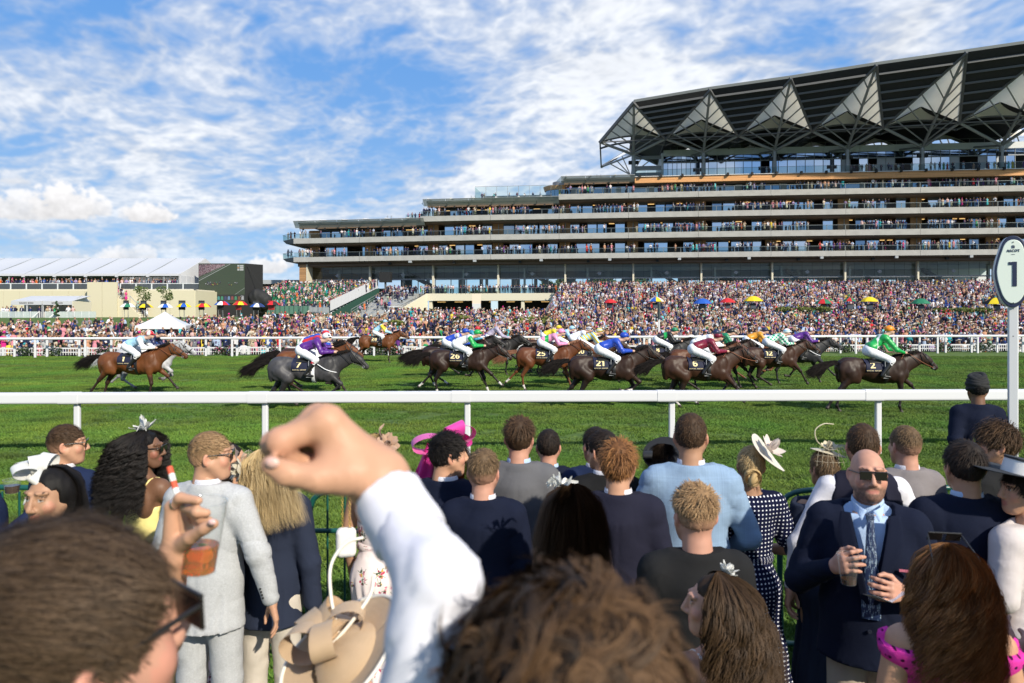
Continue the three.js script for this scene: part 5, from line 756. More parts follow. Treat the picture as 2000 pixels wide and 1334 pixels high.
function horseField(pose, dip = 0, chin = 0) {
  const B = new Body(), L = LEGS[pose];
  B.ell([-.22, 1.20, 0], [.66, .27, .24], { k: .12 }); B.ell([-.02, 1.08, 0], [.46, .25, .22], { k: .12 }); B.ell([.36, 1.18, 0], [.34, .34, .22], { k: .12 }); B.ell([-.84, 1.27, 0], [.38, .245, .22], { k: .12 }); B.ell([.28, 1.44, 0], [.26, .1, .07], { k: .1 }); B.ell([-.78, 1.44, 0], [.3, .1, .12], { k: .1 });
  B.ell([.6, 1.1, 0], [.16, .2, .17], { k: .08 });
  for (const s of [-1, 1]) { B.ell([.40, 1.2, s * .13], [.17, .34, .11], { k: .05, rot: -.45 }); B.ell([.46, 1.02, s * .15], [.13, .2, .085], { k: .05 }); B.ell([-.94, 1.18, s * .135], [.24, .31, .10], { k: .05, rot: .35 }); B.ell([-.72, 1.08, s * .155], [.13, .26, .075], { k: .045, rot: .2 }); B.ell([-1.10, 1.08, s * .09], [.09, .24, .075], { k: .05 }); B.ell([-.5, 1.3, s * .18], [.12, .09, .06], { k: .08 }); }
  const px = 1.12, py = 1.72 - dip, nx = px + .45 - chin * .08, ny = py - .33 - chin * .05;   // poll and nose
  B.cap([.42, 1.34, 0], [px - .06, py - .07, 0], .25, .115, { s: [1, 1, .5], k: .09 }); B.cap([.55, 1.2, 0], [px - .02, py - .16, 0], .17, .09, { s: [1, 1, .6], k: .08 });
  B.cap([px, py - .04, 0], [px + .2, py - .17, 0], .115, .1, { s: [1, 1, .72], k: .05 }); B.cap([px + .14, py - .12, 0], [nx - .04, ny + .05, 0], .085, .062, { s: [1, 1, .75], k: .05 }); B.cap([px + .08, py - .17, 0], [px + .26, py - .27, 0], .085, .05, { s: [1, 1, .65], k: .04 });
  B.ell([nx, ny, 0], [.062, .058, .052], { c: 1, k: .04 }); B.cap([nx - .02, ny - .045, 0], [nx - .1, ny - .01, 0], .035, .035, { c: 1, k: .02 });
  for (const s of [-1, 1]) { B.cap([px - .02, py + .05, s * .055], [px - .05, py + .17, s * .07], .032, .008, { s: [1, 1, .7], k: .015 }); B.ell([px + .15, py - .1, s * .074], [.026, .022, .016], { c: 4, k: .006 }); B.ell([nx + .03, ny + .012, s * .036], [.018, .014, .012], { sub: 1, c: 1, k: .01 }); B.ell([px + .12, py - .17, s * .055], [.07, .08, .03], { k: .03 }); }
  const leg = (q, z, r, fore) => { const z1 = z * .9; B.cap([q[0][0], q[0][1] + .08, z], [q[1][0], q[1][1], z1], r[0], r[1], { k: .05 }); B.ell([q[1][0], q[1][1], z1], [r[1] * 1.22, r[1] * 1.3, r[1] * 1.05], { c: 1, k: .03 }); B.cap([q[1][0], q[1][1], z1], [q[2][0], q[2][1], z1], r[2], r[2] * .92, { c: 1, k: .02 }); B.ell([q[2][0], q[2][1], z1], [.046, .046, .042], { c: 3, k: .02 }); B.cap([q[2][0], q[2][1], z1], [mixn(q[2][0], q[3][0], .7), mixn(q[2][1], q[3][1], .7), z1], .034, .036, { c: 3, k: .02 }); B.cap([mixn(q[2][0], q[3][0], .75), mixn(q[2][1], q[3][1], .75), z1], [q[3][0], q[3][1], z1], .038, .052, { c: 2, k: .01 }); };
  L.f.forEach((q, i) => leg(q, i ? -.14 : .14, [.105, .052, .036])); L.h.forEach((q, i) => { leg(q, i ? -.13 : .13, [.14, .056, .039]); B.cap([-.88, 1.16, (i ? -1 : 1) * .14], [q[0][0], q[0][1], (i ? -1 : 1) * .14], .17, .135, { k: .07 }); });
  B.poll = [px, py]; B.nose = [nx, ny];
  return B;
}
const muscle = (x, y, z) => y > .8 && x < .75 ? .011 * n3(x * 6.5, y * 5, z * 6) + .006 * n3(x * 15, y * 9, z * 12) : 0;
const horseProto = {};
function radius(B, x, a, cy = 1.18) { let lo = .05, hi = .7; const s = Math.sin(a), c = Math.cos(a); for (let i = 0; i < 18; i++) { const m = (lo + hi) / 2; if (B.dist(x, cy + c * m, s * m) < 0) lo = m; else hi = m; } return lo; }
function wrap(B, x0, x1, a0, a1, nx, na, off, uv) { return sheet((u, v) => { const x = mixn(x0, x1, u), a = mixn(a0, a1, v), r = radius(B, x, a) + off; return V(x, 1.18 + Math.cos(a) * r, Math.sin(a) * r); }, nx, na, .008); }
for (const p of Object.keys(LEGS)) for (const d of [0, 1]) {
  const B = horseField(p, d * .1, d * .6), r = rng(p.length + d), [px, py] = B.poll, [nx, ny] = B.nose, tail = [], mane = [];
  for (let i = 0; i < 420; i++) { const a = V(-1.22 + r() * .05, 1.36 + r() * .07, (r() - .5) * .07), l = .45 + r() * .5, dr = .26 + Math.pow(r(), 1.5) * .22, z = (r() - .5) * .13, wv = r() * 6; const pts = []; for (let k = 0; k <= 6; k++) { const t = k / 6; pts.push(V(a.x - l * (t * .95), a.y + .05 * Math.sin(t * 3) - dr * Math.pow(t, 1.4) + .03 * Math.sin(wv + t * 7), a.z + z * t + .02 * Math.sin(wv * 2 + t * 6))); } tail.push({ pts, k: r(), side: V(0, .3, 1) }); }
  for (let i = 0; i < 150; i++) { const t = r(), a = V(mixn(.45, px - .02, t), mixn(1.56, py + .07, t), (r() - .5) * .05), l = .09 + r() * .11; mane.push({ pts: [a, V(a.x - l * .6, a.y + .03 + r() * .03, a.z + (r() - .3) * .06), V(a.x - l * 1.3, a.y - .02 - r() * .06, a.z + .06 + r() * .06)], k: r(), side: V(0, .2, 1) }); }
  const T = V; const ring = (x, y, rr, tilt) => { const g = new THREE.TorusGeometry(rr, .012, 5, 18); g.scale(1, 1, 1.5); g.rotateY(Math.PI / 2); g.scale(1, 1, .74); g.rotateZ(tilt); g.translate(x, y, 0); return g; };
  const tang = -.63, br = merge([ring(mixn(px, nx, .66), mixn(py, ny, .66) - .02, .088, tang), ring(px + .1, py - .1, .118, tang + .5), tube([[px + .0, py + .04, .085], [px + .16, py - .16, .085], [nx - .09, ny + .03, .062]], .01, 5, 10), tube([[px + .0, py + .04, -.085], [px + .16, py - .16, -.085], [nx - .09, ny + .03, -.062]], .01, 5, 10), tube([[px - .06, py, .09], [px + .02, py - .2, .085], [px + .06, py - .27, 0], [px + .02, py - .2, -.085], [px - .06, py, -.09]], .009, 5, 16)]);
  const bit = new THREE.TorusGeometry(.03, .007, 6, 14); bit.translate(nx - .09, ny + .0, .062);
  const rein = [1, -1].map((s) => tube([[nx - .09, ny, s * .06], [mixn(.66, nx, .5), mixn(1.66, ny, .5) - .05, s * .14], [.66, 1.67, s * .07], [.56, 1.57, s * .1], [.5, 1.5, s * .14]], .009, 5, 16));
  horseProto[p + d] = { B, body: B.mesh(.022, { disp: muscle }), tail: ribbons(tail, .016, (q) => C(.006 + q.k * .008, .005 + q.k * .006, .005 + q.k * .005)), mane: ribbons(mane, .024, (q) => C(.006 + q.k * .008, .005 + q.k * .006, .005 + q.k * .005)), bridle: br, bit, rein, cloth: wrap(B, -.5, .06, -1.62, 1.62, 8, 26, .02), girth: wrap(B, .03, .12, .2, Math.PI * 2 - .2, 2, 30, .014), saddle: wrap(B, -.38, -.02, -.75, .75, 6, 10, .045), breast: tube([[.2, 1.35, .24], [.45, 1.2, .27], [.68, 1.12, .15], [.74, 1.12, 0], [.68, 1.12, -.15], [.45, 1.2, -.27], [.2, 1.35, -.24]], .014, 5, 26) };
}
// saddle cloths with their gold numbers, one sheet for all
const clothNo = ['1', '7', '28', '26', '9', '25', '21', '8', '6', '2', '3', '5', '10', '11', '12', '14'];
const clothTex = canvasTex(1024, 1024, (g) => {
  g.fillStyle = '#0d1330'; g.fillRect(0, 0, 1024, 1024);
  clothNo.forEach((n, i) => { const x = (i % 4) * 256, y = Math.floor(i / 4) * 256; g.strokeStyle = '#1c2448'; g.lineWidth = 5; g.strokeRect(x + 5, y + 5, 246, 246); g.fillStyle = '#ecd9a0'; g.font = 'bold 128px sans-serif'; g.textAlign = 'center'; { const ws = [...n].map((c) => c === '1' ? 44 : 72); let cx = x + 84 - ws.reduce((a, b) => a + b) / 2; [...n].forEach((c, k) => { if (c === '1') { g.fillRect(cx + 16, y + 106, 22, 90); g.fillRect(cx + 4, y + 112, 20, 16); } else g.fillText(c, cx + 36, y + 196); cx += ws[k]; }); } g.font = 'bold 24px serif'; g.fillText('ROYAL ASCOT', x + 96, y + 240); });
});
const clothMat = std(0xffffff, .75, { map: clothTex });
function clothGeo(g, i) { const o = new THREE.BufferGeometry(); o.setAttribute('position', g.attributes.position); o.setAttribute('normal', g.attributes.normal); o.setIndex(g.index); const u = g.attributes.uv, t = new Float32Array(u.count * 2), cx = (i % 4) / 4, cy = 1 - Math.floor(i / 4) / 4; for (let k = 0; k < u.count; k++) { const a = (u.getY(k) - .5) * 2; t[k * 2] = cx + (.01 + .98 * u.getX(k)) / 4; t[k * 2 + 1] = cy - (a < 0 ? .03 : .03 + .94 * a) / 4; } o.setAttribute('uv', new THREE.BufferAttribute(t, 2)); return o; }
// jockey
const jockeyProto = {};
for (const lift of [0, 1]) {
  const hip = [-.30, 1.70], a = lift ? .34 : .02, rot = (x, y) => { const dx = x - hip[0], dy = y - hip[1]; return [hip[0] + dx * Math.cos(a) - dy * Math.sin(a), hip[1] + dx * Math.sin(a) + dy * Math.cos(a)]; }, J = (x, y, z) => [...rot(x, y), z];
  const head = J(.42, 2.06, 0), K = (dx, dy, z) => [head[0] + dx, head[1] + dy, z];
  const S = new Body(); S.cap(J(-.22, 1.80, -.06), J(-.22, 1.80, .06), .135, .135, { k: .06 }); S.ell(J(-.02, 1.87, 0), [.22, .135, .165], { rot: .3 + a, k: .08 }); S.cap(J(.16, 1.93, -.12), J(.16, 1.93, .12), .115, .115, { k: .06 });
  for (const s of [-1, 1]) { S.cap(J(.18, 1.92, s * .17), [.32, 1.68 + lift * .08, s * .26], .085, .068, { c: 2, k: .03 }); S.cap([.32, 1.68 + lift * .08, s * .26], [.6, 1.68, s * .1], .066, .042, { c: 2, k: .02 }); }
  const H = new Body(); H.ell(K(0, 0, 0), [.095, .105, .075], {}); H.ell(K(.07, -.04, 0), [.05, .07, .052], {}); H.cap(K(.1, -.01, 0), K(.125, -.035, 0), .012, .016, {}); H.cap(K(-.03, -.08, 0), J(.24, 1.97, 0), .055, .06, {}); for (const s of [-1, 1]) { H.ell([.65, 1.675, s * .085], [.05, .038, .036], { k: .01 }); for (let f = 0; f < 4; f++) H.cap([.675, 1.70 - f * .017, s * .085], [.69, 1.69 - f * .017, s * .055], .011, .01, { k: .006 }); H.cap([.32, 1.69, s * .24], [.62, 1.68, s * .095], .03, .03, {}); H.cap(J(.16, 1.92, s * .14), [.32, 1.69, s * .24], .04, .03, {}); } H.cap(J(-.2, 1.8, 0), J(.2, 1.93, 0), .06, .06, {});
  const Bt = new Body(); for (const s of [-1, 1]) { Bt.cap([hip[0], hip[1], s * .1], [.17, 1.475, s * .29], .125, .088, { k: .05 }); Bt.cap([.17, 1.475, s * .29], [.1, 1.37, s * .305], .082, .07, { k: .03 }); } Bt.ell([hip[0] - .02, hip[1] + .04, 0], [.15, .155, .19], { k: .07 });
  const boots = [-1, 1].map((s) => { const b = new Body(); b.cap([.12, 1.40, s * .30], [-.10, 1.1, s * .325], .075, .05, {}); b.cap([-.12, 1.06, s * .325], [.09, 1.03, s * .335], .043, .036, { k: .03 }); return b.mesh(.014); });
  const Cp = new Body(); Cp.ell(K(-.012, .045, 0), [.125, .1, .108], {}); Cp.cut((x, y, z) => (head[1] - .005 - y) - (x - head[0]) * -.1); const pk = new Body(); pk.ell(K(.1, .03, 0), [.085, .014, .085], { rot: -.25 });
  const gg = new Body(); gg.cap(K(.088, .012, -.045), K(.088, .012, .045), .026, .026, {});
  const stir = merge([-1, 1].flatMap((s) => [rod(V(-.02, 1.45, s * .3), V(-.03, 1.07, s * .335), .012), rod(V(-.08, 1.0, s * .335), V(.05, 1.0, s * .335), .012)]));
  jockeyProto[lift] = { silks: S.mesh(.017, { disp: (x, y, z) => .007 * n3(x * 20, y * 20, z * 20) }), body: H.mesh(.011), breeches: Bt.mesh(.018, { disp: (x, y, z) => .004 * n3(x * 22, y * 22, z * 22) }), boots, cap: Cp.mesh(.012), peak: pk.mesh(.009), goggles: gg.mesh(.009), stir, head, hip };
}
const coatMat = vcol({ roughness: .5, specularIntensity: .6 }), hairMat = vcol({ roughness: .9, specularIntensity: .25 }), silkMat = vcol({ roughness: .42, sheen: .4, sheenRoughness: .4 }), leather = std(C(.012, .012, .012), .4), tanLeather = std(C(.22, .07, .025), .55), skinMat = std(C(.55, .34, .25), .6), clothWhite = std(C(.76, .76, .78), .7);
const K2 = { white: C(.75, .75, .77), blue: C(.015, .06, .42), sky: C(.32, .55, .72), navy: C(.012, .018, .07), purple: C(.085, .015, .2), red: C(.5, .02, .03), green: C(.01, .34, .07), dkgreen: C(.01, .2, .09), pink: C(.72, .27, .46), yellow: C(.72, .55, .02), maroon: C(.18, .008, .03), black: C(.014, .014, .016), gold: C(.62, .27, .015), orange: C(.78, .25, .01), lilac: C(.36, .32, .42), teal: C(.03, .22, .35), check: C(.02, .42, .2) };
const coats = { bay: [C(.10, .034, .012), C(.014, .010, .009)], brightbay: [C(.135, .045, .013), C(.018, .012, .01)], dark: [C(.028, .0125, .0075), C(.012, .009, .008)], brown: [C(.045, .018, .009), C(.014, .01, .008)], black: [C(.018, .016, .016), C(.01, .009, .009)], roan: [C(.052, .05, .054), C(.02, .018, .018)], grey: [C(.42, .42, .43), C(.22, .21, .21)], chestnut: [C(.115, .036, .012), C(.13, .045, .018)], ink: [C(.024, .024, .027), C(.012, .012, .013)] };
let horseNo = 0;
function racer(o) {
  const q = o.q, X = (o.nose - 1000) / q, Z = FL / q, s = o.s ?? 1, H = horseProto[o.pose + (o.dip ? 1 : 0)], [c0, c1] = coats[o.coat], seed = ++horseNo;
  const h = thing('racehorse', o.label, 'horse', [X - 1.56 * s, 0, -Z], o.yaw ?? 0); h.scale.set(s, s, s);
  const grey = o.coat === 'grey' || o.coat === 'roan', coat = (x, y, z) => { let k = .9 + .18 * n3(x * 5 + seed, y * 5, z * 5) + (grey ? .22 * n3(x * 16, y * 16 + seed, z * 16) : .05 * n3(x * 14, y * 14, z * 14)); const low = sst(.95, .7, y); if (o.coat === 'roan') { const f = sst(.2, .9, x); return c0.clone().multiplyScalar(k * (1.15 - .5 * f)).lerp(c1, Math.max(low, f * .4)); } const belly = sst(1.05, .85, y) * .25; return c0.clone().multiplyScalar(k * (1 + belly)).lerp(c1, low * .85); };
  const socks = o.socks ?? [0, 0, 0, 0];
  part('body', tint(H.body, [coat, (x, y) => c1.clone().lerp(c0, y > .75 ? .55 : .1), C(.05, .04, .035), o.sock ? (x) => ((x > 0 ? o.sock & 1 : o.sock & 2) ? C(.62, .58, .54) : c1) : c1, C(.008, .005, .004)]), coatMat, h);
  const hm = hairMat; part('tail', H.tail, o.coat === 'grey' ? std(C(.4, .4, .4), .7) : o.coat === 'chestnut' ? std(C(.16, .06, .025), .7) : hm, h); part('mane', H.mane, o.coat === 'grey' ? std(C(.35, .35, .35), .7) : o.coat === 'chestnut' ? std(C(.16, .06, .025), .7) : hm, h);
  part('bridle', H.bridle, leather, h); part('bit', H.bit, M.steel, h); for (const q of H.rein) part('rein', q, o.rein ? tanLeather : leather, h); part('girth', H.girth, o.girthW ? clothWhite : leather, h); part('saddle', H.saddle, leather, h);
  const ci = clothNo.indexOf(o.no); part('number_cloth', clothGeo(H.cloth, ci < 0 ? 10 + seed % 6 : ci), clothMat, h);
  if (o.breast) part('breastplate', H.breast, clothWhite, h);
  if (o.noseband) { const g = new THREE.TorusGeometry(.085, .035, 8, 18); g.rotateY(Math.PI / 2); g.scale(1, 1, .8); g.rotateZ(-.63); g.translate(mixn(H.B.poll[0], H.B.nose[0], .62), mixn(H.B.poll[1], H.B.nose[1], .62) - .01, 0); part('noseband', g, std(C(.55, .48, .36), 1), h); }
  const J = jockeyProto[o.lift ? 1 : 0], j = thing('jockey', o.jl, 'jockey', [X - 1.56 * s, 0, -Z], o.yaw ?? 0); j.scale.set(s, s, s);
  part('body', J.body, skinMat, j); part('silks', tint(J.silks, [(x, y, z) => o.silk(x, y, z, 0), null, (x, y, z) => o.silk(x, y, z, 2)]), silkMat, j); part('breeches', J.breeches, clothWhite, j); for (const b of J.boots) { const m = part('boot', b, leather, j); if (o.bootTop) { const g = new THREE.CylinderGeometry(.074, .068, .07, 12); g.rotateZ(-.6); g.translate(.1, 1.38, m === j.children[3] ? -.305 : .305); part('boot_top', g, std(K2.red, .5), m); } }
  part('helmet', paint(J.cap.clone(), (x, y, z) => o.cap(Math.atan2(z, x - J.head[0]), y - J.head[1], x - J.head[0])), silkMat, j); part('peak', J.peak, std(o.peak ?? o.cap(0, .1, .1), .5), j); part('goggles', J.goggles, std(C(.01, .01, .012), .15), j); part('stirrups', J.stir, M.steel, j);
}
const plain = (k) => () => K2[k], sleeves = (a, b) => (x, y, z, r) => r === 2 ? K2[b] : K2[a], cq = (a, b, n = 6) => (t) => Math.floor((t + Math.PI) / Math.PI / 2 * n) % 2 ? K2[a] : K2[b], hoop = (a, b, f = 26) => (t, y) => Math.floor(y * f + 40) % 2 ? K2[a] : K2[b];
const shl = (name, num) => `${name} racehorse ${num}`;
[
  { no: '1', nose: 365, q: 62, coat: 'brightbay', pose: 'push', silk: sleeves('sky', 'white'), cap: cq('red', 'white', 6), rein: 1, label: 'bright bay racehorse wearing number 1 cloth, last but for a grey', jl: 'jockey in pale blue and white silks with red and white quartered cap' },
  { nose: 381, q: 57.5, coat: 'grey', pose: 'fold', silk: plain('navy'), cap: plain('navy'), label: 'pale grey racehorse half hidden behind the bay wearing number 1', jl: 'jockey in navy silks and navy cap on the pale grey horse' },
  { no: '7', nose: 719, q: 70, coat: 'roan', pose: 'fold', dip: 1, silk: sleeves('purple', 'purple'), cap: (t, y, x) => Math.abs(t - .9) < .28 && Math.abs(y - .07) < .03 ? K2.navy : K2.white, breast: 1, bootTop: 1, girthW: 1, label: 'dark iron grey racehorse wearing number 7 cloth and white breast strap', jl: 'jockey in purple silks and white starred cap on the iron grey' },
  { nose: 707, q: 61, coat: 'brightbay', pose: 'under', silk: sleeves('red', 'purple'), cap: plain('red'), rein: 1, label: 'bay racehorse directly behind the iron grey number 7', jl: 'jockey in red and purple silks on the bay behind number 7' },
  { nose: 700, q: 56, coat: 'brown', pose: 'fold', silk: plain('blue'), cap: hoop('white', 'blue', 30), label: 'brown racehorse almost hidden furthest behind number 7', jl: 'jockey in blue silks and blue and white hooped cap behind number 7' },
  { no: '28', nose: 798, q: 35, coat: 'brightbay', pose: 'push', lift: 1, silk: (x, y, z, r) => r === 2 ? (x < .3 ? K2.yellow : K2.sky) : x > .1 ? K2.yellow : K2.sky, cap: plain('sky'), rein: 1, label: 'small distant bay racehorse wearing number 28 close to the far rail', jl: 'jockey in light blue and yellow silks on number 28' },
  { no: '26', nose: 1000, q: 58.5, coat: 'dark', pose: 'reach', sock: 3, dip: 1, silk: sleeves('white', 'green'), cap: plain('green'), label: 'dark bay racehorse with white socks wearing number 26 cloth', jl: 'jockey in white silks with bright green sleeves and cap' },
  { nose: 972, q: 54, coat: 'dark', pose: 'under', sock: 2, silk: (x, y, z, r) => Math.hypot(x - .1, y - 1.97) < .09 ? K2.white : K2.blue, cap: plain('blue'), label: 'dark bay racehorse hidden behind number 26', jl: 'jockey in royal blue silks with white disc behind number 26' },
  { nose: 986, q: 46, coat: 'black', pose: 'fold', silk: plain('teal'), cap: plain('red'), label: 'near black racehorse beyond number 26 with its rider capped in red', jl: 'jockey in teal silks and red cap beyond number 26' },
  { no: '9', nose: 1036, q: 44, coat: 'black', pose: 'push', lift: 1, silk: plain('lilac'), cap: plain('lilac'), label: 'black racehorse wearing number 9 cloth in the second row', jl: 'jockey in silver lilac silks and cap on the black number 9' },
  { nose: 1140, q: 42, coat: 'brown', pose: 'reach', silk: plain('yellow'), cap: plain('yellow'), label: 'brown racehorse near the far rail under the all yellow rider', jl: 'jockey in plain yellow silks and yellow cap' },
  { nose: 1168, q: 44, coat: 'dark', pose: 'push', silk: plain('sky'), cap: plain('sky'), label: 'dark racehorse near the far rail under the pale blue rider', jl: 'jockey in plain pale blue silks and pale blue cap' },
  { nose: 1204, q: 46.5, coat: 'bay', pose: 'fold', silk: (x, y, z, r) => r === 2 && x > .24 ? K2.navy : K2.white, cap: hoop('navy', 'white', 30), label: 'bay racehorse under the rider with hooped navy cap', jl: 'jockey in white silks with navy cuffs and hooped navy cap' },
  { nose: 1231, q: 52, coat: 'brown', pose: 'under', silk: (x, y, z) => Math.floor((x + y * .8) * 13) % 2 ? K2.yellow : K2.sky, cap: hoop('sky', 'yellow', 24), label: 'brown racehorse under the rider in yellow and blue stripes', jl: 'jockey in yellow and pale blue striped silks' },
  { no: '25', nose: 1160, q: 55, coat: 'chestnut', pose: 'reach', sock: 2, silk: (x, y, z, r) => r !== 2 && Math.abs(x + .12) < .07 ? K2.green : K2.pink, cap: plain('pink'), label: 'chestnut racehorse with white hind socks wearing number 25', jl: 'jockey in pink silks with green sash and pink cap' },
  { no: '21', nose: 1298, q: 68, coat: 'dark', pose: 'fold', sock: 1, silk: plain('blue'), cap: plain('blue'), label: 'dark brown racehorse wearing number 21 cloth', jl: 'jockey in plain royal blue silks and cap on number 21' },
  { no: '8', nose: 1376, q: 50, coat: 'ink', pose: 'push', silk: (x, y, z, r) => r !== 2 && Math.abs(x + .0) < .06 ? K2.green : K2.black, cap: plain('dkgreen'), label: 'charcoal black racehorse wearing number 8 cloth', jl: 'jockey in black silks with green band and green cap' },
  { nose: 1466, q: 58, coat: 'bay', pose: 'under', silk: plain('white'), cap: plain('navy'), label: 'bay racehorse showing behind the rider in maroon', jl: 'jockey in white silks and dark navy cap behind the maroon rider' },
  { no: '6', nose: 1482, q: 68.5, coat: 'brown', pose: 'under', sock: 2, silk: plain('maroon'), cap: (t, y) => y > .1 ? K2.black : K2.maroon, rein: 1, label: 'brown racehorse wearing number 6 cloth in front of the pack', jl: 'jockey in plain maroon silks and maroon cap' },
  { nose: 1491, q: 54, coat: 'dark', pose: 'reach', noseband: 1, silk: plain('dkgreen'), cap: plain('black'), label: 'dark racehorse with pale sheepskin noseband', jl: 'jockey in dark green silks and black cap' },
  { nose: 1552, q: 50, coat: 'chestnut', pose: 'fold', silk: plain('gold'), cap: plain('navy'), label: 'chestnut racehorse under the rider in gold', jl: 'jockey in plain gold silks and dark cap' },
  { nose: 1600, q: 54.5, coat: 'brown', pose: 'under', silk: (x, y, z) => (Math.floor(x * 15) + Math.floor(y * 15)) % 2 ? K2.check : K2.white, cap: hoop('sky', 'white', 20), label: 'brown racehorse under the rider in green and white checks', jl: 'jockey in green and white checked silks and pale blue cap' },
  { no: '1', nose: 1642, q: 50, coat: 'ink', pose: 'reach', breast: 1, silk: plain('purple'), cap: cq('purple', 'white', 8), label: 'charcoal black racehorse second in the race under a purple rider', jl: 'jockey in plain purple silks and purple and white cap' },
  { no: '2', nose: 1830, q: 71, coat: 'dark', pose: 'push', dip: 1, lift: 1, rein: 1, silk: (x, y, z, r) => { const v = Math.abs(z) * .9 + (x - .02) * .6; return r !== 2 && v > -.02 && v < .05 && x > -.15 ? K2.white : K2.green; }, cap: plain('orange'), label: 'leading dark bay racehorse wearing number 2 cloth', jl: 'jockey in green and white silks with orange cap leading the race' },
].forEach((o, i) => racer({ yaw: ((i * 37) % 11 - 5) * .008, ...o }));

// ------------------------------------------------------------------ the people in front. Figures face -z; turn > 0 faces right
const E = (x, y, z, o = 'YXZ') => new THREE.Matrix4().makeRotationFromEuler(new THREE.Euler(x, y, z, o));
const TR = (x, y, z) => new THREE.Matrix4().makeTranslation(x, y, z);
const rad = (d) => d * Math.PI / 180;
const fabricBump = dataTex(256, 256, (u, v, o, i, j) => { o[0] = o[1] = o[2] = .5 + .25 * (((i >> 1) + (j >> 1)) % 2 - .5) + .3 * pfbm(u, v, 8, 3, 5); }, false, [9, 9]);
const tweedTex = dataTex(256, 256, (u, v, o, i, j) => { const f = hsh(i, j, 3) > .86 ? .72 : 1, k = (.92 + .07 * pn(u, v, 64, 3) + .05 * hsh(i, j >> 2, 9)) * f; o[0] = .47 * k; o[1] = .475 * k; o[2] = .485 * k; }, true, [3, 3]);
const linenTex = dataTex(256, 256, (u, v, o, i, j) => { const k = .93 + .06 * hsh(i, 1, 3) + .06 * hsh(1, j, 7) + .06 * pfbm(u, v, 4, 3, 2); o[0] = .25 * k; o[1] = .355 * k; o[2] = .50 * k; }, true, [3, 3]);
const polkaTex = canvasTex(256, 256, (g) => { g.fillStyle = '#0f1430'; g.fillRect(0, 0, 256, 256); g.fillStyle = '#e6e6ee'; for (let i = 0; i < 8; i++) for (let j = 0; j < 8; j++) { g.beginPath(); g.ellipse(16 + i * 32, 16 + j * 32, 6.4, 6, 0, 0, 7); g.fill(); } }, { repeat: [5, 5] });
const magTex = canvasTex(256, 256, (g) => { g.fillStyle = '#d53a9c'; g.fillRect(0, 0, 256, 256); g.fillStyle = '#3a0f34'; for (let i = 0; i < 6; i++) for (let j = 0; j < 6; j++) { g.beginPath(); g.ellipse(21 + i * 42 + (j % 2) * 21, 21 + j * 42, 8, 8, 0, 0, 7); g.fill(); } }, { repeat: [5, 5] });
const floral = (bg, cs, n, seed) => canvasTex(512, 512, (g) => { const r = rng(seed); g.fillStyle = bg; g.fillRect(0, 0, 512, 512); for (let i = 0; i < n; i++) { const x = r() * 512, y = r() * 512, a = r() * 6; g.strokeStyle = '#5a6a4a'; g.lineWidth = 3; for (let k = 0; k < 3; k++) { g.beginPath(); g.moveTo(x, y); g.quadraticCurveTo(x + Math.cos(a + k) * 22, y + Math.sin(a + k) * 14, x + Math.cos(a + k * .9) * 44, y + Math.sin(a + k * .9) * 40); g.stroke(); } for (let k = 0; k < 7; k++) { g.fillStyle = cs[Math.floor(r() * cs.length)]; g.beginPath(); g.ellipse(x + (r() - .5) * 44, y + (r() - .5) * 44, 5 + r() * 7, 4 + r() * 5, r() * 3, 0, 7); g.fill(); } } }, { repeat: [2.2, 2.2] });
const floralTex = floral('#ecdcd8', ['#b8405a', '#d0788a', '#8a2f48', '#4a5a48', '#c8a050'], 34, 3), pinkFloral = floral('#e6c4c6', ['#5a2438', '#7a3a4a', '#3a2430', '#a85a68'], 30, 8), tieTex = floral('#18284a', ['#a8bcd0', '#6a88a8', '#c8d4e0'], 40, 12);
const cloth = (c, o = {}) => phys(c, .9, { bumpMap: fabricBump, bumpScale: .0012, specularIntensity: .25, ...o });
const F = { navy: cloth(C(.013, .022, .060)), navy2: cloth(C(.008, .011, .026)), navy3: cloth(C(.016, .016, .030)), black: cloth(C(.012, .012, .013)), charcoal: cloth(C(.016, .016, .017)), grey: cloth(C(.115, .115, .125)), mauveGrey: cloth(C(.20, .18, .185)), tweed: cloth(0xffffff, { map: tweedTex }), linen: cloth(0xffffff, { map: linenTex }), blazer: cloth(C(.022, .028, .05)), shirt: cloth(C(.66, .65, .71), { roughness: .75 }), shirtBlue: cloth(C(.42, .55, .76), { roughness: .75 }), polka: cloth(0xffffff, { map: polkaTex }), magenta: cloth(0xffffff, { map: magTex }), floral: cloth(0xffffff, { map: floralTex }), pinkFloral: cloth(0xffffff, { map: pinkFloral }), yellow: phys(C(.78, .66, .26), .4, { sheen: .5 }), cream: cloth(C(.52, .46, .39)), beige: cloth(C(.40, .33, .26)), blouse: cloth(C(.58, .52, .51)), slate: cloth(C(.25, .26, .27)), magentaPlain: cloth(C(.3, .02, .16)), white: cloth(C(.74, .72, .70)) };
const skinTone = { fair: C(.50, .272, .172), pink: C(.51, .265, .185), tan: C(.40, .22, .135), brown: C(.17, .085, .05), rosy: C(.50, .26, .185) };
const skinMatP = vcol({ roughness: .52, sheen: .15, sheenRoughness: .5, specularIntensity: .6 });
const hairMatP = vcol({ roughness: .62, specularIntensity: .4 }), glassDark = std(C(.012, .010, .010), .08), lensBrown = phys(C(.25, .1, .06), .06, { transmission: .5, thickness: 0 });
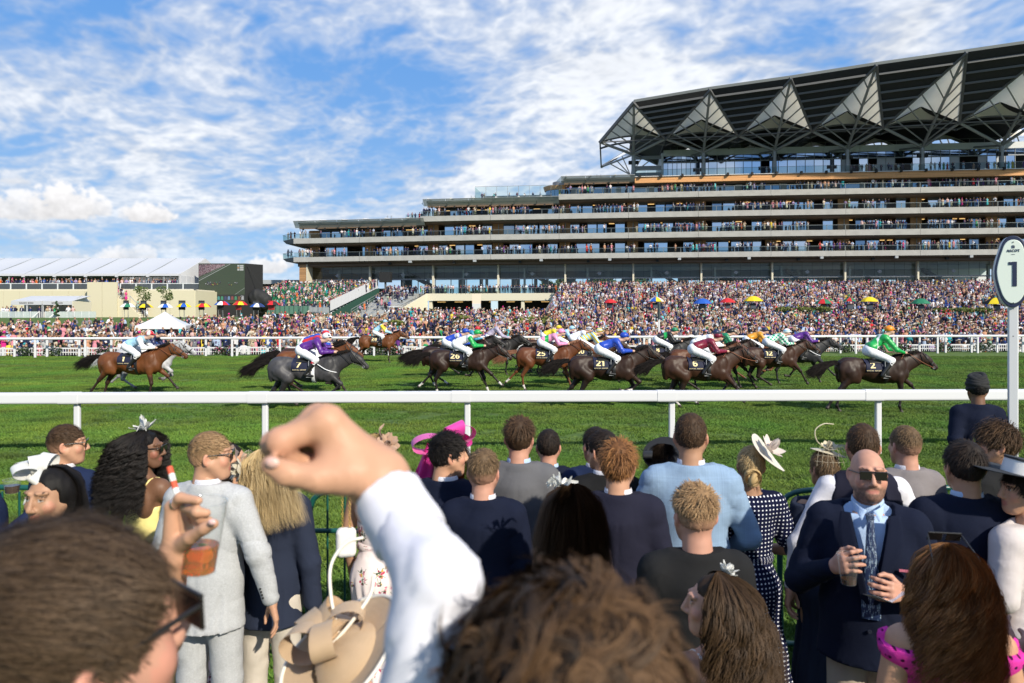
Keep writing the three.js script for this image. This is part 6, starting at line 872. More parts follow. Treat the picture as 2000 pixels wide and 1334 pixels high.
const hairCols = { brown: [C(.035, .019, .010), C(.10, .056, .028)], dark: [C(.012, .008, .006), C(.035, .022, .015)], black: [C(.006, .005, .005), C(.02, .015, .013)], light: [C(.09, .055, .028), C(.22, .14, .075)], blond: [C(.27, .17, .07), C(.62, .45, .23)], platinum: [C(.42, .29, .13), C(.85, .66, .38)], mid: [C(.04, .025, .015), C(.125, .08, .048)], ginger: [C(.17, .085, .03), C(.42, .25, .10)], sandy: [C(.20, .115, .055), C(.42, .27, .14)], auburn: [C(.07, .026, .010), C(.36, .165, .058)], red: [C(.20, .055, .015), C(.42, .14, .04)] };

function addHead(B, M, o = {}) {      // regions: 0 skin, 1 lips, 2 brows, 3 ears and cheeks, 4 stubble
  B.at(M);
  const k = o.k ?? .02, f = o.fem ? .94 : 1;
  B.ell([0, .022, .018], [.075, .094, .094], { k }); B.ell([0, -.022, -.035], [.062 * f, .085, .058], { k: .03 }); B.ell([0, -.075, -.045], [.046 * f, .045, .045], { k: .03 }); B.ell([0, -.105, -.068], [.024, .018, .02], { k: .025, c: o.stubble ? 4 : 0 });
  for (const s of [-1, 1]) { B.cap([s * .058 * f, -.04, .0], [s * .028, -.1, -.05], .026, .02, { k: .03, c: o.stubble ? 4 : 0 }); B.ell([s * .043, -.028, -.062], [.022, .02, .018], { k: .025, c: 3 }); B.ell([s * .08, -.008, .018], [.011, .033, .02], { k: .008, c: 3, rot: s * .5, ax: 'y' }); B.ell([s * .088, -.004, .012], [.006, .02, .011], { k: .006, c: 3, sub: 1, rot: s * .5, ax: 'y' }); B.cap([s * .018, .037, -.088], [s * .052, .036, -.07], .009, .008, { k: .012 }); B.cap([s * .018, .036, -.094], [s * .05, .04, -.076], .004, .003, { k: .004, c: 2 }); B.ell([s * .033, .012, -.1], [.018, .012, .014], { k: .012, sub: 1 }); B.ell([s * .032, .012, -.079], [.0135, .0125, .0125], { k: .003, c: 5 }); B.cap([s * .019, .019, -.088], [s * .045, .017, -.08], .005, .005, { k: .005 }); B.ell([s * .012, -.036, -.1], [.009, .008, .01], { k: .008 }); }
  B.cap([0, .02, -.093], [0, -.028, -.113], .008, .0125, { k: .012 }); B.cap([-.016, -.061, -.089], [.016, -.061, -.089], .005, .005, { k: .004, c: 1 }); B.cap([-.013, -.072, -.088], [.013, -.072, -.088], .0055, .0055, { k: .004, c: 1 }); B.cap([-.02, -.0665, -.1], [.02, -.0665, -.1], .0022, .0022, { k: .003, c: 1, sub: 1 });
  if (o.stubble) { B.ell([0, -.088, -.06], [.036, .03, .036], { k: .02, c: 4 }); B.cap([-.024, -.05, -.088], [.024, -.05, -.088], .008, .008, { k: .01, c: 4 }); }
  B.cap([0, -.06, .025], [0, -.2, .045], o.fem ? .05 : .058, o.fem ? .054 : .066, { k: .03 });
  B.at(null);
}
// a hand: wrist at the origin, fingers along -y, palm towards -x, thumb towards -z; side = -1 mirrors it
function addHand(B, M, side, curl = [.35, .45, .3], spread = .1, thumb = .5, sc = 1) {
  const S = new THREE.Matrix4().makeScale(sc, sc, sc); B.at(M.clone().multiply(S));
  const kn = [[-.003, -.095, -.032], [.0, -.099, -.010], [0, -.096, .013], [-.003, -.088, .033]], len = [[.044, .026, .021], [.049, .03, .022], [.045, .028, .022], [.034, .021, .019]], rr = [.0095, .0098, .0092, .0082];
  const m = (p) => [p[0] * side, p[1], p[2]];
  for (let i = 0; i < 4; i++) { B.cap(m([0, -.012, kn[i][2] * .55]), m(kn[i]), .016, .0135, { k: .014 }); let p = kn[i].slice(), a = 0; for (let j = 0; j < 3; j++) { a += curl[j] * (1 + i * .06); const sp = (i - 1.4) * spread * (j ? .7 : 1), n = [p[0] - Math.sin(a) * len[i][j], p[1] - Math.cos(a) * len[i][j] * Math.cos(sp), p[2] + Math.sin(sp) * len[i][j]]; B.cap(m(p), m(n), rr[i] * (j === 0 ? 1.08 : j === 1 ? 1 : .94), rr[i] * (j === 2 ? .78 : .97), { k: .005 }); p = n; } }
  const t0 = [-.012, -.025, -.026], t1 = [-.026 - thumb * .012, -.062, -.05 - (1 - thumb) * .012], t2 = [t1[0] - .012 - thumb * .014, t1[1] - .03, t1[2] - .008 + thumb * .016], t3 = [t2[0] - .006 - thumb * .008, t2[1] - .024, t2[2] + .006 + thumb * .006];
  B.cap(m(t0), m(t1), .017, .0135, { k: .012 }); B.cap(m(t1), m(t2), .0122, .011, { k: .005 }); B.cap(m(t2), m(t3), .0108, .0085, { k: .005 }); B.ell(m([-.01, -.05, -.012]), [.014, .035, .03], { k: .015 }); B.cap(m([0, .03, 0]), m([0, -.01, 0]), .024, .025, { k: .015 });
  B.at(null);
}
const limbM = (from, to, roll = 0) => { const d = V(to[0] - from[0], to[1] - from[1], to[2] - from[2]).normalize(), q = new THREE.Quaternion().setFromUnitVectors(V(0, -1, 0), d); return TR(...to).multiply(new THREE.Matrix4().makeRotationFromQuaternion(q)).multiply(E(0, roll, 0)); };
// hair that lies on the skull; root directions chosen at random
function hairShort(Mh, o) {
  const r = rng(o.seed), [ca, cb] = hairCols[o.col], paths = [], cx = [0, .024, .016], R3 = [.079, .098, .099], crown = V(.012, .1, .065), N = Math.round((o.n ?? 1700) * 1.7), top = o.top ?? .045, side = o.side ?? .014, line = o.line ?? -.07;
  const keep = (x, y, z) => y > (z > .03 ? line : z > -.045 ? mixn(line + .05, line, sst(-.04, .03, z)) + .012 : .045 + (x * x) * -3) ;
  for (let i = 0; i < N; i++) {
    const u = r() * 2 - 1, a = r() * 6.283, s = Math.sqrt(1 - u * u), d = V(Math.cos(a) * s, u, Math.sin(a) * s), p = V(cx[0] + d.x * R3[0], cx[1] + d.y * R3[1], cx[2] + d.z * R3[2]);
    if (!keep(p.x, p.y, p.z)) continue;
    const n = V(d.x / R3[0], d.y / R3[1], d.z / R3[2]).normalize(), up = sst(.0, .085, p.y), L = mixn(side, top, up) * (.6 + r() * .7);
    let f = p.clone().sub(crown); if (o.fwd) f.lerp(V(o.sweep ?? 0, .02, -1), up * o.fwd); f.addScaledVector(n, -f.dot(n)).normalize(); f.add(V((r() - .5), (r() - .5), (r() - .5)).multiplyScalar((o.mess ?? .35) * 1.2)).normalize();
    const lift = (o.lift ?? .35) * (.5 + r()), q1 = p.clone().addScaledVector(f, L * .5).addScaledVector(n, L * lift * .6 + .002), q2 = p.clone().addScaledVector(f, L).addScaledVector(n, L * lift * (o.tip ?? .5)).add(V(0, -L * .12, 0));
    paths.push({ pts: [p.clone().addScaledVector(n, -.003), q1, q2], k: clamp(r() * .85 + n3(d.x * 4, d.y * 4, d.z * 4) * .18 + .07), fade: o.fade ? 1 - sst(-.05, .045, p.y) : 0, side: n.clone().cross(f).add(V((r() - .5) * .5, (r() - .5) * .5, (r() - .5) * .5)), w: .7 + r() * .6 });
  }
  const g = ribbons(paths.map((p) => ({ ...p, side: p.side.clone().cross(p.pts[2].clone().sub(p.pts[0])).normalize() })), o.w ?? .0026, (p) => ca.clone().lerp(cb, p.k).lerp(o.skin ?? C(.4, .26, .18), p.fade * .6));
  const B = new Body(); B.ell([0, .024, .017], [.0785, .099, .0985], {}); B.cut((x, y, z) => keep(x, y, z) ? -.001 : .001);
  const cap = new Body(); cap.ell([0, .026, .0175], [.0795 + top * .1, .099 + top * .25, .0995 + top * .12], {}); cap.cut((x, y, z) => (z > .03 ? line - y : z > -.045 ? mixn(line + .05, line, sst(-.04, .03, z)) + .012 - y : .045 - x * x * 3 - y));
  const base = cap.mesh(.0075, { disp: (x, y, z) => .004 * n3(x * 90, y * 90, z * 90) }); const cc = ca.clone().lerp(cb, .25); paint(base, (x, y, z) => cc.clone().multiplyScalar(.8 + .4 * n3(x * 120, y * 50, z * 120)).lerp(o.skin ?? C(.4, .26, .18), o.fade ? (1 - sst(-.05, .04, y)) * .55 : 0));
  const out = merge([base, g]); out.applyMatrix4(Mh); return out;
}
// long hair falling from the crown
function hairLong(Mh, o) {
  const r = rng(o.seed), [ca, cb] = hairCols[o.col], paths = [], N = Math.round((o.n ?? 1300) * 2.6), len = o.len ?? .45, curl = o.curl ?? 0, vol = o.vol ?? 1;
  const P0 = V().setFromMatrixPosition(Mh);
  for (let i = 0; i < N; i++) {
    const a = o.open ? mixn(-2.25, 2.25, r()) : mixn(-1, 1, r()) * (o.range ?? 2), el = Math.pow(r(), 1.25), up = mixn(1.62, -.25, el), dx = Math.sin(a) * Math.cos(up), dz = Math.cos(a) * Math.cos(up), dy = Math.sin(up);
    const p = V(dx * .083, .026 + dy * .105, .018 + dz * .104), rr = (.088 + r() * .04 * vol) * (1 + curl * .55), pts = [p.clone()], L = len * (.42 + r() * .66), lk = Math.floor(a * 5.5 + 30) * 13 + Math.floor(el * 5), ph = 3.1 * hsh(lk, 2, 1) + r() * 1.5, fq = 15 + 5 * hsh(lk, 5, 3), fm = curl > .5 ? 8 : (o.wave ?? 0) > .02 ? 2.3 : 1, n = curl > .5 ? 22 : (o.wave ?? 0) > .015 ? 13 : 8;
    const ax = Math.sin(a) * rr * (1.02 + .1 * vol), az = Math.cos(a) * rr * 1.08 + .012; let y = p.y, t0 = p.y;
    for (let k = 1; k <= n; k++) { const t = k / n, e = sst(0, .3, t), yy = mixn(p.y, -L, Math.pow(t, 1.1)), fl = 1 + (o.flare ?? .25) * t + (o.wide ?? 0) * t, w = (o.wave ?? .01) * Math.min(1, t * 1.5) + curl * .022 * Math.min(1, t * 3); const q = V(mixn(p.x, ax * fl, e) + Math.sin(ph + yy * fq * fm) * w, yy + (t < .25 ? .02 * Math.sin(t * 12) : 0), mixn(p.z, Math.max(az * fl, -.02 - .05 * Math.abs(Math.sin(a))), e) + Math.cos(ph + yy * fq * fm) * w + t * (o.back ?? .03)); if (o.shift) q.x += o.shift * t * t; pts.push(q); }
    paths.push({ pts, k: clamp(.2 + r() * .5 + .3 * hsh(lk, 7, 1)), w: .7 + r() * .7, shade: (t) => .8 + .25 * Math.sin(t * 9 + ph) * .4 + (o.tips ?? 0) * t });
  }
  const g = ribbons(paths, (o.w ?? .0036) * .7, (p) => ca.clone().lerp(cb, p.k));
  const B = new Body(); B.ell([0, .026, .02], [.079, .096, .097], {}); B.cap([0, 0, .035], [0, -len * .52, .055 + (o.back ?? .03) * .6], .082 * (1 + curl * .5), .075 * (1 + curl * .7) * (1 + (o.flare ?? .25) * .5), { s: [1.12 + (o.wide ?? 0) * .3, 1, .72], k: .05 }); B.cut((x, y, z) => z < -.062 ? 1 : (z < -.03 && y < .04) ? 1 : -1);
  const base = B.mesh(.011, { disp: (x, y, z) => (curl ? .012 : .004) * n3(x * 60, y * (curl ? 60 : 14), z * 60) }), cc = ca.clone().lerp(cb, .2); paint(base, (x, y, z) => cc.clone().multiplyScalar(.7 + .3 * n3(x * 90, y * 12, z * 90)));
  const out = merge([base, g]); out.applyMatrix4(Mh); return out;
}
const torusRing = (r, t, sy = 1) => { const g = new THREE.TorusGeometry(r, t, 8, 28); g.rotateX(Math.PI / 2); g.scale(1, sy, .95); return g; };
const collarLathe = (pts) => { const g = new THREE.LatheGeometry(pts.map(([x, y]) => new THREE.Vector2(x, y)), 36); g.scale(1, 1, .92); return g; };
function sunglasses(parent, Mh, o = {}) {
  const g = []; for (const s of [-1, 1]) { const L = new THREE.Shape(); L.absellipse(0, 0, .028, .022, 0, 6.3); const e = new RoundedBoxGeometry(.054, .04, .005, 3, .012); e.translate(s * .033, .008, -.108); g.push(e); }
  const fr = []; for (const s of [-1, 1]) fr.push(rod(V(s * .06, .018, -.106), V(s * .082, .014, .01), .003), rod(V(s * .082, .014, .01), V(s * .08, -.01, .035), .003)); fr.push(rod(V(-.058, .026, -.108), V(.058, .026, -.108), .0035));
  const grp = new THREE.Group(); grp.name = 'sunglasses'; Mh.decompose(grp.position, grp.quaternion, grp.scale); parent.add(grp); if (o.up) { grp.translateY(.075); grp.translateZ(.05); grp.rotateX(.5); }
  part('lens', merge(g), o.lens ?? glassDark, grp); part('frame', merge(fr), o.frame ?? std(C(.015, .013, .012), .3), grp); return grp;
}
function person(o) {
  const top = U(o.x, o.y, o.q), gy = groundY(top.x, -top.z), s = clamp((top.y - gy) / (1.775 + (o.puff ?? 0)), .84, 1.1);
  const p = thing('person', o.label, 'person', [top.x, top.y - (1.775 + (o.puff ?? 0)) * s, top.z], -rad(o.turn ?? 0), o.group); p.scale.setScalar(s);
  const ht = -rad(o.head ?? 0), pit = rad(o.pitch ?? 0), rol = rad(o.roll ?? 0), hm = (o.fem ? .93 : 1) * (o.hs ?? 1);
  const Mh = TR(0, 1.535, .015).multiply(E(pit, ht, rol)).multiply(TR(0, .125, -.018)).multiply(new THREE.Matrix4().makeScale(hm, hm, hm));
  p.Mh = Mh;
  const sk = skinTone[o.skin ?? 'fair'], hc = o.hair ? hairCols[o.hair.col][0] : C(.03, .02, .015), w = (o.fem ? .86 : 1) * (o.wide ?? 1), dp = (o.fem ? .92 : 1) * (o.deep ?? o.wide ?? 1);
  const el = o.el ?? [[-.235 * w, 1.15, .03], [.235 * w, 1.15, .03]], wr = o.wr ?? [[-.225 * w, .90, -.05], [.225 * w, .90, -.05]], sh = [[-.168 * w, 1.42, .01], [.168 * w, 1.42, .01]];
  const Mi = Mh.clone().invert(), bp = V(); const beard = (x, y, z) => { bp.set(x, y, z).applyMatrix4(Mi); const ax = Math.abs(bp.x), jaw = sst(-.028 - ax * .25, -.062 - ax * .1, bp.y) * sst(.03, .0, bp.z) * sst(-.155, -.12, bp.y), mou = sst(.03, .02, ax) * sst(-.055, -.062, bp.y) * sst(-.082, -.076, bp.y), mus = sst(.034, .024, ax) * sst(-.043, -.049, bp.y) * sst(-.06, -.055, bp.y) * (bp.z < -.07 ? 1 : 0); return clamp(Math.max(jaw * (1 - mou), mus)) * (.75 + .25 * n3(x * 160, y * 160, z * 160)); };
  const base = (x, y, z) => { const c = sk.clone().multiplyScalar(.95 + .06 * n3(x * 60, y * 60, z * 60)); return o.stubble ? c.lerp(C(.05, .036, .03), beard(x, y, z) * .92) : c; };
  const pal = [base, sk.clone().lerp(C(.36, .1, .09), .6), hc.clone().lerp(sk, .2), sk.clone().lerp(C(.6, .2, .15), .28), base, (x, y, z) => { bp.set(x, y, z).applyMatrix4(Mi); const ex = Math.abs(bp.x) - .032, ey = bp.y - .012; return ey > .006 || ey < -.008 || Math.abs(ex) > .0105 ? sk.clone().lerp(C(.03, .02, .015), ey > .006 ? .8 : .25) : Math.hypot(ex, ey) < .0068 ? C(.03, .018, .01) : C(.40, .37, .35); }];
  // skin: head and neck, trunk, arms, hands in one figure
  const Hd = new Body(); addHead(Hd, Mh, { fem: o.fem, stubble: o.stubble }); const hg = Hd.mesh(o.hc ?? .0055);
  const Tr = new Body(); Tr.cap([0, 1.40, .03], [0, 1.53, .03], .062, .056, { k: .06 }); Tr.cap([-.14 * w, o.bare ? 1.425 : 1.40, .015], [.14 * w, o.bare ? 1.425 : 1.40, .015], o.bare ? .062 : .05, o.bare ? .062 : .05, { k: .05 }); Tr.ell([0, 1.28, 0], [.155 * w, .19, .098 * dp], { k: .06 }); Tr.ell([0, 1.06, 0], [.13 * w, .2, .085 * dp], { k: .06 }); Tr.ell([0, .92, .01], [.145 * w, .13, .1 * dp], { k: .06 });
  if (o.bare && (o.out?.neck ?? 0) < 1.4) for (const s2 of [-1, 1]) Tr.ell([s2 * .075, 1.34, .085], [.055, .085, .03], { k: .05 });
  for (let i = 0; i < 2; i++) { Tr.cap(sh[i], el[i], .05, .04, { k: .03 }); Tr.cap(el[i], wr[i], .04, .027, { k: .02 }); const a = (i ? 1 : -1) * .085; Tr.cap([a, .9, .01], [a * 1.1, .49, 0], .08, .055, { k: .03 }); Tr.cap([a * 1.1, .49, 0], [a * 1.1, .08, .02], .055, .035, { k: .02 }); Tr.cap([a * 1.1, .06, .03], [a * 1.2, .035, -.1], .04, .03, { k: .02 }); }
  const tg = Tr.mesh(o.bare ? .014 : .024); const list = [tint(hg, pal), tint(tg, pal)];
  (o.hands ?? [0, 1]).forEach((i) => { const hp = (o.hp ?? [])[i] ?? {}; const B = new Body(); addHand(B, limbM(el[i], wr[i], hp.roll ?? 0).multiply(TR(0, -.005, 0)).multiply(E(hp.flex ?? 0, 0, hp.dev ?? 0)), i ? 1 : -1, hp.curl, hp.spread, hp.thumb); list.push(tint(B.mesh(o.handCell ?? .0065), pal)); });
  part('body', mergeGeometries(list.map((g) => { const q = g.toNonIndexed ? g : g; for (const n of Object.keys(q.attributes)) if (!['position', 'normal', 'color'].includes(n)) q.deleteAttribute(n); return q; })), skinMatP, p);
  const fold = (a, f1, f2) => (x, y, z) => a * (n3(x * f1 + o.x, y * f2, z * f1) + .5 * n3(x * f1 * 2.3, y * f2 * 2.1 + o.x, z * f1 * 2.3));
  const uv = (x, y, z, nx, nz) => [Math.abs(nx) > .75 ? z * Math.sign(nx) + .3 : x, y];
  const crease = (x, y, z, rg) => { const a = n3(x * 5 + o.x * .7, y * 4, z * 5), v = Math.abs(Math.sin((rg === 1 ? y * 26 : y * 15 + Math.abs(x) * 22) + a * 4)); return (rg === 1 ? .008 : .0055) * (v < .35 ? 1 - v / .35 : 0) * clamp(.55 + a); };
  const O = o.out ?? {};
  const torso = (B, g, hem, sleeves, slim = 1) => {
    B.cap([-.14 * w, 1.41, .012], [.14 * w, 1.41, .012], .068 + g, .068 + g, { k: .05 }); B.cap([0, 1.485, .03], [0, 1.40, .02], .07 + g, .11 + g, { k: .05 }); for (const q of [-1, 1]) B.cap([q * .05, 1.49, .028], [q * .15 * w, 1.435, .015], .042 + g, .052 + g, { k: .06 }); B.ell([0, 1.28, .005], [(.18 + g) * w, .20, (.122 + g) * dp], { k: .07 }); B.ell([0, 1.05, 0], [(.158 + g) * w * slim, .22, (.112 + g) * dp], { k: .08 }); B.cap([0, 1.0, .008], [0, .60, .022], (.158 + g) * w, (.192 + g * 2.4) * w, { s: [1, 1, .74 * dp / w], k: .08 });
    if (sleeves) for (let i = 0; i < 2; i++) { const m = sleeves === 2 ? [mixn(sh[i][0], el[i][0], .75), mixn(sh[i][1], el[i][1], .75), mixn(sh[i][2], el[i][2], .75)] : el[i]; B.cap([sh[i][0] * 1.02, sh[i][1], sh[i][2]], m, .064 + g, .052 + g, { c: 1, k: .035 }); if (sleeves === 1) { const d = V(...wr[i]).sub(V(...el[i])).normalize(), e = V(...wr[i]).addScaledVector(d, -(O.cuff ?? .018)); B.cap(el[i], e.toArray(), .051 + g, .037 + g * .8, { c: 1, k: .025 }); } }
    B.cut((x, y, z) => (Math.hypot(x, z * 1.3) < .24 * w || !sleeves) ? hem - y : -1); B.cut((x, y, z) => Math.abs(x) < .105 ? y - 1.512 - (z > 0 ? .012 : -.04) : -1);
  };
  if (O.dress) {
    const B = new Body(), nk = O.neck ?? 1.36; B.ell([0, 1.28, .0], [.168 * w, .2, .112 * dp], { k: .06 }); B.ell([0, 1.08, 0], [.138 * w, .2, .1 * dp], { k: .07 }); for (const s2 of [-1, 1]) B.ell([s2 * .07, 1.27, -.06], [.07, .07, .06], { k: .05 }); B.ell([0, .92, .02], [.185 * w, .16, .15 * dp], { k: .08 }); B.cap([0, .88, 0], [0, O.len ?? .35, 0], .15 * w, (O.flare ?? .24) * w, { s: [1.1, 1, .9], k: .1 });
    if (nk > 1.4) { B.cap([-.15 * w, 1.425, .015], [.15 * w, 1.425, .015], .076, .076, { k: .05 }); B.ell([0, 1.40, .015], [.17 * w, .12, .105], { k: .05 }); } if (O.sleeve) for (let i = 0; i < 2; i++) B.cap(sh[i], [mixn(sh[i][0], el[i][0], O.sleeve), mixn(sh[i][1], el[i][1], O.sleeve), mixn(sh[i][2], el[i][2], O.sleeve)], .074, .07, { k: .03 });
    B.cut((x, y, z) => y - nk - (z > 0 ? (O.back ?? 0) : .03) - (O.vee ? Math.min(.1, Math.abs(x) * .6) : 0)); B.cut((x, y, z) => (O.len ?? .35) - y);
    const fl = O.pleat ?? .006; part('dress', B.mesh(.013, { uv, disp: (x, y, z) => y < 1.02 ? fl * sst(1.02, .75, y) * Math.sin(Math.atan2(z, x) * 17 + 3 * n2(y * 2, 1)) + .004 * n3(x * 14, y * 9, z * 14) : .0025 * n3(x * 30, y * 45, z * 30) }), F[O.dress], p);
    if (O.straps) for (const s2 of [-1, 1]) part('strap', tube([[s2 * .075, 1.36, .09], [s2 * .085, 1.47, .06], [s2 * .09, 1.475, -.02], [s2 * .085, 1.36, -.1]], .008, 6, 14), F[O.dress], p);
    if (O.sash) { const g = new THREE.TorusGeometry(.145 * w, .018, 8, 40); g.rotateX(Math.PI / 2); g.scale(1, 1.6, .74); g.translate(0, 1.1, 0); part('sash', g, F[O.dress], p); }
  }
  if (O.jacket) {
    const J = new Body(); torso(J, .012, O.hem ?? .80, O.drape ? 0 : 1, O.slim ?? 1);
    if (O.drape) { for (const s2 of [-1, 1]) { J.cap([s2 * .17, 1.42, .01], [s2 * .25, 1.1, .02], .08, .062, { c: 1, k: .04 }); J.cap([s2 * .25, 1.1, .02], [s2 * .26, .86, .0], .062, .055, { c: 1, k: .03 }); } }
    if (O.open) J.cut((x, y, z) => z < -.03 ? (y < (O.vlow ?? 1.06) ? -1 : (O.vw ?? .34) * (y - (O.vlow ?? 1.06)) - Math.abs(x + (O.vx ?? 0))) : -1);
    part('jacket', J.mesh(O.cell ?? .0125, { uv, disp: (x, y, z, rg) => fold(rg === 1 ? .0035 : .0025, rg === 1 ? 11 : 6, rg === 1 ? 14 : 5)(x, y, z) + crease(x, y, z, rg) + (z > .03 && Math.abs(x) < .009 && y < 1.4 ? .004 : 0) + (z > .02 && Math.abs(Math.abs(x) - .12 * w) < .008 && y < .96 ? .007 : 0) }), F[O.jacket], p);
    if (!O.noCollar) part('jacket_collar', (() => { const g = collarLathe([[.106, 1.435], [.098, 1.468], [.083, 1.508], [.078, 1.512], [.074, 1.505], [.08, 1.46]]); g.translate(0, 0, .022); const q = g.attributes.position; for (let i = 0; i < q.count; i++) { const z = q.getZ(i), f = sst(.02, -.09, z); q.setY(i, q.getY(i) + .012 - f * .075); q.setX(i, q.getX(i) * (1 - f * .25)); } g.computeVertexNormals(); return g; })(), F[O.jacket], p);
    if (O.buttons) for (let k = 0; k < 4; k++) { const d = V(...wr[1]).sub(V(...el[1])).normalize(), c = V(...wr[1]).addScaledVector(d, -.035 - k * .017), g = new THREE.CylinderGeometry(.006, .006, .004, 10); g.rotateX(Math.PI / 2); g.translate(c.x - .012, c.y, c.z + .052); part('button', g, std(C(.03, .03, .03), .4), p); }
  }
  if (O.waistcoat) { const J = new Body(); torso(J, .008, .88, 0); J.cut((x, y, z) => Math.abs(x) - .165 * w - (1.4 - y) * .25); part('waistcoat', J.mesh(.013, { uv, disp: fold(.002, 8, 8) }), F[O.waistcoat], p); }
  if (O.shirt && (!O.jacket || O.open)) { const S = new Body(); torso(S, O.jacket ? -.012 : 0, .86, O.jacket ? 0 : 1); part('shirt', S.mesh(.013, { uv, disp: fold(.005, 14, 16) }), F[O.shirt], p); }
  if (O.shirt) { part('shirt_collar', (() => { const g = collarLathe([[.073, 1.47], [.073, 1.53], [.069, 1.548], [.065, 1.545], [.066, 1.5]]); g.translate(0, 0, .024); const q = g.attributes.position; for (let i = 0; i < q.count; i++) { const z = q.getZ(i); q.setY(i, q.getY(i) - sst(.02, -.06, z) * .035); } g.computeVertexNormals(); return g; })(), F[O.shirt], p); if (O.jacket && !O.drape) for (let i = 0; i < 2; i++) { const d = V(...wr[i]).sub(V(...el[i])).normalize(), a = V(...wr[i]).addScaledVector(d, -.05), b = V(...wr[i]).addScaledVector(d, -.002); part('cuff', rod(a, b, .036, .037, 16), F[O.shirt], p); } }
  if (O.trousers) { const T = new Body(); T.ell([0, .93, .01], [.158 * w, .12, .115 * dp], { k: .06 }); T.ell([0, .84, .03], [.145 * w, .1, .1 * dp], { k: .05 }); for (const s2 of [-1, 1]) { T.cap([s2 * .088, .88, .01], [s2 * .1, .48, 0], .102, .078, { k: .03 }); T.cap([s2 * .1, .48, 0], [s2 * .1, .1, .02], .078, .062, { k: .03 }); } part('trousers', T.mesh(.014, { uv, disp: (x, y, z) => fold(.005, 9, 11)(x, y, z) + .004 * Math.max(0, Math.sin(y * 30 + 5 * n3(x * 6, y * 3, z * 6))) * sst(.75, .5, y) }), F[O.trousers], p); }
  for (const s2 of [-1, 1]) if (!o.fem) { const S = new Body(); S.cap([s2 * .1, .05, .05], [s2 * .12, .04, -.13], .042, .036, { k: .02 }); part('shoe', S.mesh(.016), std(C(.02, .015, .012), .4), p); }
  if (o.hair) { const h = o.hair, hp = { ...h, skin: sk, seed: Math.round(o.x * 3 + o.y) }; part('hair', h.long ? hairLong(Mh, hp) : hairShort(Mh, hp), hairMatP, p); }
  if (o.shades) sunglasses(p, Mh, o.shades === 2 ? { up: 1 } : {});
  if (o.extra) o.extra(p, Mh, { el, wr, sh, w });
  return p;
}
// ------------------------------------------------------------------ millinery: built about the head centre, placed with the head's own frame
function onHead(name, label, p, Mh) { const t = new THREE.Group(); t.name = name; Mh.decompose(t.position, t.quaternion, t.scale); p.add(t); if (label) t.userData.label = label; return t; }
const M2 = (c, o = {}) => phys(c, .7, { transmission: .3, thickness: 0, ...o });
function petal(L, W, cup, t = .0015) { return sheet((u, v) => { const w = W * Math.sin(Math.PI * Math.min(1, v * .92 + .06)) ** .7 * (u - .5); return V(w, v * L, cup * v * v + Math.abs(w) * .5 * cup / W + .003 * Math.sin(u * 9 + v * 4)); }, 5, 6, t); }
function flower(t, name, at, dir, n, L, W, m, seed, rings = 2) { const r = rng(seed), q = new THREE.Quaternion().setFromUnitVectors(V(0, 0, 1), V(...dir).normalize()); for (let k = 0; k < rings; k++) for (let i = 0; i < n; i++) { const g = petal(L * (1 - k * .28), W * (1 - k * .22), L * (.3 + k * .4)); g.rotateX(.12 + k * .45 + r() * .2); g.rotateZ(i / n * 6.283 + k * .5 + r() * .25); g.applyQuaternion(q); g.translate(...at); part(name, g, m, t); } }
function feather(pts, W, c, seed) { const r = rng(seed), cv = new THREE.CatmullRomCurve3(pts.map((p) => V(...p))), paths = []; for (let i = 0; i < 90; i++) { const t = .12 + .88 * i / 90, a = cv.getPoint(t), d = cv.getTangent(t), s = V(d.y, -d.x, d.z * .3 + .2).normalize().multiplyScalar((i % 2 ? 1 : -1) * W * Math.sin(Math.PI * (.15 + t * .8)) * (.8 + r() * .3)); paths.push({ pts: [a, a.clone().add(s.clone().multiplyScalar(.6)).addScaledVector(d, W * .4), a.clone().add(s).addScaledVector(d, W * .9)], w: 1, side: V(d.x, d.y, 1) }); } return merge([ribbons(paths, .0045, () => c), paint(new THREE.TubeGeometry(cv, 16, .0016, 5), () => c)]); }
function bowLoop(L, W, H, tw = 0) { return sheet((u, v) => { const a = v * Math.PI * 2; return V((u - .5) * W * (1 + .3 * Math.sin(v * Math.PI)) + tw * Math.sin(a) * .3, H * Math.sin(a), L * (1 - Math.cos(a)) / 2); }, 4, 20, .0012); }
const fWhite = C(.74, .73, .70), fCream = C(.70, .62, .45), fPeach = C(.62, .42, .30);
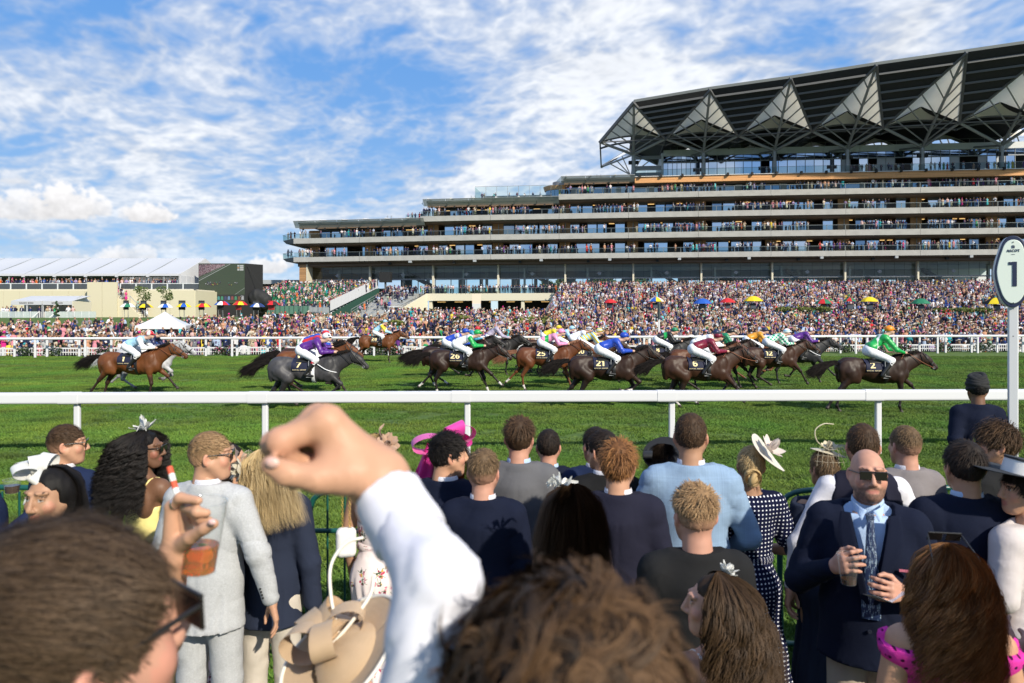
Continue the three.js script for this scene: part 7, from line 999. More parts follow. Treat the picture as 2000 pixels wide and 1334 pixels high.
// ---- from left to right along the barrier
person({ label: 'person in dark sunglasses at the left edge holding a cup of beer', x: -32, y: 876, q: 345, turn: 60, head: 75, skin: 'rosy', hair: { col: 'brown' }, shades: 1, out: { jacket: 'navy', shirt: 'shirt' }, el: [[-.24, 1.15, .03], [.30, 1.22, -.08]], wr: [[-.25, .9, -.05], [.17, 1.36, -.26]], hands: [1], hp: [null, { curl: [.6, .7, .4], roll: 1.2 }] });
person({ label: 'man in navy suit and thin sunglasses with cropped brown hair, far left by barrier', x: 130, y: 833, q: 318, turn: 14, head: 52, skin: 'fair', hair: { col: 'brown', top: .034, side: .008, fade: 1, fwd: .4, n: 2000 }, shades: 1, out: { jacket: 'navy', shirt: 'shirt', trousers: 'navy' } });
person({ label: 'dark-haired woman with white bow fascinator, face turned left, before the navy suit', x: 99, y: 914, q: 470, turn: -112, head: -58, fem: 1, skin: 'tan', hs: 1.05, hair: { long: 1, col: 'black', n: 1100, len: .3, flare: .1, vol: .4, range: 1.35 }, out: { dress: 'white', neck: 1.44 }, pitch: -4,
  extra: (p, Mh) => { const t = onHead('fascinator', 'white ribbon bow fascinator', p, Mh), m = M2(fWhite); for (const [L, W, H, rx, ry, rz, x, y, z] of [[.11, .05, .03, 0, .6, .5, .05, .1, .0], [.1, .05, .03, 0, 2.5, .3, .05, .11, 0], [.09, .045, .03, -.9, .2, .2, .04, .1, .01], [.1, .05, .03, .7, 1.5, 1.2, .06, .09, 0], [.1, .05, .025, -.2, 3.6, .9, .05, .1, .02], [.08, .05, .03, -1.3, 1, 0, .05, .1, 0]]) { const g = bowLoop(L, W, H, .02); g.rotateX(rx); g.rotateY(ry); g.rotateZ(rz); g.translate(x, y, z); part('ribbon_loop', g, m, t); } for (const a of [.4, 1.1]) { const g = sheet((u, v) => V((u - .5) * .04 + .08 + v * .05, .08 - v * .13, .05 * a + Math.sin(v * 5) * .01), 2, 8, .0012); part('ribbon_tail', g, m, t); } } });
person({ label: 'woman with long dark curly hair and white feather headpiece in pale yellow dress', x: 286, y: 842, q: 322, turn: 22, head: 62, fem: 1, skin: 'brown', bare: 1, shades: 1, hair: { long: 1, col: 'black', n: 1900, len: .42, curl: .8, flare: .3, wide: .15, w: .0045 }, out: { dress: 'yellow', neck: 1.33, back: -.02, len: .1, straps: 1, sash: 1 }, el: [[-.25, 1.16, .03], [.29, 1.2, -.1]], wr: [[-.24, .92, -.03], [.16, 1.12, -.3]],
  extra: (p, Mh) => { const t = onHead('fascinator', 'white flower and feather headpiece', p, Mh), m = M2(fWhite); flower(t, 'petal', [-.01, .13, .02], [0, 1, .25], 7, .1, .04, m, 3, 2); part('feather', feather([[0, .12, .02], [-.06, .19, .03], [-.1, .17, .05]], .012, fWhite, 2), hairMatP, t); part('feather', feather([[.02, .13, .0], [.03, .21, .01], [.045, .24, .02]], .014, fWhite, 4), hairMatP, t); part('feather', feather([[.02, .13, .0], [.09, .18, .01], [.12, .15, .02]], .014, fWhite, 5), hairMatP, t); } });
person({ label: 'blond man in pale grey flecked suit and sunglasses, arm hanging, seen from behind', x: 410, y: 848, q: 372, turn: 8, head: 66, skin: 'fair', hair: { col: 'sandy', top: .034, side: .012, fade: .6, fwd: .6, n: 2300 }, shades: 1, out: { jacket: 'tweed', shirt: 'shirt', trousers: 'tweed', hem: .76, buttons: 1, slim: .94 }, el: [[-.25, 1.16, .03], [.29, 1.16, .03]], wr: [[-.24, .9, -.05], [.35, .90, .0]], hands: [0, 1], hp: [null, { roll: .5, curl: [.25, .35, .2] }] });
person({ label: 'woman in pink floral dress with peach net fascinator, half hidden behind the grey suit', x: 452, y: 866, q: 322, turn: 20, head: 60, fem: 1, skin: 'fair', bare: 1, hair: { long: 1, col: 'dark', n: 700, len: .34 }, out: { dress: 'pinkFloral', neck: 1.44, len: .1, sleeve: .3 },
  extra: (p, Mh) => { const t = onHead('fascinator', 'peach flower fascinator', p, Mh); flower(t, 'petal', [.09, .05, -.01], [1, .35, .25], 6, .085, .06, M2(C(.62, .46, .38)), 6, 2); } });
person({ label: 'woman with long blonde hair and cream flower, navy blazer over her shoulders', x: 530, y: 876, q: 352, turn: 6, head: 28, roll: 14, fem: 1, skin: 'fair', wide: 1.12, hair: { long: 1, col: 'platinum', n: 2000, len: .37, wave: .018, flare: .3, wide: .1, shift: .11, back: .05, w: .003 }, out: { jacket: 'blazer', drape: 1, hem: .74, trousers: 'cream' }, hands: [],
  extra: (p, Mh) => { const t = onHead('fascinator', 'cream fabric flower', p, Mh); flower(t, 'petal', [-.07, .03, .15], [-.45, .1, 1], 7, .085, .07, M2(C(.74, .68, .55)), 9, 3); const g = new THREE.SphereGeometry(.016, 10, 8); g.translate(-.075, .03, .175); part('flower_centre', g, M2(fCream), t); const nt = []; const r = rng(4); for (let i = 0; i < 60; i++) { const a = r() * 6.3, b = r() * 6.3; nt.push(tube([[-.055 + Math.cos(a) * .09, .05 + Math.sin(a) * .09, .1], [-.055 + Math.cos(a + .5) * .05, .06 + Math.sin(a + .4) * .06, .13], [-.055 + Math.cos(b) * .09, .05 + Math.sin(b) * .09, .1]], .0006, 3, 6)); } tag(part('net', merge(nt), M2(fCream), t), null, null, null, 'stuff'); } });
person({ label: 'woman in white floral dress with peach flower hat and chained bag, behind the raised fist', x: 742, y: 848, q: 338, turn: 10, head: 18, fem: 1, skin: 'tan', bare: 1, hair: { long: 1, col: 'blond', n: 700, len: .16, flare: 0, vol: .4 }, out: { dress: 'floral', neck: 1.30, len: .1, flare: .26, sash: 1, straps: 1, pleat: .009 },
  extra: (p, Mh) => { const t = onHead('fascinator', 'peach ribbon flower hat with quill', p, Mh); flower(t, 'petal', [.08, .06, .04], [.6, .4, .6], 7, .085, .06, M2(fPeach), 12, 3); part('feather', feather([[.06, .1, .05], [.04, .16, .06], [.07, .2, .06]], .012, fPeach, 2), hairMatP, t); } });
{ const b = U(684, 1048, 345), t = thing('handbag', 'white handbag with gold chain hanging beside the floral dress', 'handbag', [b.x, b.y, b.z + .1], .2); part('bag', new RoundedBoxGeometry(.11, .16, .08, 3, .03), F.white, t); const ch = []; for (let k = 0; k < 26; k++) { for (const s of [-1, 1]) { const g = new THREE.TorusGeometry(.007, .002, 5, 8); g.rotateY(k % 2 ? 1.5 : 0); g.translate(s * .02, .08 + k * .0125, .01 * s); ch.push(g); } } part('chain', merge(ch), std(C(.6, .42, .12), .3, { metalness: 1 }), t); }
person({ label: 'woman with ginger hair under a bright pink net fascinator, hidden by the smiling man', x: 884, y: 862, q: 318, turn: -5, head: 10, fem: 1, skin: 'fair', hair: { long: 1, col: 'red', n: 900, len: .3 }, out: { dress: 'magentaPlain', neck: 1.44, len: .2 },
  extra: (p, Mh) => { const t = onHead('fascinator', 'bright pink net bow fascinator', p, Mh), m = phys(C(.85, .05, .45), .8, { transmission: .4, thickness: 0 }); for (const [L, W, H, rx, ry, rz, x, y, z] of [[.2, .14, .06, 0, 1.9, .3, -.03, .15, .05], [.24, .15, .06, .2, -1.3, -.1, -.05, .13, .05], [.18, .11, .05, -.5, .6, .4, 0, .15, .05], [.2, .12, .05, .3, 2.8, .2, -.02, .14, .05]]) { const g = bowLoop(L, W, H, .03); g.rotateX(rx); g.rotateY(ry); g.rotateZ(rz); g.translate(x, y, z); part('net_loop', g, m, t); } part('net_tail', sheet((u, v) => V(-.12 - v * .13 - (u - .5) * .1, .09 - v * .3 + u * .04, .08 + .03 * Math.sin(u * 9 + v * 4)), 8, 8, .001), m, t); part('net_tail', sheet((u, v) => V(-.1 - v * .09 - (u - .5) * .12, .05 - v * .26, .11 + .02 * Math.sin(u * 7)), 8, 8, .001), m, t); } });
person({ label: 'young man with thick black hair smiling in profile to the right, dark navy suit', x: 872, y: 850, q: 348, turn: 8, head: 58, skin: 'fair', hair: { col: 'black', top: .055, side: .02, fwd: .5, lift: .6, n: 2300, mess: .5 }, out: { jacket: 'navy2', shirt: 'shirt', trousers: 'navy2' } });
person({ label: 'man with short light brown hair and reddish ears in a navy suit', x: 944, y: 882, q: 374, turn: 2, head: 6, skin: 'rosy', hair: { col: 'light', top: .04, side: .012, fade: .8, n: 2200 }, out: { jacket: 'navy2', shirt: 'shirt', trousers: 'navy2' } });
person({ label: 'man with swept brown hair in mid grey suit jacket, standing at the barrier', x: 1014, y: 820, q: 322, turn: 4, head: 6, skin: 'pink', hair: { col: 'brown', top: .055, side: .014, n: 2200, lift: .5 }, out: { jacket: 'grey', shirt: 'shirtBlue', trousers: 'grey' }, wide: 1.05 });
person({ label: 'shorter man with dark cropped hair and pale collar right of the grey suit', x: 1071, y: 842, q: 292, turn: 0, head: 4, skin: 'rosy', hair: { col: 'dark', top: .032, side: .014 }, out: { jacket: 'navy2', shirt: 'shirtBlue', trousers: 'navy2' } });
person({ label: 'dark-haired man in navy, partly hidden, furthest forward beside the black suit', x: 1163, y: 838, q: 300, turn: -6, head: -10, skin: 'rosy', hair: { col: 'dark', top: .035, side: .016 }, out: { jacket: 'navy', shirt: 'shirt', trousers: 'navy' } });
person({ label: 'man in black suit with dark hair, half hidden behind the brown-haired man', x: 1178, y: 844, q: 328, turn: -16, head: -16, skin: 'fair', hair: { col: 'dark', top: .04, side: .02 }, out: { jacket: 'black', shirt: 'shirt', trousers: 'black' } });
person({ label: 'man with tousled chestnut brown hair over his collar in plum navy suit', x: 1207, y: 866, q: 384, turn: 6, head: 12, skin: 'fair', hair: { col: 'auburn', top: .06, side: .035, n: 2600, lift: .45, mess: .55, line: -.085 }, out: { jacket: 'navy3', shirt: 'shirt', trousers: 'navy3' } });
person({ label: 'woman with straight long dark brown hair and white feather fascinator, centre', x: 1118, y: 944, q: 432, turn: 2, head: 4, fem: 1, skin: 'pink', bare: 1, hair: { long: 1, col: 'brown', n: 2200, len: .47, wave: .012, flare: .4, wide: .2, back: .05, w: .003 }, out: { dress: 'magentaPlain', neck: 1.3, len: .2, straps: 1 },
  extra: (p, Mh) => { const t = onHead('fascinator', 'white feather fascinator', p, Mh), r = rng(8); for (let i = 0; i < 14; i++) { const a = r() * 6.3, b = .03 + r() * .04; part('feather', feather([[-.06, .11, .0], [-.06 + Math.cos(a) * b, .12 + r() * .03, Math.sin(a) * b], [-.06 + Math.cos(a) * b * 1.8, .11 + Math.sin(a) * .05 + r() * .03, Math.sin(a) * b * 1.5]], .011, fWhite, i), hairMatP, t); } } });
person({ label: 'woman in magenta under a black bow hat, hidden by the pale blue jacket', x: 1298, y: 868, q: 312, turn: 10, head: 20, fem: 1, skin: 'pink', bare: 1, hair: { long: 1, col: 'dark', n: 700, len: .2 }, out: { dress: 'magentaPlain', neck: 1.44, len: .2, sleeve: .3 },
  extra: (p, Mh) => { const t = onHead('hat', 'black disc hat with bow', p, Mh), m = std(C(.012, .012, .013), .7); const d = new THREE.CylinderGeometry(.15, .15, .012, 30); d.rotateX(.75); d.translate(0, .07, .07); part('brim', d, m, t); for (const [ry, rz] of [[2.4, .3], [2.9, -.4], [.3, .1]]) { const g = bowLoop(.13, .05, .03, .02); g.rotateY(ry); g.rotateZ(rz); g.translate(-.1, .06, .1); part('bow_loop', g, m, t); } } });
person({ label: 'man in pale blue linen jacket with thinning brown hair, hands at the barrier', x: 1348, y: 811, q: 356, turn: 4, head: 12, skin: 'tan', wide: 1.12, shades: 1, hair: { col: 'brown', top: .022, side: .014, n: 1900 }, out: { jacket: 'linen', shirt: 'shirt', trousers: 'beige' }, el: [[-.28, 1.15, -.02], [.31, 1.13, .0]], wr: [[-.16, 1.02, -.24], [.22, .98, -.24]] });
person({ label: 'man with sandy faded hair, sunburnt ears and black jacket, before the pale blue jacket', x: 1357, y: 953, q: 492, turn: -2, head: -4, skin: 'rosy', hs: 1.02, hair: { col: 'sandy', top: .038, side: .007, fade: 1.3, n: 3200, w: .0022, lift: .7, mess: .5, line: -.035 }, out: { jacket: 'charcoal', shirt: 0, trousers: 'charcoal' } });
person({ label: 'woman with very long wavy dark hair and white rose clip, face in profile left', x: 1398, y: 1120, q: 600, turn: -12, head: -62, fem: 1, skin: 'pink', bare: 1, hs: 1.04, hair: { long: 1, col: 'brown', n: 2200, len: .50, wave: .028, flare: .35, wide: .15, back: .05, shift: .05, w: .003 }, out: { dress: 'white', neck: 1.33, len: .2, straps: 1 },
  extra: (p, Mh) => { const t = onHead('hair_clip', 'white rose clip', p, Mh); flower(t, 'petal', [.03, .115, .05], [.2, 1, .6], 5, .045, .045, M2(fWhite), 20, 3); } });
const bunHair = (p, Mh, col, low) => { const g = []; for (let k = 0; k < 5; k++) { const q = new THREE.TorusGeometry(.036 - k * .004, .019 - k * .0015, 8, 18); q.rotateX(.3 * k); q.rotateY(k * 1.1); q.translate(.0 + .008 * Math.sin(k * 2), -.05 - low + .012 * Math.cos(k * 2), .115); g.push(q); } const r = rng(12), ps = []; for (let i = 0; i < 170; i++) { const a = r() * 6.3, b = r() * 6.3, R = .036 + .02 * Math.cos(b); ps.push({ pts: [0, 1, 2, 3].map((k) => { const A = a + k * .5; return V(Math.cos(A) * R, -.05 - low + Math.sin(A) * R, .115 + .022 * Math.sin(b + k * .3)); }), k: r(), taper: 0 }); } for (let i = 0; i < 30; i++) { const x = (r() - .5) * .12; ps.push({ pts: [V(x * .6, -.03, .1), V(x, -.1, .1), V(x * 1.2, -.14 - r() * .05, .09)], k: r() }); } const m = merge([paint(merge(g), () => hairCols[col][0].clone().lerp(hairCols[col][1], .4)), ribbons(ps, .0045, (q) => hairCols[col][0].clone().lerp(hairCols[col][1], q.k))]); m.applyMatrix4(Mh); part('hair_bun', m, hairMatP, p); };
person({ label: 'woman in navy polka dot dress with blonde bun and cream disc hat', x: 1462, y: 872, q: 346, turn: -4, head: 14, roll: -4, fem: 1, skin: 'tan', wide: 1.1, bare: 1, hair: { col: 'blond', top: .035, side: .03, n: 2200, lift: .25, line: -.09 }, out: { dress: 'polka', neck: 1.495, sleeve: .72, len: .02, flare: .3, pleat: .012, sash: 1 }, el: [[-.25, 1.15, .0], [.28, 1.13, -.02]], wr: [[-.16, 1.05, -.26], [.10, 1.06, -.26]],
  extra: (p, Mh) => { bunHair(p, Mh, 'blond', .01); const t = onHead('hat', 'cream tilted disc hat with petals', p, Mh), m = M2(C(.72, .66, .56)); const d = sheet((u, v) => { const a = u * 6.2832, r = .15 * v; return V(Math.cos(a) * r, .012 * Math.sin(a * 2) * v + .015 * v * v, Math.sin(a) * r); }, 36, 6, .004); d.rotateZ(-.75); d.rotateX(.25); d.translate(.085, .085, .03); part('brim', d, m, t); flower(t, 'petal', [.1, .12, .05], [.6, .9, .35], 6, .1, .07, M2(C(.75, .66, .6)), 31, 2); } });
person({ label: 'woman with cream veiled fascinator and looping quill beside the polka dot dress', x: 1610, y: 880, q: 342, turn: -2, head: -6, fem: 1, skin: 'tan', hair: { col: 'light', top: .04, side: .035, n: 2200, lift: .3, line: -.1 }, out: { dress: 'blazer', neck: 1.45, sleeve: .95, len: .1 },
  extra: (p, Mh) => { bunHair(p, Mh, 'light', .03); const t = onHead('fascinator', 'cream fascinator with net veil and long curved quill', p, Mh), m = M2(fCream); const d = sheet((u, v) => { const a = u * 6.2832, r = .1 * v; return V(Math.cos(a) * r * 1.2, -.02 * v * v, Math.sin(a) * r); }, 30, 5, .004); d.rotateZ(-.25); d.translate(.035, .125, .0); part('disc', d, m, t); flower(t, 'petal', [.02, .14, .03], [-.1, 1, .4], 6, .06, .05, m, 33, 2); const nt = []; for (let k = 0; k < 13; k++) { const a = -2.6 + k * .24; nt.push(tube([[.03, .14, 0], [.03 + Math.cos(a) * .12, .14 + .02, Math.sin(a) * -.1 + .02], [.03 + Math.cos(a) * .16, .04, Math.sin(a) * -.12 + .03]], .0009, 3, 8), tube([[.03, .14, 0], [.03 + Math.cos(a + .5) * .12, .155, Math.sin(a + .5) * -.1 + .02], [.03 + Math.cos(a + .7) * .16, .06, Math.sin(a + .7) * -.12 + .03]], .0009, 3, 8)); } for (const [q, y] of [[.07, .158], [.11, .15], [.14, .11], [.155, .07]]) { const pts = []; for (let k = 0; k <= 16; k++) { const a = -2.7 + k * .2; pts.push([.03 + Math.cos(a) * q, y, Math.sin(a) * -q * .8 + .02]); } nt.push(tube(pts, .0009, 3, 30)); } tag(part('net_veil', merge(nt), m, t), null, null, null, 'stuff'); part('quill', tube([[.0, .14, .02], [-.07, .2, .03], [-.08, .27, .03], [-.02, .31, .03], [.06, .305, .02]], .0035, 6, 30), m, t); } });
person({ label: 'man in dark waistcoat over white shirt, left arm down with cufflink', x: 1684, y: 832, q: 350, turn: 10, head: 8, skin: 'rosy', wide: 1.1, shades: 1, hair: { col: 'brown', top: .028, side: .018, n: 1900 }, out: { waistcoat: 'navy3', shirt: 'shirt', trousers: 'navy3' }, el: [[-.36, 1.12, .08], [.30, 1.16, .03]], wr: [[-.40, .86, .06], [.26, .92, -.08]], hands: [0, 1], hp: [{ roll: -.3, curl: [.4, .5, .3] }, null] });
person({ label: 'man with cropped fair hair in mauve grey suit, right of the bald man', x: 1767, y: 835, q: 322, turn: -4, head: 0, skin: 'rosy', hair: { col: 'light', top: .024, side: .008, fade: 1.1, n: 2400 }, out: { jacket: 'mauveGrey', shirt: 'shirt', trousers: 'mauveGrey' } });
person({ label: 'man with tufted dark hair, glasses and black suit beside the sign pole', x: 1948, y: 830, q: 335, turn: -20, head: -42, skin: 'fair', shades: 1, hair: { col: 'brown', top: .065, side: .03, n: 2300, lift: .6, mess: .8 }, out: { jacket: 'charcoal', shirt: 0, trousers: 'charcoal' } });
person({ label: 'broad man with dark brown hair and pale blue collar in near black navy suit', x: 1883, y: 866, q: 402, turn: 4, head: 4, skin: 'tan', wide: 1.14, hair: { col: 'dark', top: .045, side: .024, n: 2400, line: -.08 }, out: { jacket: 'navy2', shirt: 'shirtBlue', trousers: 'slate' }, el: [[-.29, 1.15, .02], [.29, 1.15, .02]] });
person({ label: 'woman in pale blouse wearing a wide black hat with white band at right edge', x: 1996, y: 912, q: 420, turn: -25, head: -62, fem: 1, skin: 'fair', hair: { col: 'dark', top: .04, side: .035, line: -.09 }, out: { dress: 'blouse', neck: 1.5, sleeve: .98, len: .1 },
  extra: (p, Mh) => { const t = onHead('hat', 'wide black boater hat with white band', p, Mh); const d = sheet((u, v) => { const a = u * 6.2832, r = mixn(.09, .25, v); return V(Math.cos(a) * r, .012 * Math.cos(a * 2) * v, Math.sin(a) * r * .95); }, 44, 5, .005); d.rotateX(.22); d.translate(0, .085, .0); part('brim', d, std(C(.018, .02, .024), .8), t); const c = new THREE.CylinderGeometry(.094, .1, .075, 30); c.rotateX(.22); c.translate(0, .12, .01); part('band', c, F.white, t); const e = new THREE.CylinderGeometry(.096, .096, .012, 30); e.rotateX(.22); e.translate(0, .162, .018); part('crown_top', e, std(C(.018, .02, .024), .8), t); } });
// ---- steward at the rail
person({ label: 'man in black turban and dark uniform standing by the near rail, hands behind back', x: 1908, y: 733, q: 187, turn: 12, head: 6, skin: 'brown', puff: .03, hair: { col: 'black', top: .02, side: .02, n: 300 }, out: { jacket: 'navy2', noCollar: 1, hem: .86, trousers: 'navy2' }, el: [[-.235, 1.17, .1], [.235, 1.17, .1]], wr: [[-.08, 1.0, .19], [.06, 1.0, .19]], hc: .008,
  extra: (p, Mh) => { const t = onHead('turban', 'black wound turban', p, Mh), m = std(C(.011, .011, .012), .85); for (let k = 0; k < 8; k++) { const g = new THREE.TorusGeometry(.082 - Math.abs(k - 2) * .005, .029, 8, 26); g.rotateX(Math.PI / 2 + (k - 3) * .09); g.rotateZ((k % 2 ? .22 : -.22)); g.translate(0, .01 + k * .017, .012); part('fold', g, m, t); } const g = new THREE.SphereGeometry(.088, 16, 12); g.translate(0, .075, .01); part('crown', g, m, t); } });
// ---- the bald man who faces the camera, cup and betting slip in hand
const bald = person({ label: 'bald bearded man in sunglasses and navy jacket facing the camera', x: 1695, y: 880, q: 418, turn: 202, head: -8, pitch: 3, skin: 'pink', wide: 1.18, deep: 1.25, stubble: 1, hc: .0042, shades: 1, out: { jacket: 'navy2', open: 1, vlow: 1.10, vw: .205, shirt: 'shirtBlue', trousers: 'beige', noCollar: 1, hem: .78 }, el: [[-.31, 1.12, -.02], [.31, 1.12, -.02]], wr: [[-.125, 1.20, -.27], [.165, 1.28, -.275]], hands: [0, 1], handCell: .0045, hp: [{ roll: -.7, curl: [.5, .7, .4], thumb: .2 }, { roll: .5, curl: [.55, .75, .45], thumb: .25 }],
  extra: (p) => {
    const fz = (y) => -.118 - .052 * Math.sin(clamp((1.5 - y) * 2.6) * 1.75);
    part('tie', sheet((u, v) => { const y = mixn(1.475, 1.03, v), w = mixn(.014, .04, Math.min(1, v * 1.2)); return V((u - .5) * 2 * w, y, fz(y) - .012 - .005 * (1 - (u * 2 - 1) ** 2)); }, 6, 20, .004), std(0xffffff, .5, { map: tieTex }), p); part('tie_knot', new RoundedBoxGeometry(.036, .038, .024, 3, .01).translate(0, 1.487, -.128), std(0xffffff, .5, { map: tieTex }), p);
    for (const s of [-1, 1]) { part('lapel', sheet((u, v) => { const y = mixn(1.50, 1.10, v), x = .008 + mixn(.075, .0, v), w = .07 * Math.sin(Math.min(1, v * 1.15 + .25) * 2.6) * u; return V(s * (x + w), y, -.118 - .068 * Math.sin(Math.min(1, v * 1.2) * 2.0) + w * .25 - .008); }, 4, 14, .005), F.navy2, p); part('shirt_collar_wing', sheet((u, v) => V(s * mixn(.014 + v * .022, .068, u), mixn(1.515 - v * .045, 1.535 - v * .012, u), mixn(-.108 - v * .02, -.02, u * u) - .012), 6, 4, .004), F.shirtBlue, p); }
    part('pocket_square', box(.075, .01, .006, -.155, 1.262, -.153).rotateZ(0), std(C(.6, .16, .22), .8), p); const pin = new THREE.SphereGeometry(.008, 10, 8); pin.translate(-.11, 1.42, -.137); part('lapel_pin', pin, std(C(.35, .08, .08), .4), p);
    for (const y of [1.09, .97]) { const g = new THREE.CylinderGeometry(.009, .009, .004, 14); g.rotateX(Math.PI / 2); g.translate(.005, y, -.178); part('button', g, std(C(.02, .025, .04), .3), p); }
  } });
const cupMat = phys(C(.94, .95, .95), .05, { transmission: .965, thickness: 0, ior: 1.4 });
function plasticCup(label, pos, rt, rb, h, tilt, fill, liquid) {
  const t = thing('plastic_cup', label, 'cup', pos); t.rotation.set(...tilt);
  const w = (y) => mixn(rb, rt, y / h); part('wall', new THREE.LatheGeometry([[rb, 0], [w(h * .3), h * .3], [w(h * .32) + .001, h * .32], [w(h * .75), h * .75], [w(h * .78) + .001, h * .78], [rt, h]].map((a) => new THREE.Vector2(...a)), 36), cupMat, t); const rim = new THREE.TorusGeometry(rt, .0022, 8, 36); rim.rotateX(Math.PI / 2); rim.translate(0, h, 0); part('rim', rim, cupMat, t); const bt = new THREE.CylinderGeometry(rb, rb, .002, 30); part('bottom', bt, cupMat, t);
  if (fill) { const f = new THREE.CylinderGeometry(w(fill) - .0016, rb - .0012, fill, 30); f.translate(0, fill / 2 + .002, 0); part('drink', f, phys(liquid, .03, { transmission: .85, thickness: .04, ior: 1.33, attenuationColor: liquid, attenuationDistance: .03 }), t); }
  return t;
}
{
  bald.updateMatrixWorld(true);
  const c = bald.localToWorld(V(.105, 1.30, -.375)); plasticCup('nearly empty clear plastic cup in the hand of the bald man', [c.x, c.y - .05, c.z], .044, .03, .125, [0, 0, .03], .02, C(.25, .12, .04));
  const s = thing('betting_slip', 'folded white betting slip held by the bald man', 'paper'); const a = bald.localToWorld(V(-.04, 1.175, -.36)); s.position.copy(a); s.rotation.y = .25; part('slip', sheet((u, v) => V((u - .5) * .16, .035 * Math.abs(u - .5) * 2 + v * .02, (v - .5) * .075), 8, 2, .0008), F.shirt, s); const ln = []; for (let k = 0; k < 4; k++) ln.push(box(.05, .0006, .004, -.04, .024 + k * .002, -.02 + k * .012)); part('print', merge(ln), std(C(.1, .1, .1), .8), s);
  const b = U(31, 960, 345); plasticCup('clear plastic cup of amber beer at the left edge', [b.x, b.y, b.z + .03], .045, .032, .075, [0, 0, 0], .04, C(.3, .13, .03));
}
// ---- woman with auburn waves, sunglasses pushed up
person({ label: 'woman with wavy auburn hair, sunglasses pushed up, magenta spotted sleeveless top', x: 1852, y: 1062, q: 610, turn: 8, head: 2, fem: 1, skin: 'fair', wide: 1.15, bare: 1, shades: 2, hs: 1.0, hair: { long: 1, col: 'auburn', n: 3600, len: .40, curl: 0, wave: .03, flare: .3, wide: 0, vol: .6, w: .0026, back: .04 }, out: { dress: 'magenta', neck: 1.42, len: .6, sleeve: .06 } });
person({ label: 'person mostly beyond the right edge reaching a hand into view', x: 2105, y: 1010, q: 600, turn: -30, head: -20, fem: 1, skin: 'pink', hair: { col: 'brown' }, out: { dress: 'slate', neck: 1.45, len: .1, sleeve: .4 }, el: [[-.27, 1.12, .05], [.28, 1.15, .03]], wr: [[-.16, 1.26, -.12], [.25, .9, -.05]], hands: [0], handCell: .005, hp: [{ roll: -1.2, curl: [.3, .4, .3] }] });
// ---- big natural straw hat with loops, close by
{
  const p = person({ label: 'woman under a large natural straw hat with ribbon loops, bottom left of centre', x: 664, y: 1215, q: 880, turn: -10, head: -8, fem: 1, skin: 'fair', puff: .06, hair: { col: 'light', top: .008, side: .03, lift: .05, line: -.1 }, out: { dress: 'cream', neck: 1.44, len: .3 } });
  const Mh = p.Mh, t = onHead('hat', 'natural straw saucer hat with loops and quills', p, Mh); const straw = phys(C(.60, .42, .26), .75, { transmission: .2, thickness: 0, bumpMap: fabricBump, bumpScale: .001 }), edge = phys(C(.76, .70, .60), .6);
  const brim = (r0, r1) => (u, v) => { const a = u * 6.2832, r = mixn(r0, r1, v); return V(Math.cos(a) * r * 1.12, .03 * v * v + .012 * Math.sin(a * 2 + 1) * v, Math.sin(a) * r); };
  const tilt = (g) => { g.rotateZ(.6); g.rotateX(.30); g.translate(.02, .105, .04); return g; };
  part('brim', tilt(sheet(brim(.02, .168), 48, 7, .004)), straw, t); { const d = new THREE.SphereGeometry(.105, 28, 14, 0, 6.3, 0, 1.4); d.scale(1.05, .62, 1); d.translate(0, -.012, 0); part('crown', tilt(d), straw, t); } part('brim_edge', tilt(sheet((u, v) => { const a = u * 6.2832, b = v * 6.2832; const r = .168 + .0055 * Math.cos(b); return V(Math.cos(a) * r * 1.12, .03 + .012 * Math.sin(a * 2 + 1) + .0055 * Math.sin(b), Math.sin(a) * r); }, 60, 8)), edge, t);
  const r = rng(3); for (const [L, W, H, ry, rz, x, y, z] of [[.11, .05, .045, 2.9, .2, -.06, .12, .0], [.13, .055, .05, 3.4, .5, -.04, .13, .02], [.12, .05, .045, 2.4, -.1, -.05, .12, .04], [.1, .05, .045, -.2, .3, -.03, .14, 0], [.11, .05, .05, 4.2, .2, -.03, .12, .03], [.1, .045, .04, 1.3, .5, -.04, .13, -.01], [.12, .05, .04, 3.1, .9, -.02, .15, .02]]) { const g = bowLoop(L * 1.25, W, H, .012); g.rotateY(ry); g.rotateZ(rz); g.translate(x, y + .03, z); part('ribbon_loop', g, straw, t); }
  part('quill', tube([[-.03, .13, .03], [.04, .2, .02], [.09, .26, .0], [.10, .3, -.02]], .0055, 6, 30), edge, t); part('quill', tube([[.0, .15, .0], [-.02, .25, -.04], [-.015, .33, -.08], [.03, .38, -.1], [.08, .39, -.1]], .005, 6, 30), edge, t); part('quill', tube([[-.02, .1, .08], [.06, .11, .1], [.1, .16, .1]], .0055, 6, 20), edge, t);
}
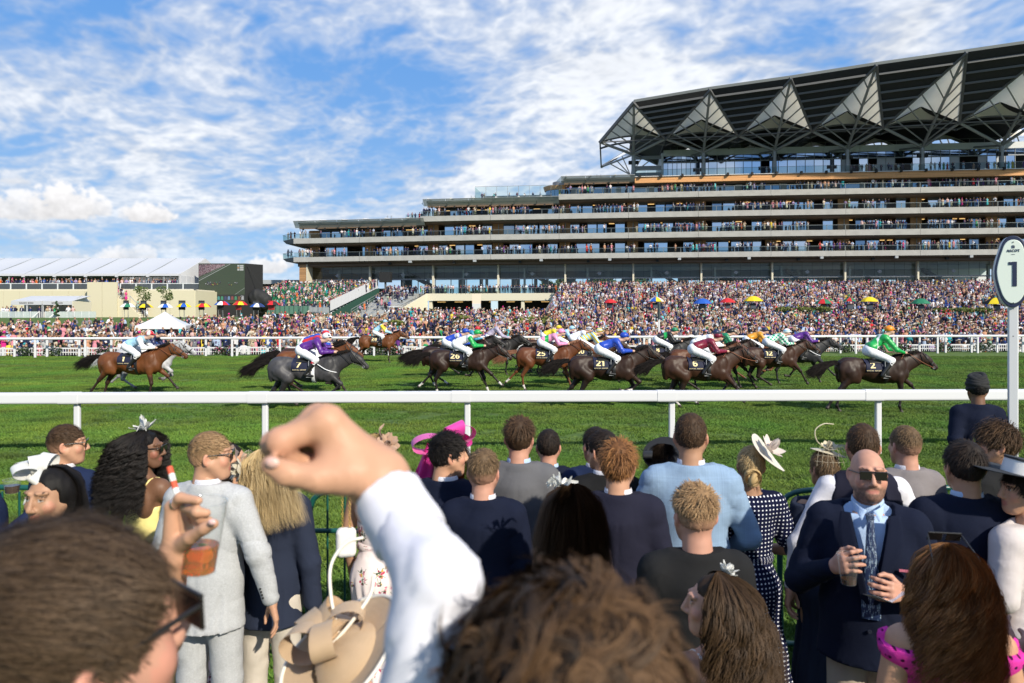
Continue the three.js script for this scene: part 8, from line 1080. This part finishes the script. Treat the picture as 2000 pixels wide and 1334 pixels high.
// ---- hand with striped straw cup
{
  const q = 1050, p = person({ label: 'person behind the near head lifting a plastic cup of fruit punch', x: 230, y: 1120, q: 900, turn: 10, head: 20, fem: 1, skin: 'fair', bare: 1, hair: { col: 'light' }, out: { dress: 'white', neck: 1.3, len: .3, straps: 1 }, hands: [] });
  p.updateMatrixWorld(true); const inv = p.matrixWorld.clone().invert(), L = (x, y, qq) => U(x, y, qq).applyMatrix4(inv).toArray(), s = 1 / p.scale.x, B = new Body(), k = (n) => n * s;
  const wr = L(338, 1085, q), el = L(318, 1250, 1000); B.cap(el, wr, k(.038), k(.026), { k: .02 });
  const palm = L(352, 1035, q), kn = [L(335, 990, 1060), L(352, 985, 1045), L(362, 992, 1030), L(372, 1004, 1020)];
  for (const a of kn) B.cap(wr, a, k(.02), k(.0125), { k: .014 });
  const F1 = [[L(352, 972, 1075), L(388, 978, 1085)], [L(385, 1000, 1085), L(404, 1002, 1080)], [L(392, 1012, 1075), L(408, 1016, 1070)], [L(392, 1026, 1065), L(404, 1032, 1062)]]; F1.forEach((f, i) => { B.cap(kn[i], f[0], k(.0105), k(.0095), { k: .006 }); B.cap(f[0], f[1], k(.0095), k(.0075), { k: .006 }); });
  B.cap(L(345, 1070, q), L(372, 1050, 1080), k(.018), k(.0125), { k: .012 }); B.cap(L(372, 1050, 1080), L(400, 1032, 1095), k(.0115), k(.0105), { k: .006 }); B.cap(L(400, 1032, 1095), L(418, 1023, 1100), k(.0105), k(.0085), { k: .006 });
  const sk = skinTone.fair; part('raised_hand', tint(B.mesh(.0042), [(x, y, z) => sk.clone().multiplyScalar(1 + .07 * n3(x * 70, y * 70, z * 70))]), skinMatP, p); const nail = new THREE.SphereGeometry(1, 10, 8); nail.scale(.0075 * s, .0055 * s, .004 * s); nail.translate(...L(414, 1020, 1112)); part('finger_nail', nail, std(C(.7, .45, .42), .25), p);
  const ring = new THREE.TorusGeometry(.0108 * s, .0016 * s, 6, 16); ring.rotateY(1.2); ring.translate(...L(344, 982, 1068)); part('ring', ring, std(C(.8, .8, .82), .15, { metalness: 1 }), p);
  const c = U(387, 1117, 1040); plasticCup('clear plastic cup of orange punch with fruit, raised in a hand', [c.x, c.y, c.z], .044, .03, .134, [0, 0, -.06], .05, C(.95, .46, .04));
  const a = U(331, 912, 1000), b = U(378, 1085, 1040), st = thing('drinking_straw', 'red and white striped paper straw in the raised cup', 'straw'), n = 12; for (let i = 0; i < n; i++) part('stripe', rod(a.clone().lerp(b, i / n), a.clone().lerp(b, (i + 1) / n), .0058, .0058, 12), std(i % 2 ? C(.74, .72, .7) : C(.62, .09, .04), .7), st);
  const f = thing('fruit_slices', 'orange and strawberry slices in the punch cup', 'fruit'), r = rng(4); for (let i = 0; i < 5; i++) { const g = new THREE.CylinderGeometry(.013, .013, .005, 14); g.rotateX(r() * 3); g.rotateZ(r() * 3); const w = c.clone().add(V((r() - .5) * .03, .015 + r() * .03, (r() - .5) * .03)); g.translate(w.x, w.y, w.z); part('slice', g, std([C(.6, .08, .03), C(.75, .4, .02), C(.3, .4, .04)][i % 3], .4), f); }
}
// ---- man with sunglasses, very near, lower left
const nearMan = person({ label: 'near man with swept brown hair and dark sunglasses filling the lower left corner', x: 140, y: 1036, q: 1930, turn: 14, head: 22, pitch: 6, roll: -4, skin: 'rosy', hc: .004, hs: 1.0, hair: { col: 'mid', top: .04, side: .016, n: 24000, w: .0009, fwd: .8, sweep: .7, lift: .35, mess: .5, line: -.08 }, shades: 1, out: { jacket: 'navy', shirt: 'shirt' } });
// ---- curly-haired person in white shirt, fist raised
{
  const p = person({ label: 'near person with curly brown hair in white shirt raising a clenched fist', x: 1112, y: 1172, q: 2250, turn: 6, head: -4, skin: 'fair', hs: 1.0, hands: [1], hair: { col: 'brown', top: .02, side: .02, n: 500, line: -.09 }, out: { shirt: 0 }, el: [[-.21, 1.4, .02], [.27, 1.15, .03]], wr: [[-.2, 1.42, .02], [.25, .9, -.05]] });
  p.updateMatrixWorld(true); const inv = p.matrixWorld.clone().invert(), s = 1 / p.scale.x, L = (x, y, q) => U(x, y, q).applyMatrix4(inv).toArray(), k = (n) => n * s;
  // curls
  const r = rng(51), ps = [], [ca, cb] = [C(.022, .012, .006), C(.145, .078, .036)];
  for (let i = 0; i < 1150; i++) { const u = r() * 1.75 - .75, a = r() * 6.283, sn = Math.sqrt(Math.max(0, 1 - u * u)), d = V(Math.cos(a) * sn, u, Math.sin(a) * sn), root = V(d.x * .084, .03 + d.y * .102, .018 + d.z * .103); if (root.y < .0 && d.z < -.2) continue; const Lh = .055 + r() * .05, ph = r() * 6.3, sp = (r() < .5 ? 1 : -1) * (3.5 + r() * 4.5), cr = .009 + r() * .009, t1 = V(d.z, .2, -d.x).normalize(), t2 = d.clone().cross(t1), dr = t1.clone().multiplyScalar((r() - .5) * 1.6).addScaledVector(t2, (r() - .5) * 1.6).add(V(0, -.35, 0)), kk = Math.pow(r(), 1.2); for (let c = 0; c < 11; c++) { const pts = [], oa = (r() - .5) * .011, ob = (r() - .5) * .011, dl = .85 + r() * .25; for (let j = 0; j <= 9; j++) { const t = j / 9 * dl, w = Math.sin(Math.min(1, t * 1.3) * 2.6) , q = root.clone().addScaledVector(d, Lh * (.55 * t - .15 * t * t) * (1 - .45 * sst(.4, 1, u))).addScaledVector(dr, Lh * t * t * .6); q.addScaledVector(t1, Math.cos(ph + sp * t) * cr * Math.min(1, t * 3) + oa * (.4 + w)).addScaledVector(t2, Math.sin(ph + sp * t) * cr * Math.min(1, t * 3) + ob * (.4 + w)); q.y = Math.min(q.y, .146 + .01 * oa * 90); pts.push(q); } ps.push({ pts, k: clamp(kk * .8 + (r() - .4) * .4), w: .6 + r() * .6, side: d, shade: (t) => .5 + .7 * t }); } }
  const B0 = new Body(); B0.ell([0, .03, .018], [.093, .112, .113], {}); B0.cut((x, y, z) => z < -.06 && y < .03 ? 1 : -.08 - y); const base = paint(B0.mesh(.008, { disp: (x, y, z) => .012 * n3(x * 60, y * 60, z * 60) }), (x, y, z) => C(.03, .017, .009).multiplyScalar(.7 + .5 * n3(x * 70, y * 70, z * 70)));
  const g = merge([base, ribbons(ps, .0016, (q) => ca.clone().lerp(cb, q.k))]); g.applyMatrix4(p.Mh); part('curls', g, hairMatP, p);
  // raised arm
  const wr = L(738, 935, 1700), cuff = L(765, 985, 1735), el = L(858, 1135, 2000), sh = [-.17, 1.42, .0];
  const A = new Body(); A.cap(wr, cuff, k(.029), k(.031), { k: .02, s: [1, 1, 1] }); A.cap(cuff, el, k(.030), k(.024), { k: .008 }); A.cap(el, sh, k(.024), k(.03), { k: .006 });
  // fist: thumb side towards us
  const idx = L(637, 826, 1735), mid = L(622, 824, 1660), rg = L(628, 842, 1590), lt = L(640, 866, 1535);
  for (const [a, r2] of [[idx, .021], [mid, .021], [rg, .02], [lt, .018]]) A.cap(wr, a, k(.028), k(r2), { k: .017 });
  const fing = [[idx, L(548, 862, 1765), L(566, 905, 1735), L(600, 905, 1700), .0145], [mid, L(536, 868, 1690), L(552, 916, 1660), L(600, 915, 1640), .0145], [rg, L(545, 885, 1620), L(560, 930, 1600), L(605, 925, 1590), .0135], [lt, L(562, 902, 1565), L(575, 938, 1545), L(612, 930, 1540), .012]];
  for (const [a, b, c, d, rr] of fing) { A.cap(a, b, k(rr * 1.15), k(rr), { k: .007 }); A.cap(b, c, k(rr), k(rr * .92), { k: .006 }); A.cap(c, d, k(rr * .92), k(rr * .85), { k: .006 }); A.ell(a, [k(.0185), k(.0185), k(.0185)], { k: .009 }); A.ell(b, [k(rr * 1.08), k(rr * 1.08), k(rr * 1.08)], { k: .005 }); }
  A.cap(L(700, 930, 1760), L(618, 934, 1800), k(.022), k(.016), { k: .009 }); A.cap(L(618, 934, 1800), L(560, 925, 1815), k(.0155), k(.0135), { k: .006 }); A.cap(L(560, 925, 1815), L(528, 908, 1815), k(.0132), k(.0105), { k: .006 }); A.ell(L(668, 905, 1740), [k(.03), k(.026), k(.024)], { k: .02 });
  const sk = skinTone.fair, red = C(.62, .26, .19); const kn = fing.map((f) => V(...f[0])).concat(fing.map((f) => V(...f[1])));
  const fg = A.mesh(.0046, { disp: (x, y, z) => .0007 * n3(x * 160, y * 160, z * 160) }); part('raised_arm', tint(fg, [(x, y, z) => { let m = 0; for (const q of kn) m = Math.max(m, 1 - Math.hypot(x - q.x, y - q.y, z - q.z) / .024); return sk.clone().multiplyScalar(1 + .06 * n3(x * 55, y * 55, z * 55)).lerp(red, clamp(m) * .45); }]), skinMatP, p);
  const th = new THREE.SphereGeometry(1, 12, 10); th.scale(.008, .006, .004); th.translate(...L(532, 904, 1845)); part('thumb_nail', th, std(C(.66, .42, .36), .3), p);
  // shirt: trunk, far sleeve and the raised sleeve with its cuff
  const S = new Body(); S.cap([-.16, 1.43, .015], [.16, 1.43, .015], .08, .08, { k: .05 }); S.ell([0, 1.27, 0], [.2, .22, .14], { k: .07 }); S.ell([0, 1.0, 0], [.185, .26, .135], { k: .08 }); S.cap([.18, 1.42, .01], [.28, 1.15, .03], .08, .066, { k: .03 }); S.cap([.28, 1.15, .03], [.26, .93, -.04], .066, .05, { k: .02 });
  S.cap([-.17, 1.42, .0], el, k(.058), k(.041), { k: .03 }); const c2 = L(785, 1022, 1780); S.cap(el, c2, k(.041), k(.037), { k: .015 }); S.cut((x, y, z) => .82 - y);
  const dr = V(...cuff).sub(V(...el)).normalize(), axis = V(...cuff);
  part('shirt', S.mesh(.0085, { disp: (x, y, z) => { const a = n3(x * 14, y * 14, z * 14), v = Math.abs(Math.sin(y * 42 + x * 30 + a * 5)); return .004 * n3(x * 26, y * 22, z * 26) + .011 * (v < .4 ? 1 - v / .4 : 0) * clamp(.6 + a); } }), F.shirt, p);
  const e0 = V(...L(806, 1052, 1810)), e1 = V(...L(756, 968, 1722)), ax = e1.clone().sub(e0).normalize(), Cf = new Body(); Cf.cap(e0.toArray(), e1.clone().addScaledVector(ax, .02).toArray(), k(.0415), k(.0385), {}); Cf.cut((x, y, z) => (x - e1.x) * ax.x + (y - e1.y) * ax.y + (z - e1.z) * ax.z); Cf.cut((x, y, z) => -((x - e0.x) * ax.x + (y - e0.y) * ax.y + (z - e0.z) * ax.z)); part('cuff', Cf.mesh(.004, { disp: (x, y, z) => .0015 * n3(x * 60, y * 60, z * 60) }), F.shirt, p);
}
// ---- green crowd barriers
{
  const green = std(C(.008, .075, .06), .35), q = 284, Z = FL / q; let n = 0;
  for (const [x0, x1] of [[-330, 205], [205, 600], [606, 1010], [1016, 1520], [1526, 2010], [2016, 2420]]) {
    const a = U(x0, 960, q), b = U(x1, 960, q), gy = groundY((a.x + b.x) / 2, Z), t = thing('crowd_barrier', ['first green steel crowd barrier at the far left behind navy suit', 'green steel crowd barrier behind yellow dress and grey suit', 'green steel crowd barrier beside the white floral dress', 'green steel crowd barrier behind the row of suits', 'green steel crowd barrier between polka dots and bald man', 'last green steel crowd barrier at right edge'][n++], 'barrier', [0, gy, 0], 0, 'crowd barriers in a row'), w = b.x - a.x, zt = -Z, H = a.y - gy, r = .12;
    part('frame', tube([[a.x, .08, zt], [a.x, H - r, zt], [a.x + r * .3, H - r * .3, zt], [a.x + r, H, zt], [b.x - r, H, zt], [b.x - r * .3, H - r * .3, zt], [b.x, H - r, zt], [b.x, .08, zt]], .019, 8, 70), green, t);
    part('cross_bar', rod(V(a.x, H - .27, zt), V(b.x, H - .27, zt), .017), green, t); part('cross_bar', rod(V(a.x, .14, zt), V(b.x, .14, zt), .017), green, t);
    const nb = Math.round(w / .115); for (let k = 1; k < nb; k++) { const x = a.x + k * w / nb; part('bar', rod(V(x, .14, zt), V(x, H, zt), .0075, .0075, 6), green, t); }
    for (const x of [a.x + .12, b.x - .12]) part('foot', merge([rod(V(x, .14, zt), V(x, .02, zt + .3), .016), rod(V(x, .14, zt), V(x, .02, zt - .3), .016)]), green, t);
  }
}

renderer.render(scene, camera);
